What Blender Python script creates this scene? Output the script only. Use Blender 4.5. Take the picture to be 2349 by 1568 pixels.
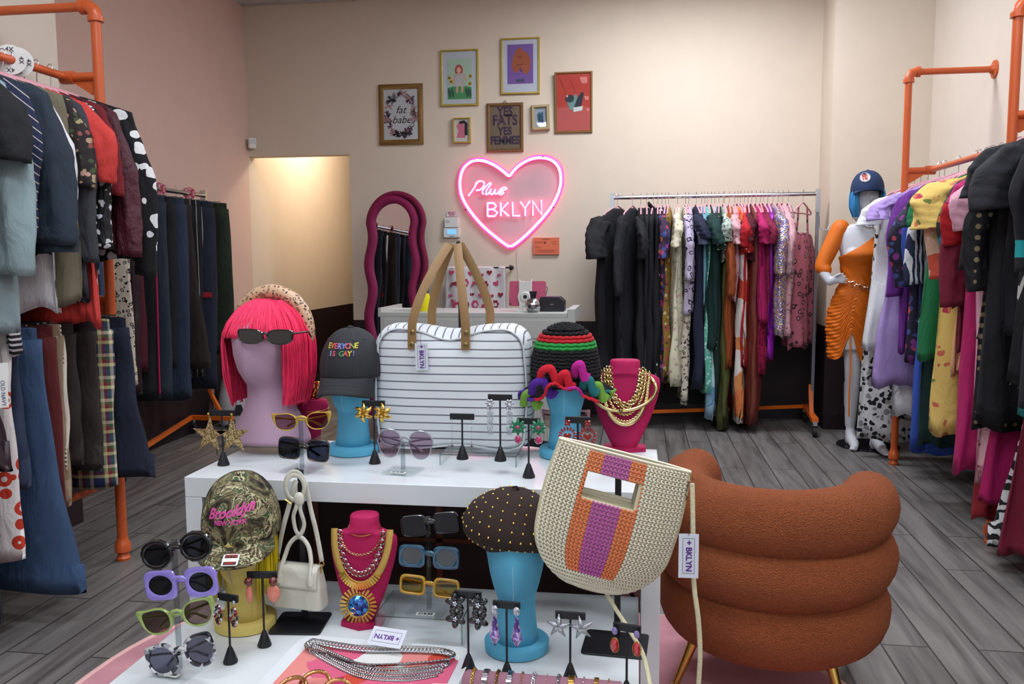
import bpy, math, random
from mathutils import Matrix, Vector
from math import sin, cos, pi, radians as rad
C = bpy.context.scene.collection
for o in list(bpy.data.objects): bpy.data.objects.remove(o)
# ---------------------------------------------------------------- camera, world, exposure
FPX, CX, CY, CAMH = 1950.0, 1174.5, 784.0, 1.30
def cam_axes(p=.0990, r=-.0051, y=.1457):
    f = Vector((-sin(y)*cos(p), cos(y)*cos(p), -sin(p))); rt = Vector((cos(y), sin(y), 0)); up = rt.cross(f)
    return cos(r)*rt + sin(r)*up, -sin(r)*rt + cos(r)*up, f
RT, UP, FW = cam_axes()
cd = bpy.data.cameras.new('camera'); cam = bpy.data.objects.new('camera', cd); C.objects.link(cam)
cd.sensor_width = 36; cd.lens = FPX/2349*36; cd.clip_start = .05
m3 = Matrix((RT, UP, -FW)).transposed(); cam.matrix_world = Matrix.Translation((0, 0, CAMH)) @ m3.to_4x4()
bpy.context.scene.camera = cam
W = bpy.data.worlds.new('world'); bpy.context.scene.world = W; W.use_nodes = True
W.node_tree.nodes['Background'].inputs[0].default_value = (.80, .90, 1, 1); W.node_tree.nodes['Background'].inputs[1].default_value = .6
vs = bpy.context.scene.view_settings
vs.view_transform = 'Standard'; vs.look = 'None'; vs.exposure = 0.97; vs.gamma = 1; vs.use_curve_mapping = False
def ray(x, y): return RT*((x-CX)/FPX) - UP*((y-CY)/FPX) + FW
def onz(x, y, z): d = ray(x, y); return Vector((0, 0, CAMH)) + d*((z-CAMH)/d.z)
def ony(x, y, Y): d = ray(x, y); return Vector((0, 0, CAMH)) + d*(Y/d.y)
def onx(x, y, X): d = ray(x, y); return Vector((0, 0, CAMH)) + d*(X/d.x)
# ---------------------------------------------------------------- helpers
R = random.Random(7)
def lin(h):
    if not isinstance(h, str): return tuple(h)[:3]
    h = h.lstrip('#'); o = []
    for i in (0, 2, 4):
        c = int(h[i:i+2], 16)/255; o.append(c/12.92 if c <= .04045 else ((c+.055)/1.055)**2.4)
    return tuple(o)
class MB:
    def __init__(s): s.v = []; s.f = []
    def add(s, vs_, fs, M=None):
        b = len(s.v)
        s.v += [tuple(M @ Vector(p)) for p in vs_] if M is not None else [tuple(p) for p in vs_]
        s.f += [tuple(b+i for i in f) for f in fs]; return s
    def box(s, c, d, M=None, rz=0):
        x, y, z = d[0]/2, d[1]/2, d[2]/2
        T = Matrix.Translation(c) @ Matrix.Rotation(rz, 4, 'Z')
        if M is not None: T = M @ T
        return s.add([(i, j, k) for i in (-x, x) for j in (-y, y) for k in (-z, z)], [(0,1,3,2),(4,6,7,5),(0,4,5,1),(2,3,7,6),(0,2,6,4),(1,5,7,3)], T)
    def loft(s, rows, closed=True, cap=True, M=None):
        n = len(rows[0]); vv = [p for r in rows for p in r]; ff = []
        for i in range(len(rows)-1):
            for j in range(n if closed else n-1):
                k = (j+1) % n; ff.append((i*n+j, i*n+k, (i+1)*n+k, (i+1)*n+j))
        if cap and closed: ff.append(tuple(range(n-1, -1, -1))); ff.append(tuple((len(rows)-1)*n+j for j in range(n)))
        return s.add(vv, ff, M)
    def tube(s, pts, r, n=8, closed=False, flat=1.0, M=None, cap=True, nrm=None):
        P = [Vector(p) for p in pts]; N = len(P); rows = []; up = None
        for i, p in enumerate(P):
            t = (P[(i+1) % N]-P[i-1]) if closed else (P[min(i+1, N-1)]-P[max(i-1, 0)])
            t = t.normalized() if t.length > 1e-9 else Vector((0, 0, 1))
            if nrm is not None: up = Vector(nrm) - t*t.dot(Vector(nrm)); up = up.normalized() if up.length > 1e-6 else t.orthogonal().normalized()
            elif up is None: up = t.orthogonal().normalized()
            else:
                up = up - t*up.dot(t); up = up.normalized() if up.length > 1e-6 else t.orthogonal().normalized()
            b = t.cross(up); ri = r[i] if isinstance(r, (list, tuple)) else r
            rows.append([p + up*(cos(2*pi*k/n)*ri*flat) + b*(sin(2*pi*k/n)*ri) for k in range(n)])
        if closed: rows.append(rows[0])
        return s.loft(rows, True, cap and not closed, M)
    def lathe(s, prof, n=24, sx=1, sy=1, M=None, c=(0, 0)):
        return s.loft([[(c[0]+r*cos(2*pi*k/n)*sx, c[1]+r*sin(2*pi*k/n)*sy, z) for k in range(n)] for r, z in prof], True, True, M)
    def sphere(s, c, r, n=12, m=8, M=None):
        if not isinstance(r, (list, tuple)): r = (r, r, r)
        rows = [[(c[0]+r[0]*sin(pi*(i+.02)/(m+.04))*cos(2*pi*k/n), c[1]+r[1]*sin(pi*(i+.02)/(m+.04))*sin(2*pi*k/n), c[2]-r[2]*cos(pi*(i+.02)/(m+.04))) for k in range(n)] for i in range(m+1)]
        return s.loft(rows, True, True, M)
    def torus(s, c, Rr, r, n=20, k=6, M=None, sx=1, sy=1):
        return s.tube([(c[0]+Rr*cos(2*pi*i/n)*sx, c[1]+Rr*sin(2*pi*i/n)*sy, c[2]) for i in range(n)], r, k, True, M=M, nrm=(0, 0, 1))
    def prism(s, poly, t, M=None):       # outline in local x,z ; thickness along y
        n = len(poly); v = [(x, -t/2, z) for x, z in poly]+[(x, t/2, z) for x, z in poly]
        a = sum(poly[i][0]*poly[(i+1) % n][1]-poly[(i+1) % n][0]*poly[i][1] for i in range(n))
        f = [tuple(range(n)), tuple(range(2*n-1, n-1, -1))]+[(i, i+n, (i+1) % n+n, (i+1) % n) for i in range(n)]
        if a < 0: f = [tuple(reversed(q)) for q in f]
        return s.add(v, f, M)
    def ring(s, outer, inner, t, M=None, bev=.25):
        n = len(outer); rows = []
        for a, y in ((0, -t*(.5-bev)), (.3, -t/2), (.7, -t/2), (1, -t*(.5-bev)), (1, t/2), (0, t/2), (0, -t*(.5-bev))):
            rows.append([(o[0]*(1-a)+i[0]*a, y, o[1]*(1-a)+i[1]*a) for o, i in zip(outer, inner)])
        return s.loft(rows, True, False, M)
    def build(s, name, m, parent=None, sharp=40, sub=0, bevel=0, solid=0):
        me = bpy.data.meshes.new(name); me.from_pydata(s.v, [], s.f); me.update()
        me.polygons.foreach_set('use_smooth', [True]*len(me.polygons))
        me.set_sharp_from_angle(angle=rad(sharp))
        o = bpy.data.objects.new(name, me); C.objects.link(o)
        if m: me.materials.append(m)
        if parent is not None: o.parent = parent
        if solid: q = o.modifiers.new('solid', 'SOLIDIFY'); q.thickness = solid; q.offset = 0
        if bevel: q = o.modifiers.new('bev', 'BEVEL'); q.width = bevel; q.segments = 2; q.limit_method = 'ANGLE'
        if sub: q = o.modifiers.new('sub', 'SUBSURF'); q.levels = sub; q.render_levels = sub
        return o
def tag(o, label, cat, group=None):
    o['label'] = label; o['category'] = cat
    if group: o['group'] = group
    return o
def thing(name, label, cat, loc=(0, 0, 0), rz=0, group=None, rot=None):
    o = bpy.data.objects.new(name, None); C.objects.link(o); o.location = loc
    o.rotation_euler = rot if rot else (0, 0, rz); o.empty_display_size = .05
    return tag(o, label, cat, group)
def struct(name, mb, m, **k): o = mb.build(name, m, **k); o['kind'] = 'structure'; return o
def Tm(x=0, y=0, z=0, rx=0, ry=0, rz=0, s=1):
    return Matrix.Translation((x, y, z)) @ Matrix.Rotation(rz, 4, 'Z') @ Matrix.Rotation(ry, 4, 'Y') @ Matrix.Rotation(rx, 4, 'X') @ Matrix.Diagonal((s, s, s, 1) if not isinstance(s, tuple) else s+(1,))
def text_mesh(st, size=1.0, ext=0.0, shear=0.0, space=1.0, bold=0.0):
    cu = bpy.data.curves.new('t', 'FONT'); cu.body = st; cu.size = size; cu.align_x = 'CENTER'; cu.align_y = 'CENTER'; cu.shear = shear
    cu.extrude = ext; cu.space_character = space; cu.offset = bold; cu.resolution_u = 3
    o = bpy.data.objects.new('t', cu); C.objects.link(o); bpy.context.view_layer.update()
    me = bpy.data.meshes.new_from_object(o.evaluated_get(bpy.context.evaluated_depsgraph_get()))
    v = [tuple(p.co) for p in me.vertices]; f = [tuple(p.vertices) for p in me.polygons]
    bpy.data.objects.remove(o); bpy.data.curves.remove(cu); bpy.data.meshes.remove(me)
    return v, f
def text(name, st, size, m, parent, M, ext=.0006, shear=0, space=1, bold=0, fn=None):
    v, f = text_mesh(st, size, ext, shear, space, bold); mb = MB()
    if fn: mb.add([fn(*p) for p in v], f)
    else: mb.add(v, f, M)
    return mb.build(name, m, parent)
def dens(P, k=3, closed=True):
    n = len(P); o = []
    for i in range(n if closed else n-1):
        a, b, c, d = P[(i-1) % n] if closed or i > 0 else P[i], P[i], P[(i+1) % n], P[(i+2) % n] if closed or i+2 < n else P[(i+1) % n]
        for j in range(k):
            t = j/k; o.append(tuple(.5*((2*b[q])+(-a[q]+c[q])*t+(2*a[q]-5*b[q]+4*c[q]-d[q])*t*t+(-a[q]+3*b[q]-3*c[q]+d[q])*t**3) for q in range(len(b))))
    if not closed: o.append(P[-1])
    return o
FACE = Matrix.Rotation(pi/2, 4, 'X')     # text plane xy -> xz, facing -y
# ---------------------------------------------------------------- materials
_M = {}; CLOTH = [0]
def nd(nt, t, **k):
    n = nt.nodes.new('ShaderNode'+t)
    for a, b in k.items():
        if a.startswith('i_'): n.inputs[a[2:].replace('_', ' ')].default_value = b
        elif a.startswith('n'): n.inputs[int(a[1:])].default_value = b
        else: setattr(n, a, b)
    return n
def rgba(c): return lin(c)+(1,)
def mat(name, col, rough=.5, metal=0, bump=None, var=0, kind='plain', cols=(), sc=10., p=.5, d=(0, 0, 1), emit=0, trans=0, alpha=1, coat=0, sheen=0, ior=1.45, aniso=None, dist=0., knit=0, rad_=.24):
    if name in _M: return _M[name]
    m = bpy.data.materials.new(name); m.use_nodes = True; nt = m.node_tree; L = nt.links.new
    b = nt.nodes['Principled BSDF']; b.inputs['Roughness'].default_value = rough; b.inputs['Metallic'].default_value = metal
    b.inputs['IOR'].default_value = ior
    if coat: b.inputs['Coat Weight'].default_value = coat; b.inputs['Coat Roughness'].default_value = .1
    if sheen: b.inputs['Sheen Weight'].default_value = sheen; b.inputs['Sheen Roughness'].default_value = .4; b.inputs['Sheen Tint'].default_value = rgba(col)
    if trans: b.inputs['Transmission Weight'].default_value = trans
    b.inputs['Alpha'].default_value = alpha
    b.inputs['Base Color'].default_value = rgba(col)
    if emit: b.inputs['Emission Color'].default_value = rgba(col); b.inputs['Emission Strength'].default_value = emit
    tc = nd(nt, 'TexCoord'); src = tc.outputs['Object']
    if dist:
        nz = nd(nt, 'TexNoise', i_Scale=sc*.8); L(src, nz.inputs['Vector'])
        vm = nd(nt, 'VectorMath', operation='MULTIPLY_ADD'); L(nz.outputs['Color'], vm.inputs[0]); vm.inputs[1].default_value = (dist/sc,)*3; L(src, vm.inputs[2]); src = vm.outputs[0]
    def mixc(f, a, bb):
        mx = nd(nt, 'Mix', data_type='RGBA'); L(f, mx.inputs[0])
        for i, q in ((6, a), (7, bb)):
            if isinstance(q, (tuple, str, list)): mx.inputs[i].default_value = rgba(q)
            else: L(q, mx.inputs[i])
        return mx.outputs[2]
    def mth(op, a, bb=None):
        x = nd(nt, 'Math', operation=op)
        for i, q in ((0, a), (1, bb)):
            if q is None: continue
            if isinstance(q, (int, float)): x.inputs[i].default_value = q
            else: L(q, x.inputs[i])
        return x.outputs[0]
    def dot(v): x = nd(nt, 'VectorMath', operation='DOT_PRODUCT'); L(src, x.inputs[0]); x.inputs[1].default_value = v; return x.outputs['Value']
    def ramp(f, cs, const=True):
        r = nd(nt, 'ValToRGB'); r.color_ramp.interpolation = 'CONSTANT' if const else 'LINEAR'; e = r.color_ramp.elements
        while len(e) < len(cs): e.new(.5)
        for i, c in enumerate(cs): e[i].position = i/len(cs) if const else i/(len(cs)-1); e[i].color = rgba(c)
        L(f, r.inputs[0]); return r.outputs[0]
    def vor(s_, rnd=1., feat='F1'):
        v = nd(nt, 'TexVoronoi', feature=feat); v.inputs['Scale'].default_value = s_; v.inputs['Randomness'].default_value = rnd; L(src, v.inputs['Vector']); return v
    out = None
    if kind == 'stripe':
        fr = mth('FRACT', mth('MULTIPLY', dot(d), sc)); out = mixc(mth('LESS_THAN', fr, p), col, cols[0])
    elif kind == 'stripes':
        fr = mth('FRACT', mth('MULTIPLY', dot(d), sc)); out = ramp(fr, [col]+list(cols))
    elif kind == 'plaid':
        a = ramp(mth('FRACT', mth('MULTIPLY', dot((.8, .6, 0)), sc)), [col]+list(cols)); e = ramp(mth('FRACT', mth('MULTIPLY', dot((0, 0, 1)), sc)), list(cols)+[col])
        mx = nd(nt, 'Mix', data_type='RGBA'); mx.inputs[0].default_value = .5; L(a, mx.inputs[6]); L(e, mx.inputs[7]); out = mx.outputs[2]
    elif kind == 'dots':
        v = vor(sc, p if p != .5 else .0); out = mixc(mth('LESS_THAN', v.outputs['Distance'], rad_), col, cols[0])
    elif kind == 'blot':      # coloured blobs over a ground
        v = vor(sc); c = ramp(v.outputs['Color'], list(cols)); out = mixc(mth('LESS_THAN', v.outputs['Distance'], p), col, c)
    elif kind == 'cells':
        v = vor(sc); out = ramp(v.outputs['Color'], [col]+list(cols))
    elif kind == 'rings':
        v = vor(sc); di = v.outputs['Distance']; g = mth('MULTIPLY', mth('GREATER_THAN', di, .22), mth('LESS_THAN', di, .38))
        c2 = mixc(mth('LESS_THAN', di, .12), col, cols[-1]); out = mixc(g, c2, cols[0])
    elif kind == 'camo':
        nz = nd(nt, 'TexNoise', i_Scale=sc, i_Detail=4., i_Distortion=1.6); L(src, nz.inputs['Vector'])
        x = mth('MULTIPLY', mth('SUBTRACT', nz.outputs['Fac'], .33), 3.); out = ramp(x, [col]+list(cols))
    elif kind == 'grad':
        sp = dot(d); mr = nd(nt, 'MapRange'); L(sp, mr.inputs[0]); mr.inputs[1].default_value = p-sc; mr.inputs[2].default_value = p+sc
        out = ramp(mr.outputs[0], [col]+list(cols), False)
    if var:
        nz = nd(nt, 'TexNoise', i_Scale=6. if kind == 'plain' else 9., i_Detail=5.); L(tc.outputs['Object'], nz.inputs['Vector'])
        mr = nd(nt, 'MapRange'); L(nz.outputs['Fac'], mr.inputs[0]); mr.inputs[1].default_value = .25; mr.inputs[2].default_value = .75; mr.inputs[3].default_value = 1-var; mr.inputs[4].default_value = 1+var
        mx = nd(nt, 'VectorMath', operation='SCALE'); L(mr.outputs[0], mx.inputs['Scale'])
        if out is None: mx.inputs[0].default_value = lin(col)
        else: L(out, mx.inputs[0])
        out = mx.outputs[0]
    if out is not None:
        L(out, b.inputs['Base Color'])
        if emit: L(out, b.inputs['Emission Color'])
    if bump:
        nz = nd(nt, 'TexNoise', i_Scale=float(bump[0]), i_Detail=3.); q = nz.outputs['Fac']
        if knit: nz = nd(nt, 'TexVoronoi', i_Scale=float(bump[0])); q = nz.outputs['Distance']
        if aniso:
            mp = nd(nt, 'Mapping'); mp.inputs['Scale'].default_value = aniso; L(tc.outputs['Object'], mp.inputs[0]); L(mp.outputs[0], nz.inputs['Vector'])
        else: L(tc.outputs['Object'], nz.inputs['Vector'])
        bp = nd(nt, 'Bump'); bp.inputs['Strength'].default_value = bump[1]; bp.inputs['Distance'].default_value = bump[2] if len(bump) > 2 else .002
        L(q, bp.inputs['Height']); last = bp.outputs[0]
    else: last = None
    if CLOTH[0]:
        mp = nd(nt, 'Mapping'); mp.inputs['Scale'].default_value = (1, 1, .45); L(tc.outputs['Object'], mp.inputs[0]); n2 = nd(nt, 'TexNoise', i_Scale=15., i_Detail=3., i_Distortion=1.2); L(mp.outputs[0], n2.inputs['Vector'])
        b2 = nd(nt, 'Bump'); b2.inputs['Strength'].default_value = CLOTH[0]; b2.inputs['Distance'].default_value = .02; L(n2.outputs['Fac'], b2.inputs['Height'])
        if last is not None: L(last, b2.inputs['Normal'])
        last = b2.outputs[0]
    if last is not None: L(last, b.inputs['Normal'])
    _M[name] = m; return m
def plain(c): return mat('cloth_'+c, c, .85, bump=(260, .25), var=.10, sheen=.08)
BLACK = mat('matte_black_metal', '#16161b', .45); CHROME = mat('chrome', '#c9c9cc', .18, 1, bump=None); ORANGE = mat('orange_powder_coat', '#c95a28', .38, coat=.2)
GOLD = mat('polished_gold', '#d9b25c', .22, 1); SILVER = mat('polished_silver', '#c8c8cc', .15, 1); BRASS = mat('aged_brass', '#8a7a52', .35, 1)
WHITE = mat('white_laminate', '#d3d8da', .22, bump=None); WPL = mat('white_plastic', '#dcdcd8', .4);
def thin_glass(name, tint=(.97, .98, .98), ior=1.45, rough=.02):
    m = bpy.data.materials.new(name); m.use_nodes = True; nt = m.node_tree; L = nt.links.new; nt.nodes.remove(nt.nodes['Principled BSDF'])
    t = nd(nt, 'BsdfTransparent'); t.inputs[0].default_value = tuple(tint)+(1,); g = nd(nt, 'BsdfGlossy'); g.inputs['Roughness'].default_value = rough; lw = nd(nt, 'LayerWeight'); pw = nd(nt, 'Math', operation='POWER'); L(lw.outputs['Facing'], pw.inputs[0]); pw.inputs[1].default_value = 3.5; f = nd(nt, 'Math', operation='MULTIPLY_ADD'); L(pw.outputs[0], f.inputs[0]); f.inputs[1].default_value = .55; f.inputs[2].default_value = .035; mx = nd(nt, 'MixShader'); L(f.outputs[0], mx.inputs[0]); L(t.outputs[0], mx.inputs[1]); L(g.outputs[0], mx.inputs[2]); L(mx.outputs[0], nt.nodes['Material Output'].inputs[0]); return m
ACR = thin_glass('clear_acrylic', (.965, .98, .98))
HPINK = mat('pink_flocked_hanger', '#d79ba6', .7); MAG = mat('magenta_velvet', '#a80a4c', .8, sheen=.6, bump=(300, .2)); BLUV = mat('blue_velvet', '#55a5c6', .8, sheen=.4, var=.10, bump=(300, .2))
INK = mat('ink', '#1d1a20', .6)
# ---------------------------------------------------------------- room
WALL = mat('peach_beige_paint', '#d6c7b4', .75, var=.02, bump=(40, .06)); PINK = mat('dusty_pink_paint', '#d9bcae', .75, var=.02, bump=(40, .06))
CREAM = mat('cream_paint', '#ddd0c0', .75, var=.02, bump=(40, .06)); DARK = mat('dark_plum_wainscot_paint', '#241519', .5, var=.05)
def floor_mat():
    m = bpy.data.materials.new('grey_wood_plank_tile'); m.use_nodes = True; nt = m.node_tree; L = nt.links.new; b = nt.nodes['Principled BSDF']
    tc = nd(nt, 'TexCoord'); mp = nd(nt, 'Mapping'); mp.inputs['Rotation'].default_value = (0, 0, pi/2); mp.inputs['Location'].default_value = (.05, .09, 0); L(tc.outputs['Object'], mp.inputs[0])
    br = nd(nt, 'TexBrick', offset=.37); L(mp.outputs[0], br.inputs['Vector'])
    for k, v in (('Scale', 1.), ('Mortar Size', .0035), ('Mortar Smooth', .2), ('Brick Width', 1.2), ('Row Height', .1525)): br.inputs[k].default_value = v
    br.inputs['Color1'].default_value = (.2, .2, .2, 1); br.inputs['Color2'].default_value = (.8, .8, .8, 1); br.inputs['Mortar'].default_value = (0, 0, 0, 1)
    m2 = nd(nt, 'Mapping'); m2.inputs['Scale'].default_value = (14, 1.1, 1); L(tc.outputs['Object'], m2.inputs[0])
    ad = nd(nt, 'VectorMath', operation='ADD'); L(m2.outputs[0], ad.inputs[0]); sc = nd(nt, 'VectorMath', operation='SCALE'); L(br.outputs['Color'], sc.inputs[0]); sc.inputs['Scale'].default_value = 9.; L(sc.outputs[0], ad.inputs[1])
    nz = nd(nt, 'TexNoise', i_Scale=1.6, i_Detail=6., i_Distortion=.7); L(ad.outputs[0], nz.inputs['Vector'])
    r = nd(nt, 'ValToRGB'); e = r.color_ramp.elements; e[0].position = .28; e[0].color = rgba('#4e4a48'); e[1].position = .66; e[1].color = rgba('#7d7975'); x = e.new(.46); x.color = rgba('#696562'); L(nz.outputs['Fac'], r.inputs[0])
    hs = nd(nt, 'HueSaturation'); L(r.outputs[0], hs.inputs['Color']); mr = nd(nt, 'MapRange'); L(br.outputs['Color'], mr.inputs[0]); mr.inputs[3].default_value = .82; mr.inputs[4].default_value = 1.16; L(mr.outputs[0], hs.inputs['Value'])
    mx = nd(nt, 'Mix', data_type='RGBA'); L(br.outputs['Fac'], mx.inputs[0]); L(hs.outputs[0], mx.inputs[6]); mx.inputs[7].default_value = rgba('#3a3634'); L(mx.outputs[2], b.inputs['Base Color'])
    b.inputs['Roughness'].default_value = .42
    bp = nd(nt, 'Bump'); bp.inputs['Strength'].default_value = .5; bp.inputs['Distance'].default_value = .002; bp.invert = True; L(br.outputs['Fac'], bp.inputs['Height']); L(bp.outputs[0], b.inputs['Normal'])
    return m
XL, XN, XR, YB, YP, ZC, HD, WS = -3.30, -2.72, 2.08, 7.0, 6.6, 3.42, 2.17, .775
struct('floor', MB().box((-.9, 4.6, -.05), (8, 16, .1)), floor_mat())
def wall(name, x0, x1, y0, y1, up, z1=ZC, z0=0, side=None):
    a = MB().box(((x0+x1)/2, (y0+y1)/2, (WS+z1)/2), (abs(x1-x0), abs(y1-y0), z1-WS)); struct('wall_'+name, a, up)
    b = MB().box(((x0+x1)/2, (y0+y1)/2, WS/2), (abs(x1-x0), abs(y1-y0), WS)); struct('wall_'+name+'_wainscot', b, DARK)
wall('left', XL-.1, XL, 3.78, 7.0, PINK); wall('hall_left', XL-.1, XL, 7.0, 12.2, CREAM); wall('left_near', XL-.1, XN, -3, 3.78, CREAM)
wall('back', -2.40, 1.40, YB, YB+.12, WALL); wall('back_right', 1.40, XR+.1, YP, YP+.52, WALL); wall('right', XR, XR+.1, -3, YP, CREAM)
struct('wall_back_header', MB().box(((XL-2.40)/2, YB+.06, (HD+ZC)/2), (-2.40-XL, .12, ZC-HD)), WALL)
wall('hall_right', -2.40, -2.30, YB+.12, 12.2, CREAM); wall('hall_end', XL, -2.3, 12.2, 12.3, CREAM)
struct('trim_1', MB().box((-2.55, 9.5, (2.2+3)/2), (.5, .4, .8)), CREAM)
struct('ceiling_hall', MB().box((-2.85, 9.7, 3.05), (1.1, 5, .1)), CREAM)
def ceil_mat():
    m = mat('white_ceiling_tile', '#c9c6c2', .9, bump=(90, .4)); return m
struct('ceiling', MB().box((-.9, 2, ZC+.05), (5.2, 10.2, .1)), ceil_mat())
g = MB()
for i in range(9): g.box((XL+.35+i*.61, 2, ZC-.004), (.022, 10, .008))
for j in range(17): g.box((-.6, -3+j*.61+.2, ZC-.005), (5.4, .022, .008))
struct('trim_2', g, mat('ceiling_grid_metal', '#b9b6b3', .5))
for n, a, b_ in (('left', (XL+.008, 4.6, .05), (.016, 8, .1)), ('back', (-.5, YB-.008, .05), (3.8, .016, .1)), ('back_right', (1.74, YP-.008, .05), (.68, .016, .1)), ('right', (XR-.008, 2, .05), (.016, 9, .1))):
    struct('baseboard_'+n, MB().box(a, b_).box((a[0], a[1], .105), (b_[0]*.7, b_[1]*.999 if b_[1] > .1 else b_[1]*.7, .012)), mat('plum_baseboard_gloss', '#20151a', .35))
struct('wall_front', MB().box((-.6, -3.05, .35), (5.4, .1, .7)).box((-.6, -3.05, 3.2), (5.4, .1, .45)).box((-3.2, -3.05, 1.7), (.3, .1, 3.4)).box((2, -3.05, 1.7), (.3, .1, 3.4)), CREAM)
# ceiling lights (emissive diffusers) --------------------------------------------------
LIT = mat('lit_panel_diffuser', '#ffffff', .5, emit=1); 
def lit(nm, col, s):
    return mat(nm, col, .5, emit=s)
def panel(x, y, w, d, s, col='#eef4ff', z=ZC):
    t = thing('ceiling_light', 'flat white LED panel set in the tiled ceiling at x %.1f' % x, 'ceiling light', (x, y, z-.012), group='ceiling light panels')
    del t['group']
    MB().box((0, 0, 0), (w+.05, d+.05, .02)).build('frame', WPL, t); MB().box((0, 0, -.012), (w, d, .006)).build('diffuser', lit('diffuser_%.1f' % s, col, s), t); return t
LS = 9.
for x, y, k, nm in ((.35, 5.7, 2.0, 'nearest the back wall'), (.6, 3.6, 1.0, 'above the aisle before the clothes'), (-.9, 2.1, 1.0, 'above the display table'), (1.2, 1.2, 1.1, 'over the right front corner'), (-1.0, .2, 1.1, 'over the shop front'), (.8, -1.2, 1.1, 'nearest the shop window')):
    p_ = panel(x, y, 1.15, .55, LS*k); p_['label'] = 'flat white lit ceiling panel '+nm
hl = bpy.data.lights.new('hall_spot', 'POINT'); hl.energy = 24; hl.color = (1, .92, .78); hl.shadow_soft_size = .12
t = thing('ceiling_light', 'warm downlight in the hallway ceiling behind the header', 'ceiling light', (-2.9, 8.1, 2.97))
MB().lathe([(.07, .02), (.09, 0), (.085, -.02)], 20).build('trim_ring', WPL, t); MB().lathe([(.06, -.005), (.05, -.02)], 16).build('bulb', lit('warm_bulb', '#ffd9a0', 12), t)
ho = bpy.data.objects.new('bulb_light', hl); C.objects.link(ho); ho.parent = t; ho.location = (0, 0, -.12)
# ---------------------------------------------------------------- display tables (upper bridge over a lower one)
TX0, TX1, TY0, TY1, TZ = -1.133, .062, 1.972, 2.432, .75
LZ = .42
t = thing('display_table', 'tall white gloss display table with heads and bag on top', 'table', ((TX0+TX1)/2, (TY0+TY1)/2, 0))
hw, hd = (TX1-TX0)/2, (TY1-TY0)/2
MB().box((0, 0, TZ-.026), (2*hw, 2*hd, .052)).build('tabletop', WHITE, t, bevel=.0015)
for s_ in (-1, 1): MB().box((s_*(hw-.0225), 0, (TZ-.052)/2), (.045, 2*hd, TZ-.053)).build('side_panel', WHITE, t, bevel=.0015)
t = thing('display_table', 'low white display table pushed under the taller white one', 'table', (-.535, 1.68, 0))
MB().box((0, 0, LZ-.026), (1.095, .96, .052)).build('tabletop', WHITE, t, bevel=.0015)
for s_ in (-1, 1): MB().box((s_*.525, 0, (LZ-.052)/2), (.045, .94, LZ-.053)).build('side_panel', WHITE, t, bevel=.0015)
t = thing('leaning_board', 'dark brown board with thin copper strips behind low table', 'board', (-.55, 2.40, 0))
MB().box((0, 0, .35), (1.06, .02, .68)).build('panel', mat('dark_brown_board', '#33221f', .7, var=.1), t)
cop = mat('copper_strip', '#6b3b2c', .4, .6)
for x in (-.02, -.4): MB().box((x, -.013, .35), (.018, .008, .66)).build('strip', cop, t)
for z in (.47,): MB().box((.1, -.013, z), (.8, .008, .012)).build('strip', cop, t)
# rug ---------------------------------------------------------------------------------
def blob(cx, cy, rx, ry, n=72, a=.05, ph=0, sq=2.6):
    o = []
    for i in range(n):
        th = 2*pi*i/n; c, s_ = cos(th), sin(th); k = 1+a*sin(3*th+ph)+a*.6*sin(5*th+1.3+ph)
        o.append((cx+rx*k*math.copysign(abs(c)**(2/sq), c), cy+ry*k*math.copysign(abs(s_)**(2/sq), s_)))
    return o
rug = MB(); ro = blob(-.50, 2.05, 1.20, 1.02, a=.022, ph=.4)
rug.loft([[(x, y, .001) for x, y in ro], [(x, y, .010) for x, y in ro], [(-.5+(x+.5)*.985, 2.05+(y-2.05)*.985, .014) for x, y in ro], [(-.5+(x+.5)*.05, 2.05+(y-2.05)*.05, .014) for x, y in ro]])
t = thing('rug', 'pink plush rug with pale edge under the table and chair', 'rug', (0, 0, 0))
rug.build('pile', mat('pink_rug_pile', '#c98f98', .95, var=.22, bump=(120, .6), sheen=.4), t)
MB().tube([(x, y, .009) for x, y in ro], .009, 6, True).build('piping', mat('pale_pink_piping', '#e6b9b4', .9), t)
# armchair ----------------------------------------------------------------------------
BOU = mat('rust_boucle', '#8f4a24', .9, bump=(300, 1.0, .005), var=.10, sheen=.5, knit=1)
ch = thing('armchair', 'rust orange boucle barrel armchair with three stacked rolls and gold legs', 'armchair', (.42, 2.63, 0), rad(-17))
def roll(name, z, h, th, Rx, Ry, a0, a1, n=44, k=20, endlift=0):
    rows = []
    for i in range(-5, n+6):
        if i < 0: e = 1-((-i)/5.0)**2; u = 0
        elif i > n: e = 1-((i-n)/5.0)**2; u = 1
        else: e = 1; u = i/n
        e = max(e, 0)**.5; e = max(e, .03)
        ext = (1-e)*th*.5 if True else 0
        a = a0+(a1-a0)*u; off = (-i/5.0*th*.5 if i < 0 else (i-n)/5.0*th*.5 if i > n else 0)
        da = off/max(Rx, .1)*(-1 if i < 0 else 1); a += da
        zz = z+endlift*(abs(2*u-1)**3)
        c = Vector((Rx*sin(a), -Ry*cos(a), zz)); nr = Vector((sin(a), -cos(a), 0))
        rows.append([c + nr*(cos(2*pi*j/k)*th*.5*e) + Vector((0, 0, sin(2*pi*j/k)*h*.5*e)) for j in range(k)])
    return MB().loft(rows).build(name, BOU, ch, sharp=180)
A = rad(98)
roll('back_roll', .565, .20, .175, .268, .285, -rad(106), rad(88), endlift=.012)
roll('back_roll', .42, .19, .17, .272, .295, -rad(106), rad(90), endlift=.008)
roll('back_roll', .265, .22, .16, .262, .28, -rad(106), rad(92))
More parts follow.
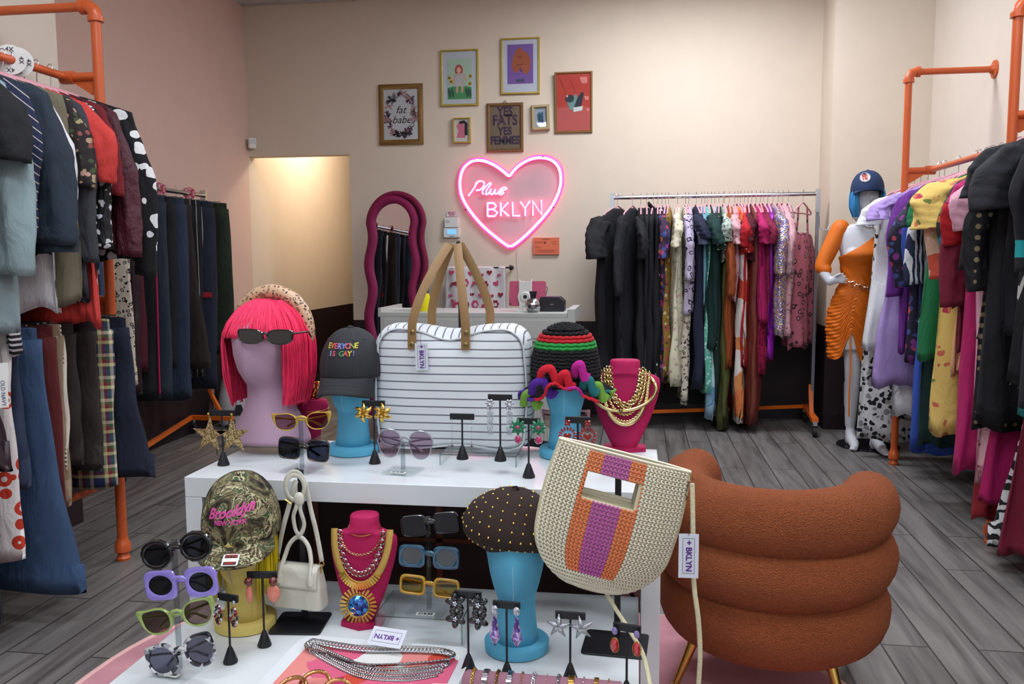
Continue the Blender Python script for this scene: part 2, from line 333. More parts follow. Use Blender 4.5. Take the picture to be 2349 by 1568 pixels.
MB().loft([[(r*cos(2*pi*i/40)*.3, r*sin(2*pi*i/40)*.3+.03, z) for i in range(40)] for r, z in ((.05, .17), (.85, .17), (.93, .22), (.93, .38), (.85, .42), (.05, .425))]).build('seat_cushion', BOU, ch, sharp=80)
for x, y in ((-.22, -.2), (.22, -.2), (-.2, .24), (.2, .24)):
    lg = MB().tube([(x*.85, y*.85, .175), (x*1.1, y*1.1, .012)], [.017, .010], 12).build('leg', GOLD, ch); MB().lathe([(.014, 0), (.015, .012), (.01, .02)], 12, c=(x*1.1, y*1.1)).build('foot', GOLD, lg)
# ---------------------------------------------------------------- garments
HW = mat('steel_hook_wire', '#b9b9bd', .25, 1)
def hanger(par, w=.19, z=0, clips=False):
    mb = MB(); 
    if clips: mb.box((0, 0, z-.075), (2*w, .008, .008)).box((-w*.8, 0, z-.09), (.02, .02, .03)).box((w*.8, 0, z-.09), (.02, .02, .03)); m = HW
    else: mb.tube([(-w, 0, z-.155), (-w*.9, 0, z-.138), (-.03, 0, z-.085), (0, 0, z-.078), (.03, 0, z-.085), (w*.9, 0, z-.138), (w, 0, z-.155), (w*.9, 0, z-.162), (0, 0, z-.158), (-w*.9, 0, z-.162)], .006, 6, True); m = HPINK
    h = mb.build('hanger', m, par)
    pts = [(.012*cos(a)*1.45-.0, 0, z-.002+.018*sin(a)) for a in [rad(q) for q in (-60, -10, 30, 60, 90, 120, 150, 180, 215)]]
    MB().tube([(0, 0, z-.08), (0, 0, z-.045)]+[(0.013*cos(rad(q)), 0, z-.004+.02*sin(rad(q))) for q in (-70, -30, 20, 60, 90, 130, 180)], .0018, 5).build('hook', HW, h)
    return h
def body_mb(Wd, L, T, flare=1.0, neck=.07, seed=0, hem=.0, tiers=(), n=44, top=.10, waist=1.0, shoulder=.185, wav=1.0, strap=False, hunch=0):
    r = random.Random(seed); ph = [r.uniform(0, 6.28) for _ in range(6)]; rows = []
    zs = [top, top+.02, (top+shoulder)/2, shoulder, shoulder+.045, shoulder+.12] + [shoulder+.12+(L-shoulder-.12)*k/15 for k in range(1, 16)]
    for q, z in enumerate(zs):
        t = max(0, (z-shoulder)/(L-shoulder))
        if z <= shoulder+.001:
            f = (z-top)/(shoulder-top); w = neck+(Wd*.97-neck)*f**.9; th = .02+.012*f
        else:
            s1 = min(1, (z-shoulder)/.10); wz = 1+(waist-1)*math.exp(-((z-.52)/.12)**2)
            w = Wd*(1+(flare-1)*t)*wz; th = .03+(T-.03)*s1*(.7+.3*t)
        for tz, am in tiers:
            if z > tz: w += am*min(1, (z-tz)/.15)*.5; th += am*.3*min(1, (z-tz)/.15)
        row = []
        for j in range(n):
            a = 2*pi*j/n; c, s_ = cos(a), sin(a)
            x = w*math.copysign(abs(c)**.7, c); y = th*math.copysign(abs(s_)**.8, s_)
            A = wav*min(1, t*1.6+.08)
            x += A*.010*sin(3*a+ph[0]+z*4); y += A*(.013*sin(5*a+ph[1]+z*2.2)+.008*sin(9*a+ph[2]-z*3)+.006*sin(13*z+ph[3]+a)+.010*(1-abs(sin(4*a+ph[4]+z*1.1)))**2*(1 if s_ > 0 else -1)+.004*sin(21*a+ph[5])) + hunch*t
            zz = -z + (.012*sin(4*a+ph[4])+.008*sin(7*a+ph[5]))*t + hem*t*c
            row.append((x, y, zz))
        rows.append(row)
    last = rows[-1]; rows.append([(x*.94, y*.6, z+.012) for x, y, z in last]); rows.append([(x*.9, y*.4, z+.08) for x, y, z in last])
    return MB().loft(rows)
def sleeve_mb(Wd, s, L, r0=.055, r1=.045, out=.07, seed=0, flat=.65, puff=0, z0=.17, fwd=0):
    r = random.Random(seed*7+3); ph = r.uniform(0, 6); m = 20; rows = []; n = 22
    for i in range(m+1):
        t = i/m; z = z0+.012+L*t*.985; x = Wd*.80+(out+.05)*min(1, t*2.4)**.8; rr = (r0+(r1-r0)*t)*(1+puff*sin(pi*min(1, t*1.05))**2)
        if i == 0: rr *= .5
        x += .012*sin(t*5+ph); y = fwd*t+.010*sin(t*4+ph*2)
        rows.append([(s*(x+rr*cos(2*pi*j/n)*(1+.10*sin(3*2*pi*j/n+ph+t*6))), y+rr*flat*sin(2*pi*j/n)*(1+.14*sin(4*2*pi*j/n+ph-t*5)+.10*sin(9*2*pi*j/n+ph*2+t*9))+.003*sin(t*34+ph+3*cos(2*pi*j/n)), -z-.3*(L*.12)*cos(2*pi*j/n)*t*(1 if L < .35 else .3)+.02*(1-t)*sin(2*pi*j/n)) for j in range(n)])
    l = rows[-1]; c = [sum(p[k] for p in l)/n for k in range(3)]; rows.append([tuple(c[k]+(p[k]-c[k])*.8 for k in range(3)) for p in l]); rows.append([(c[0]+(p[0]-c[0])*.6, c[1]+(p[1]-c[1])*.6, p[2]+.05) for p in l])
    return MB().loft(rows)
GN = [0]
def garment(name, label, cat, m, loc, rz, Wd=.24, L=.8, T=.028, sl=None, group=None, flare=1.05, m2=None, tiers=(), waist=1, collar=None, cuff=None, hang=True, strap=False, wav=1., neck=.07, puff=0, hunch=0, sr=.055, extra=None):
    GN[0] += 1; sd = GN[0]
    o = thing(name, label, cat, loc, rz, group)
    if hang: hanger(o, min(.20, Wd*.8))
    top, sh = (.30, .33) if strap else (.10, .185)
    body_mb(Wd*(.8 if strap else 1), L, T, flare, Wd*.6 if strap else neck, sd, tiers=tiers, waist=waist, top=top, shoulder=sh, wav=wav, hunch=hunch).build('body', m, o, sharp=180)
    if strap:
        for s_ in (-1, 1): MB().tube([(s_*.13, .0, -.31), (s_*.11, .0, -.2), (s_*.10, 0, -.115)], .008, 6, flat=.4).build('strap', m, o)
    if sl:
        for s_ in (-1, 1): sleeve_mb(Wd, s_, sl, sr, sr*.8 if sl > .3 else sr*1.05, .05 if sl > .3 else .07, sd, puff=puff, fwd=R.uniform(-.02, .01)).build('sleeve', m2 or m, o, sharp=180)
    if cuff: 
        for s_ in (-1, 1):
            x = Wd*.86+.08; MB().lathe([(sr*.84, -.03), (sr*.9, 0), (sr*.9, .05), (sr*.84, .055)], 16, 1, .72, M=Tm(s_*x, 0, -.17-sl)).build('cuff', cuff, o)
    if collar: MB().tube([(-.085, -.025, -.125), (-.07, .02, -.085), (0, .035, -.07), (.07, .02, -.085), (.085, -.025, -.125)], .022, 8, flat=.45, nrm=(0, 1, 0)).build('collar', collar, o)
    if extra: extra(o, Wd, L)
    return o
def leg_mb(x0, x1, L, w0, w1, z0, T, seed, n=16, bend=0):
    r = random.Random(seed); ph = [r.uniform(0, 6.28) for _ in range(4)]; rows = []
    for i in range(17):
        t = i/16; z = z0+(L-z0)*t; k = t**1.6; w = w0+(w1-w0)*k; cx = x0+(x1-x0)*t; th = T*(1-.25*sin(pi*t))*(w/w0)**.5
        rows.append([(cx+w*math.copysign(abs(cos(a))**.75, cos(a))+.006*sin(3*a+ph[0]+6*t), bend*t+th*sin(a)*(1+.22*sin(2*a+ph[1]+5*t))+.005*sin(14*t+ph[2]), -z+.006*t*sin(2*a+ph[3])) for a in [2*pi*j/n for j in range(n)]])
    l = rows[-1]; rows.append([(x, y*.6, z+.02) for x, y, z in l]); rows.append([(x, y*.5, z+.1) for x, y, z in l])
    return MB().loft(rows)
def pants(label, m, loc, rz, L=1.0, w=.19, w1=.10, T=.03, group=None, band=None, name='trousers', cat='trousers', extra=None, rise=.28, bend=0, hem=None, skirt=False):
    GN[0] += 1; sd = GN[0]; o = thing(name, label, cat, loc, rz, group); hanger(o, w*.8, 0, True)
    rows = []
    for z, k, th in ((.09, .93, .5), (.105, .96, .8), (.14, 1, .9), (.17, 1.0, .95), (.20, .98, .9), (.23, .92, .75), (.26, .8, .5)):
        rows.append([(w*k*math.copysign(abs(cos(a))**.7, cos(a)), T*th*sin(a)*(1+.15*sin(3*a+sd)), -z-.02*cos(a)*0) for a in [2*pi*j/22 for j in range(22)]])
    MB().loft(rows).build('hip', m, o, sharp=180)
    MB().lathe([(1, -.136), (1, -.085), (.9, -.082), (.9, -.13)], 24, w*.99, T*.95).build('waistband', band or m, o)
    if skirt: body_mb(w*1.04, L, T*1.1, w1/w, w, sd, top=.12, shoulder=.16).build('skirt', m, o, sharp=180)
    else:
        for s_ in (-1, 1): leg_mb(s_*w*.5, s_*(w*.45 if w1 < .13 else w*.6), L, w*.54, w1, .125, T*1.02, sd+s_, bend=bend).build('leg', m, o, sharp=180)
    if hem:
        for s_ in (-1, 1): MB().lathe([(1.02, 0), (1.04, .02), (1.0, .022)], 20, w1, T*.9, M=Tm(s_*w*.45, bend, -L)).build('hem', hem, o)
    if extra: extra(o, w, L)
    return o
# fabrics
CLOTH[0] = .55
den = lambda n, c, v=.16: mat('denim_'+n, c, .85, bump=(420, .4), var=v)
K = {
 'black': plain('#121217'), 'black2': plain('#17171d'), 'navy': plain('#161b33'), 'white': plain('#d9d9dc'), 'lilac': plain('#a48bc6'), 'purple': plain('#672a86'), 'royal': plain('#2f4fa8'),
 'green': plain('#0f6a3c'), 'dgreen': plain('#10282a'), 'bottle': plain('#0d2f2c'), 'wine': plain('#6d0f2a'), 'red': plain('#ae1420'), 'magenta': plain('#a8155a'), 'pink': plain('#d7a0b0'), 'rust': plain('#93461c'),
 'sage': plain('#84979a'), 'khaki': plain('#6a6350'), 'grey': plain('#34353c'), 'peach': plain('#d9a07a'), 'ltblue': plain('#7fa2d0'), 'coral': plain('#c23a34'), 'mustard': mat('mustard_corduroy', '#8a5f22', .9, kind='stripe', cols=['#6b4717'], sc=90, p=.4, d=(.5, .3, 1)),
 'burg': mat('quilted_burgundy', '#451020', .6, bump=(38, .8, .01)), 'stars': mat('black_white_star_knit', '#101014', .9, kind='dots', cols=['#d6d6d6'], sc=15, p=.6, dist=.9, rad_=.36), 'seq_bw': mat('black_white_sequin', '#0d0d10', .5, kind='dots', cols=['#c9ccd0'], sc=30, p=.9, dist=1.6, rad_=.34),
 'floral_dark': mat('dark_small_floral', '#241d1c', .85, kind='blot', cols=['#8a4a44', '#9a8a66', '#3c4a2e', '#b08a7a'], sc=38, p=.38), 'navystripe': mat('navy_pinstripe', '#17203f', .85, kind='stripe', cols=['#c2b5a4'], sc=42, p=.12, d=(.6, .3, .8)), 'bwstripe': mat('black_white_stripe', '#14141a', .85, kind='stripe', cols=['#c8c8cc'], sc=70, p=.42, d=(.5, 0, .8)),
 'd_dark': den('dark', '#232f3b'), 'd_mid': den('mid', '#364d6c', .22), 'd_light': den('light', '#7c93ad', .2), 'd_navy': den('navy', '#171f30'), 'd_wash': den('wash', '#263349', .25),
 'wfloral': mat('white_black_rose_print', '#cfcfcf', .85, kind='blot', cols=['#16161a', '#1b1b20', '#8b8b8b'], sc=26, p=.44, dist=1.2), 'dfloral': mat('orange_purple_flowers_on_black', '#1c1a2e', .8, kind='blot', cols=['#c24a2e', '#7a2f7a', '#3b4a86', '#b03a52'], sc=24, p=.42, dist=.5),
 'nstripe': mat('white_navy_stripe', '#cfd2d8', .85, kind='stripe', cols=['#1d2746'], sc=38, p=.5, d=(1, .7, 0)), 'yfloral': mat('yellow_rose_print', '#dcbd68', .85, kind='blot', cols=['#b3334e', '#c7664f', '#6d7a3a', '#c7664f'], sc=17, p=.28, dist=1.2), 'tiedye': mat('peach_tie_dye', '#d6775a', .85, kind='cells', cols=['#d9a58c', '#c9523f', '#d8b199', '#b8a070'], sc=9, dist=1.3),
 'teal_print': mat('teal_brown_print', '#2a2320', .8, kind='blot', cols=['#17748c', '#9a5524', '#4a6a3a', '#7d6a2e'], sc=26, p=.42, dist=1), 'polka_gold': mat('black_gold_polka', '#131217', .7, kind='dots', cols=['#8f7f5c'], sc=22), 'leop': mat('cream_leopard', '#c9bfae', .85, kind='rings', cols=['#15120f', '#8d6f4a'], sc=36, dist=.7),
 'cream_fl': mat('cream_faint_floral_chiffon', '#cfc9ae', .8, kind='blot', cols=['#a98a86', '#9aa07a', '#b9a2a0'], sc=26, p=.26, dist=.9), 'lilac_print': mat('white_lilac_linework', '#c3b6cf', .85, kind='rings', cols=['#3a2f4c', '#c3b6cf'], sc=20, dist=1.1), 'multi': mat('purple_pink_floral', '#3a2440', .85, kind='blot', cols=['#a83a5e', '#b0682e', '#3c4a86', '#9a4aa0'], sc=26, p=.45),
 'goldprint': mat('gold_print', '#8a6a2a', .8, kind='blot', cols=['#cbb583', '#a44a4a', '#5a4a1e'], sc=30, p=.4), 'blackfl': mat('black_white_daisy', '#121216', .85, kind='blot', cols=['#c6c6c6', '#8e5a6a', '#121216'], sc=13, p=.22), 'dotgreen': mat('green_white_polka', '#122b22', .85, kind='dots', cols=['#c4c9c0'], sc=21), 'mint': mat('mint_small_floral', '#5fae9a', .85, kind='blot', cols=['#bfe0d2', '#8cc9b5'], sc=46, p=.4),
 'wgleop': mat('white_green_speckle', '#a9b5aa', .85, kind='rings', cols=['#1c3328', '#a9b5aa'], sc=44), 'redfl': mat('red_small_floral', '#a51b1e', .85, kind='blot', cols=['#d98a5a', '#e0c2a0'], sc=44, p=.2), 'maroon': plain('#4a0d1e'), 'lace': mat('berry_lace', '#84163e', .8, kind='rings', cols=['#4a0a22', '#84163e'], sc=42), 'hotlace': mat('hot_pink_lace', '#b0164f', .8, kind='rings', cols=['#6b0a2e', '#b0164f'], sc=36),
 'satin': mat('purple_satin', '#8c1f9a', .3, sheen=.3), 'snake': mat('pink_snake_print', '#b9697a', .8, kind='rings', cols=['#3a2a33', '#c9a5a8'], sc=20, dist=.5), 'snake2': mat('dusty_pink_snake_print', '#a5828a', .8, kind='blot', cols=['#6a4a52', '#c0a5a8', '#8a6068'], sc=40, p=.4, dist=1), 'geo': mat('orange_white_leaf_print', '#d0743e', .85, kind='cells', cols=['#d9d3cc', '#c2452e', '#d2884e'], sc=6.5, dist=.3), 'velvet': mat('brown_rose_velvet', '#6b2c22', .6, var=.3, sheen=.7),
 'olive': plain('#4f5226'), 'bluedye': mat('pale_blue_tie_dye', '#8fb0c4', .85, kind='cells', cols=['#a9c4cc', '#5f86b0', '#7fa8b8'], sc=10, dist=1.5), 'gstripe': mat('grey_blue_stripe', '#767f9e', .85, kind='stripe', cols=['#a5abbf'], sc=60, p=.3, d=(1, 0, 0)), 'greyblue': plain('#6a7490'), 'aqua': plain('#6f9fb0'), 'seq': mat('iridescent_sequins', '#b7a6cf', .22, .75, kind='cells', cols=['#d8c38a', '#9a8ad0', '#c9a0b8', '#7c9ac0', '#e0d4c0', '#b8935a'], sc=95, bump=(95, .9, .004), knit=1),
 'circ': mat('white_red_ring_print', '#d8d2cf', .85, kind='rings', cols=['#b8331e', '#b8331e'], sc=13), 'wlace': mat('white_lace_trousers', '#cdc8c0', .9, kind='rings', cols=['#aaa59c', '#cdc8c0'], sc=34), 'leather': mat('brown_leather', '#2c1c22', .35, bump=(30, .3)), 'hound': mat('houndstooth_check', '#cfc8ba', .85, kind='dots', cols=['#15151a'], sc=62), 'plaid': mat('madras_plaid', '#1c2a4a', .85, kind='plaid', cols=['#c9c48a', '#7a1f30', '#2e5a3a', '#c6b9a0', '#1c2a4a', '#24356a'], sc=11), 'brownc': plain('#2c2320'), 'brown2': plain('#241a16'),
 'ystripe': mat('yellow_white_side_stripe', '#cfcabf', .8, kind='stripe', cols=['#d8b400'], sc=9, p=.6, d=(1, 0, 0)), 'cargo': plain('#20291a'), 'charcoal': plain('#22242b'), 'cream': plain('#b7ab94'), 'pinstripe': mat('black_white_pinstripe', '#111114', .85, kind='stripe', cols=['#b5b5b0'], sc=26, p=.1, d=(1, .4, 0)), 'zebra': mat('zebra_print', '#c4c4c4', .85, kind='stripe', cols=['#111111'], sc=18, p=.5, d=(.3, 0, 1), dist=2.4),
 'whitefl': mat('black_white_tree_print', '#101014', .85, kind='blot', cols=['#b9b9b9', '#8a8a8a', '#101014'], sc=12, p=.2, dist=1), 'blkdot': mat('black_white_dot', '#141418', .85, kind='dots', cols=['#c9c9c9'], sc=30), 'pinkfl': mat('pink_ditsy_floral', '#cfa0a6', .85, kind='blot', cols=['#8a4a56', '#b87a86'], sc=34, p=.25), 'redtulle': mat('red_tulle', '#8f1a26', .7, sheen=.4), 'tealtee': plain('#0e5f66'), 'tanp': plain('#8d7a63'), 'brick': plain('#5a1c1c'),
}
CLOTH[0] = 0
# ---------------------------------------------------------------- pipe racks
def pipe(pts, r=.021, n=14): return MB().tube(pts, r, n)
def elbow(p, a, b, r=.027):
    p, a, b = Vector(p), Vector(a).normalized(), Vector(b).normalized(); q = []
    for i in range(7):
        t = i/6; q.append(p + a*.05*(1-t)**2 + b*.05*t**2)
    mb = MB().tube(q, r, 14); mb.tube([p+a*.042, p+a*.062], r*1.18, 14); mb.tube([p+b*.042, p+b*.062], r*1.18, 14); return mb
def pipe_rack(label, xp, ys, xw, ztop, zr, zlow, xr, sgn, lows=True, yend=None):
    yend = yend or ys[-1]
    t = thing('pipe_rack', label, 'clothes rack', (xp, ys[0], 0))
    X = lambda x: x-xp
    for y_ in ys:
        Y = y_-ys[0]
        po = pipe([(0, Y, .03), (0, Y, ztop-.03)]).build('post', ORANGE, t)
        elbow((0, Y, ztop), (0, 0, -1), (sgn, 0, 0)).build('elbow', ORANGE, po)
        pipe([(sgn*.03, Y, ztop), (X(xw), Y, ztop)], .019).build('wall_arm', ORANGE, t)
        fl = MB().lathe([(.021, -.03), (.03, -.012), (.052, -.008), (.055, 0)], 24, M=Tm(X(xw)-sgn*.001, Y, ztop, ry=pi/2*sgn)); fl.build('wall_flange', ORANGE, t)
        MB().lathe([(.027, .0), (.03, .012), (.024, .02), (.021, .035), (.033, .04), (.033, .075), (.025, .085), (.023, .10)], 20, c=(0, Y)).build('foot', ORANGE, po)
        for z in ((zr, zlow) if lows else (zr,)):
            br = pipe([(0, Y, z), (X(xr), Y, z)], .019).build('rail_bracket', ORANGE, t)
            MB().prism([(sgn*.018, -.018), (sgn*.12, -.018), (sgn*.03, -.075), (sgn*.018, -.075)], .006, M=Tm(0, Y, z)).build('gusset', ORANGE, br)
            MB().tube([(X(xr)-sgn*.03, Y, z), (X(xr)+sgn*.025, Y, z)], .027, 14).build('tee_joint', ORANGE, br)
    for z in ((zr, zlow) if lows else (zr,)):
        pipe([(X(xr), 0, z), (X(xr), yend-ys[0], z)], .0165).build('hanging_rail', ORANGE, t)
    pipe([(sgn*.10, 0, .32), (sgn*.10, yend-ys[0], .32)], .016).build('lower_rail', ORANGE, t)
    return t
XLr, ZLr, ZLo = -2.34, 2.05, 1.13
pipe_rack('orange pipe rack fixed to the left wall holding jackets above trousers', -2.20, (3.307, 1.75), XN, 2.33, ZLr, ZLo, XLr, -1)
XRr, ZRr = 1.745, 1.81
pipe_rack('tall orange pipe rack on the right wall, the section nearest the mannequin', 1.60, (5.506,), XR, 2.39, ZRr, .9, XRr, 1, lows=False, yend=4.06)
pipe_rack('orange pipe rack at the right edge crowded with black clothes', 1.60, (4.02, 2.75), XR, 2.37, 1.90, .9, 1.75, 1, lows=False)
# chrome Z racks ----------------------------------------------------------------------
def z_rack(label, a, b, zr, hookends=True, foot=.42, flip=1):
    a, b = Vector(a), Vector(b); d = (b-a); L = d.length; an = math.atan2(d.y, d.x)
    t = thing('rolling_rack', label, 'clothes rack', (a.x, a.y, 0), an); mg = mat('grey_steel_post', '#85858c', .35, .8)
    MB().tube([(0, 0, zr), (L, 0, zr)], .0155, 14).build('hanging_rail', CHROME, t)
    for x, s_ in ((0, -1), (L, 1)):
        po = MB().box((x+s_*.012, 0, (zr+.035+.18)/2), (.022, .036, zr-.145)).build('post', mg, t)
        MB().box((x+s_*.012, 0, zr-.05), (.030, .044, .17)).build('sleeve_joint', CHROME, po)
        MB().tube([(x+s_*.025, 0, zr-.16), (x+s_*.028, 0, zr-.24), (x+s_*.05, 0, zr-.268), (x+s_*.085, 0, zr-.262), (x+s_*.10, 0, zr-.225)], .004, 6).build('side_hook', HW, po)
        br = MB().box((x, 0, .125), (.045, foot, .03)).build('foot_bar', ORG, t)
        MB().prism([(-.10, .14), (-.07, .14), (.016, .33), (.016, .34), (-.016, .34), (-.016, .30)], .03, M=Tm(x, 0, 0, rz=pi/2*s_*flip)).build('foot_brace', ORG, br)
        for q in (-1, 1):
            w = MB().box((x, q*foot*.47, .10), (.03, .04, .03)).build('caster', CHROME, t)
            MB().tube([(x-.014, q*foot*.47, .038), (x+.014, q*foot*.47, .038)], .037, 20).build('wheel', mat('black_rubber', '#1c1c20', .7), w)
    e0, e1 = Vector((0, -foot*.47*flip, .125)), Vector((L, foot*.47*flip, .125))
    MB().tube([e0, e1], .018, 4, flat=1).build('base_bar', ORG, t)
    return t
ORG = mat('orange_steel', '#d9661a', .35)
z_rack('chrome rolling rack with orange base against the pink wall', (-3.12, 4.45), (-3.12, 5.85), 1.76, flip=1, foot=.34)
BA, BB = Vector((-.18, 6.68, 0)), Vector((1.30, 6.58, 0))
z_rack('chrome rolling rack full of dresses standing before the back wall', BA, BB, 1.755, foot=.62, flip=1)
# ---------------------------------------------------------------- clothes on the back rack : px of front edge, px of hem
def on_back(u, vb, name, lab, cat, m, Wd=.25, rz=None, front=None, **k):
    yf = 6.62-Wd-.02; p = ony(u, 700, yf); z = ony(u, vb, yf).z; f = (p.x-BA.x)/(BB.x-BA.x); y = BA.y+(BB.y-BA.y)*f
    rz = (pi/2+R.uniform(-.10, .10)) if rz is None else rz
    return garment(name, lab, cat, K[m] if isinstance(m, str) else m, (p.x, y, 1.771), rz, Wd=Wd, L=1.771-z, T=k.pop('T', .022), group='clothes on the back rolling rack', **k)
B = [
 (1412, 905, 'dress', 'black cape-sleeved dress, leftmost on the back rack', 'dress', 'black', dict(Wd=.27, sl=.30, sr=.095, T=.05, rz=rad(62))),
 (1448, 900, 'dress', 'long-sleeved black dress, second from the left on back rack', 'dress', 'black2', dict(sl=.58, T=.04, Wd=.27, rz=rad(72))),
 (1468, 905, 'dress', 'slim black dress third from the left of back rack', 'dress', 'black', dict(sl=.30)),
 (1482, 905, 'dress', 'plain black dress fourth from the left of back rack', 'dress', 'black2', dict(T=.025)),
 (1498, 900, 'dress', 'black dress with stand-up collar in the back rack black group', 'dress', 'black', dict(collar=1, T=.026)),
 (1508, 910, 'dress', 'black dress tucked right of the collared black one', 'dress', 'black2', dict()),
 (1518, 905, 'dress', 'black dress with scattered white flowers on the back rack', 'dress', 'blackfl', dict(T=.026)),
 (1527, 880, 'blouse', 'purple and pink floral blouse left of the cream dress', 'blouse', 'multi', dict(sl=.3)),
 (1534, 870, 'dress', 'mustard gold printed dress against the cream dress', 'dress', 'goldprint', dict()),
 (1556, 886, 'dress', 'cream chiffon dress with faint flowers and ruffled hem', 'dress', 'cream_fl', dict(Wd=.29, T=.042, sl=.22, flare=1.0, tiers=((1.05, .05),), sr=.05)),
 (1574, 930, 'trousers', 'black and white leopard garment right of cream dress', 'dress', 'leop', dict(T=.018)),
 (1582, 720, 'blouse', 'white and lilac line-print blouse on the back rack', 'blouse', 'lilac_print', dict(Wd=.27, sl=.46, T=.022)),
 (1600, 895, 'dress', 'dark navy short-sleeved dress in middle of back rack', 'dress', 'navy', dict(Wd=.28, sl=.16, T=.036, sr=.07)),
 (1612, 640, 'top', 'grey-blue top between navy and dark green clothes', 'top', 'greyblue', dict(sl=.2)),
 (1619, 700, 'blouse', 'pale aqua lace top behind the dark green dress', 'blouse', 'aqua', dict(T=.018)),
 (1626, 905, 'skirt', 'mint green small-floral skirt low in the back rack', 'dress', 'mint', dict(Wd=.25, T=.03)),
 (1636, 800, 'dress', 'dark green dress with short cuffed sleeves on back rack', 'dress', 'bottle', dict(Wd=.28, sl=.20, T=.036, sr=.075)),
 (1643, 965, 'skirt', 'pale blue tie-dyed long skirt reaching near the floor', 'skirt', 'bluedye', dict(T=.036)),
 (1653, 925, 'dress', 'dark green dress with white polka dots', 'dress', 'dotgreen', dict(Wd=.26, sl=.24, T=.03)),
 (1664, 600, 'blouse', 'white and green speckled short-sleeved blouse', 'blouse', 'wgleop', dict(Wd=.27, sl=.18)),
 (1666, 985, 'dress', 'olive green long dress between polka and rust dresses', 'dress', 'olive', dict(Wd=.24, T=.03)),
 (1678, 845, 'cardigan', 'rust brown long knitted cardigan on back rack', 'cardigan', 'rust', dict(Wd=.28, sl=.58, T=.026)),
 (1690, 690, 'blouse', 'pale pink blouse left of the red dresses', 'blouse', 'pinkfl', dict(sl=.2)),
 (1698, 970, 'dress', 'orange and white leaf-print long dress on back rack', 'dress', 'geo', dict(Wd=.28, T=.03)),
 (1704, 830, 'dress', 'red dress with tiny flowers beside the plain red one', 'dress', 'redfl', dict(Wd=.26, sl=.26)),
 (1714, 845, 'dress', 'plain bright red dress with short sleeves on back rack', 'dress', 'red', dict(Wd=.28, sl=.22, T=.03)),
 (1722, 600, 'top', 'dark maroon top just right of red dress', 'top', 'maroon', dict(Wd=.27, sl=.18, T=.02)),
 (1730, 975, 'dress', 'rose brown crushed-velvet long dress near the floor', 'dress', 'velvet', dict(Wd=.26, T=.045)),
 (1741, 740, 'dress', 'magenta pleated short dress on back rack', 'dress', 'magenta', dict(Wd=.27, T=.04, sl=.2, flare=1.1)),
 (1750, 860, 'dress', 'berry lace dress with scalloped hem on back rack', 'dress', 'hotlace', dict(T=.028)),
 (1757, 830, 'dress', 'dark burgundy lace dress behind sequins', 'dress', 'lace', dict(T=.02, sl=.2)),
 (1768, 820, 'dress', 'shiny bright purple satin dress under the sequins', 'dress', 'satin', dict(T=.028, Wd=.26)),
 (1782, 770, 'dress', 'iridescent sequinned short-sleeved dress sparkling on back rack', 'dress', 'seq', dict(Wd=.31, sl=.42, T=.04, sr=.075)),
 (1793, 700, 'blouse', 'dusty pink snake-print blouse just right of sequins', 'blouse', 'snake2', dict(Wd=.28, sl=.42, T=.024)),
 (1804, 775, 'dress', 'soft dusty pink long blouse with sheer sleeves', 'blouse', 'pinkfl', dict(Wd=.28, sl=.36, T=.024)),
 (1815, 720, 'top', 'greyish pink plain top left of snake-print dress', 'top', mat('cloth_greypink', '#94747c', .85), dict(Wd=.25, T=.02)),
 (1850, 800, 'dress', 'pink snake-print strappy dress, rightmost on back rack', 'dress', 'snake', dict(Wd=.25, T=.05, strap=True, tiers=((.34, .03),), rz=rad(62))),
]
for u, vb, nm, lab, cat, m, k in B:
    if k.get('collar') == 1: k['collar'] = K['black']
    on_back(u, vb, nm, lab, cat, m, **k)
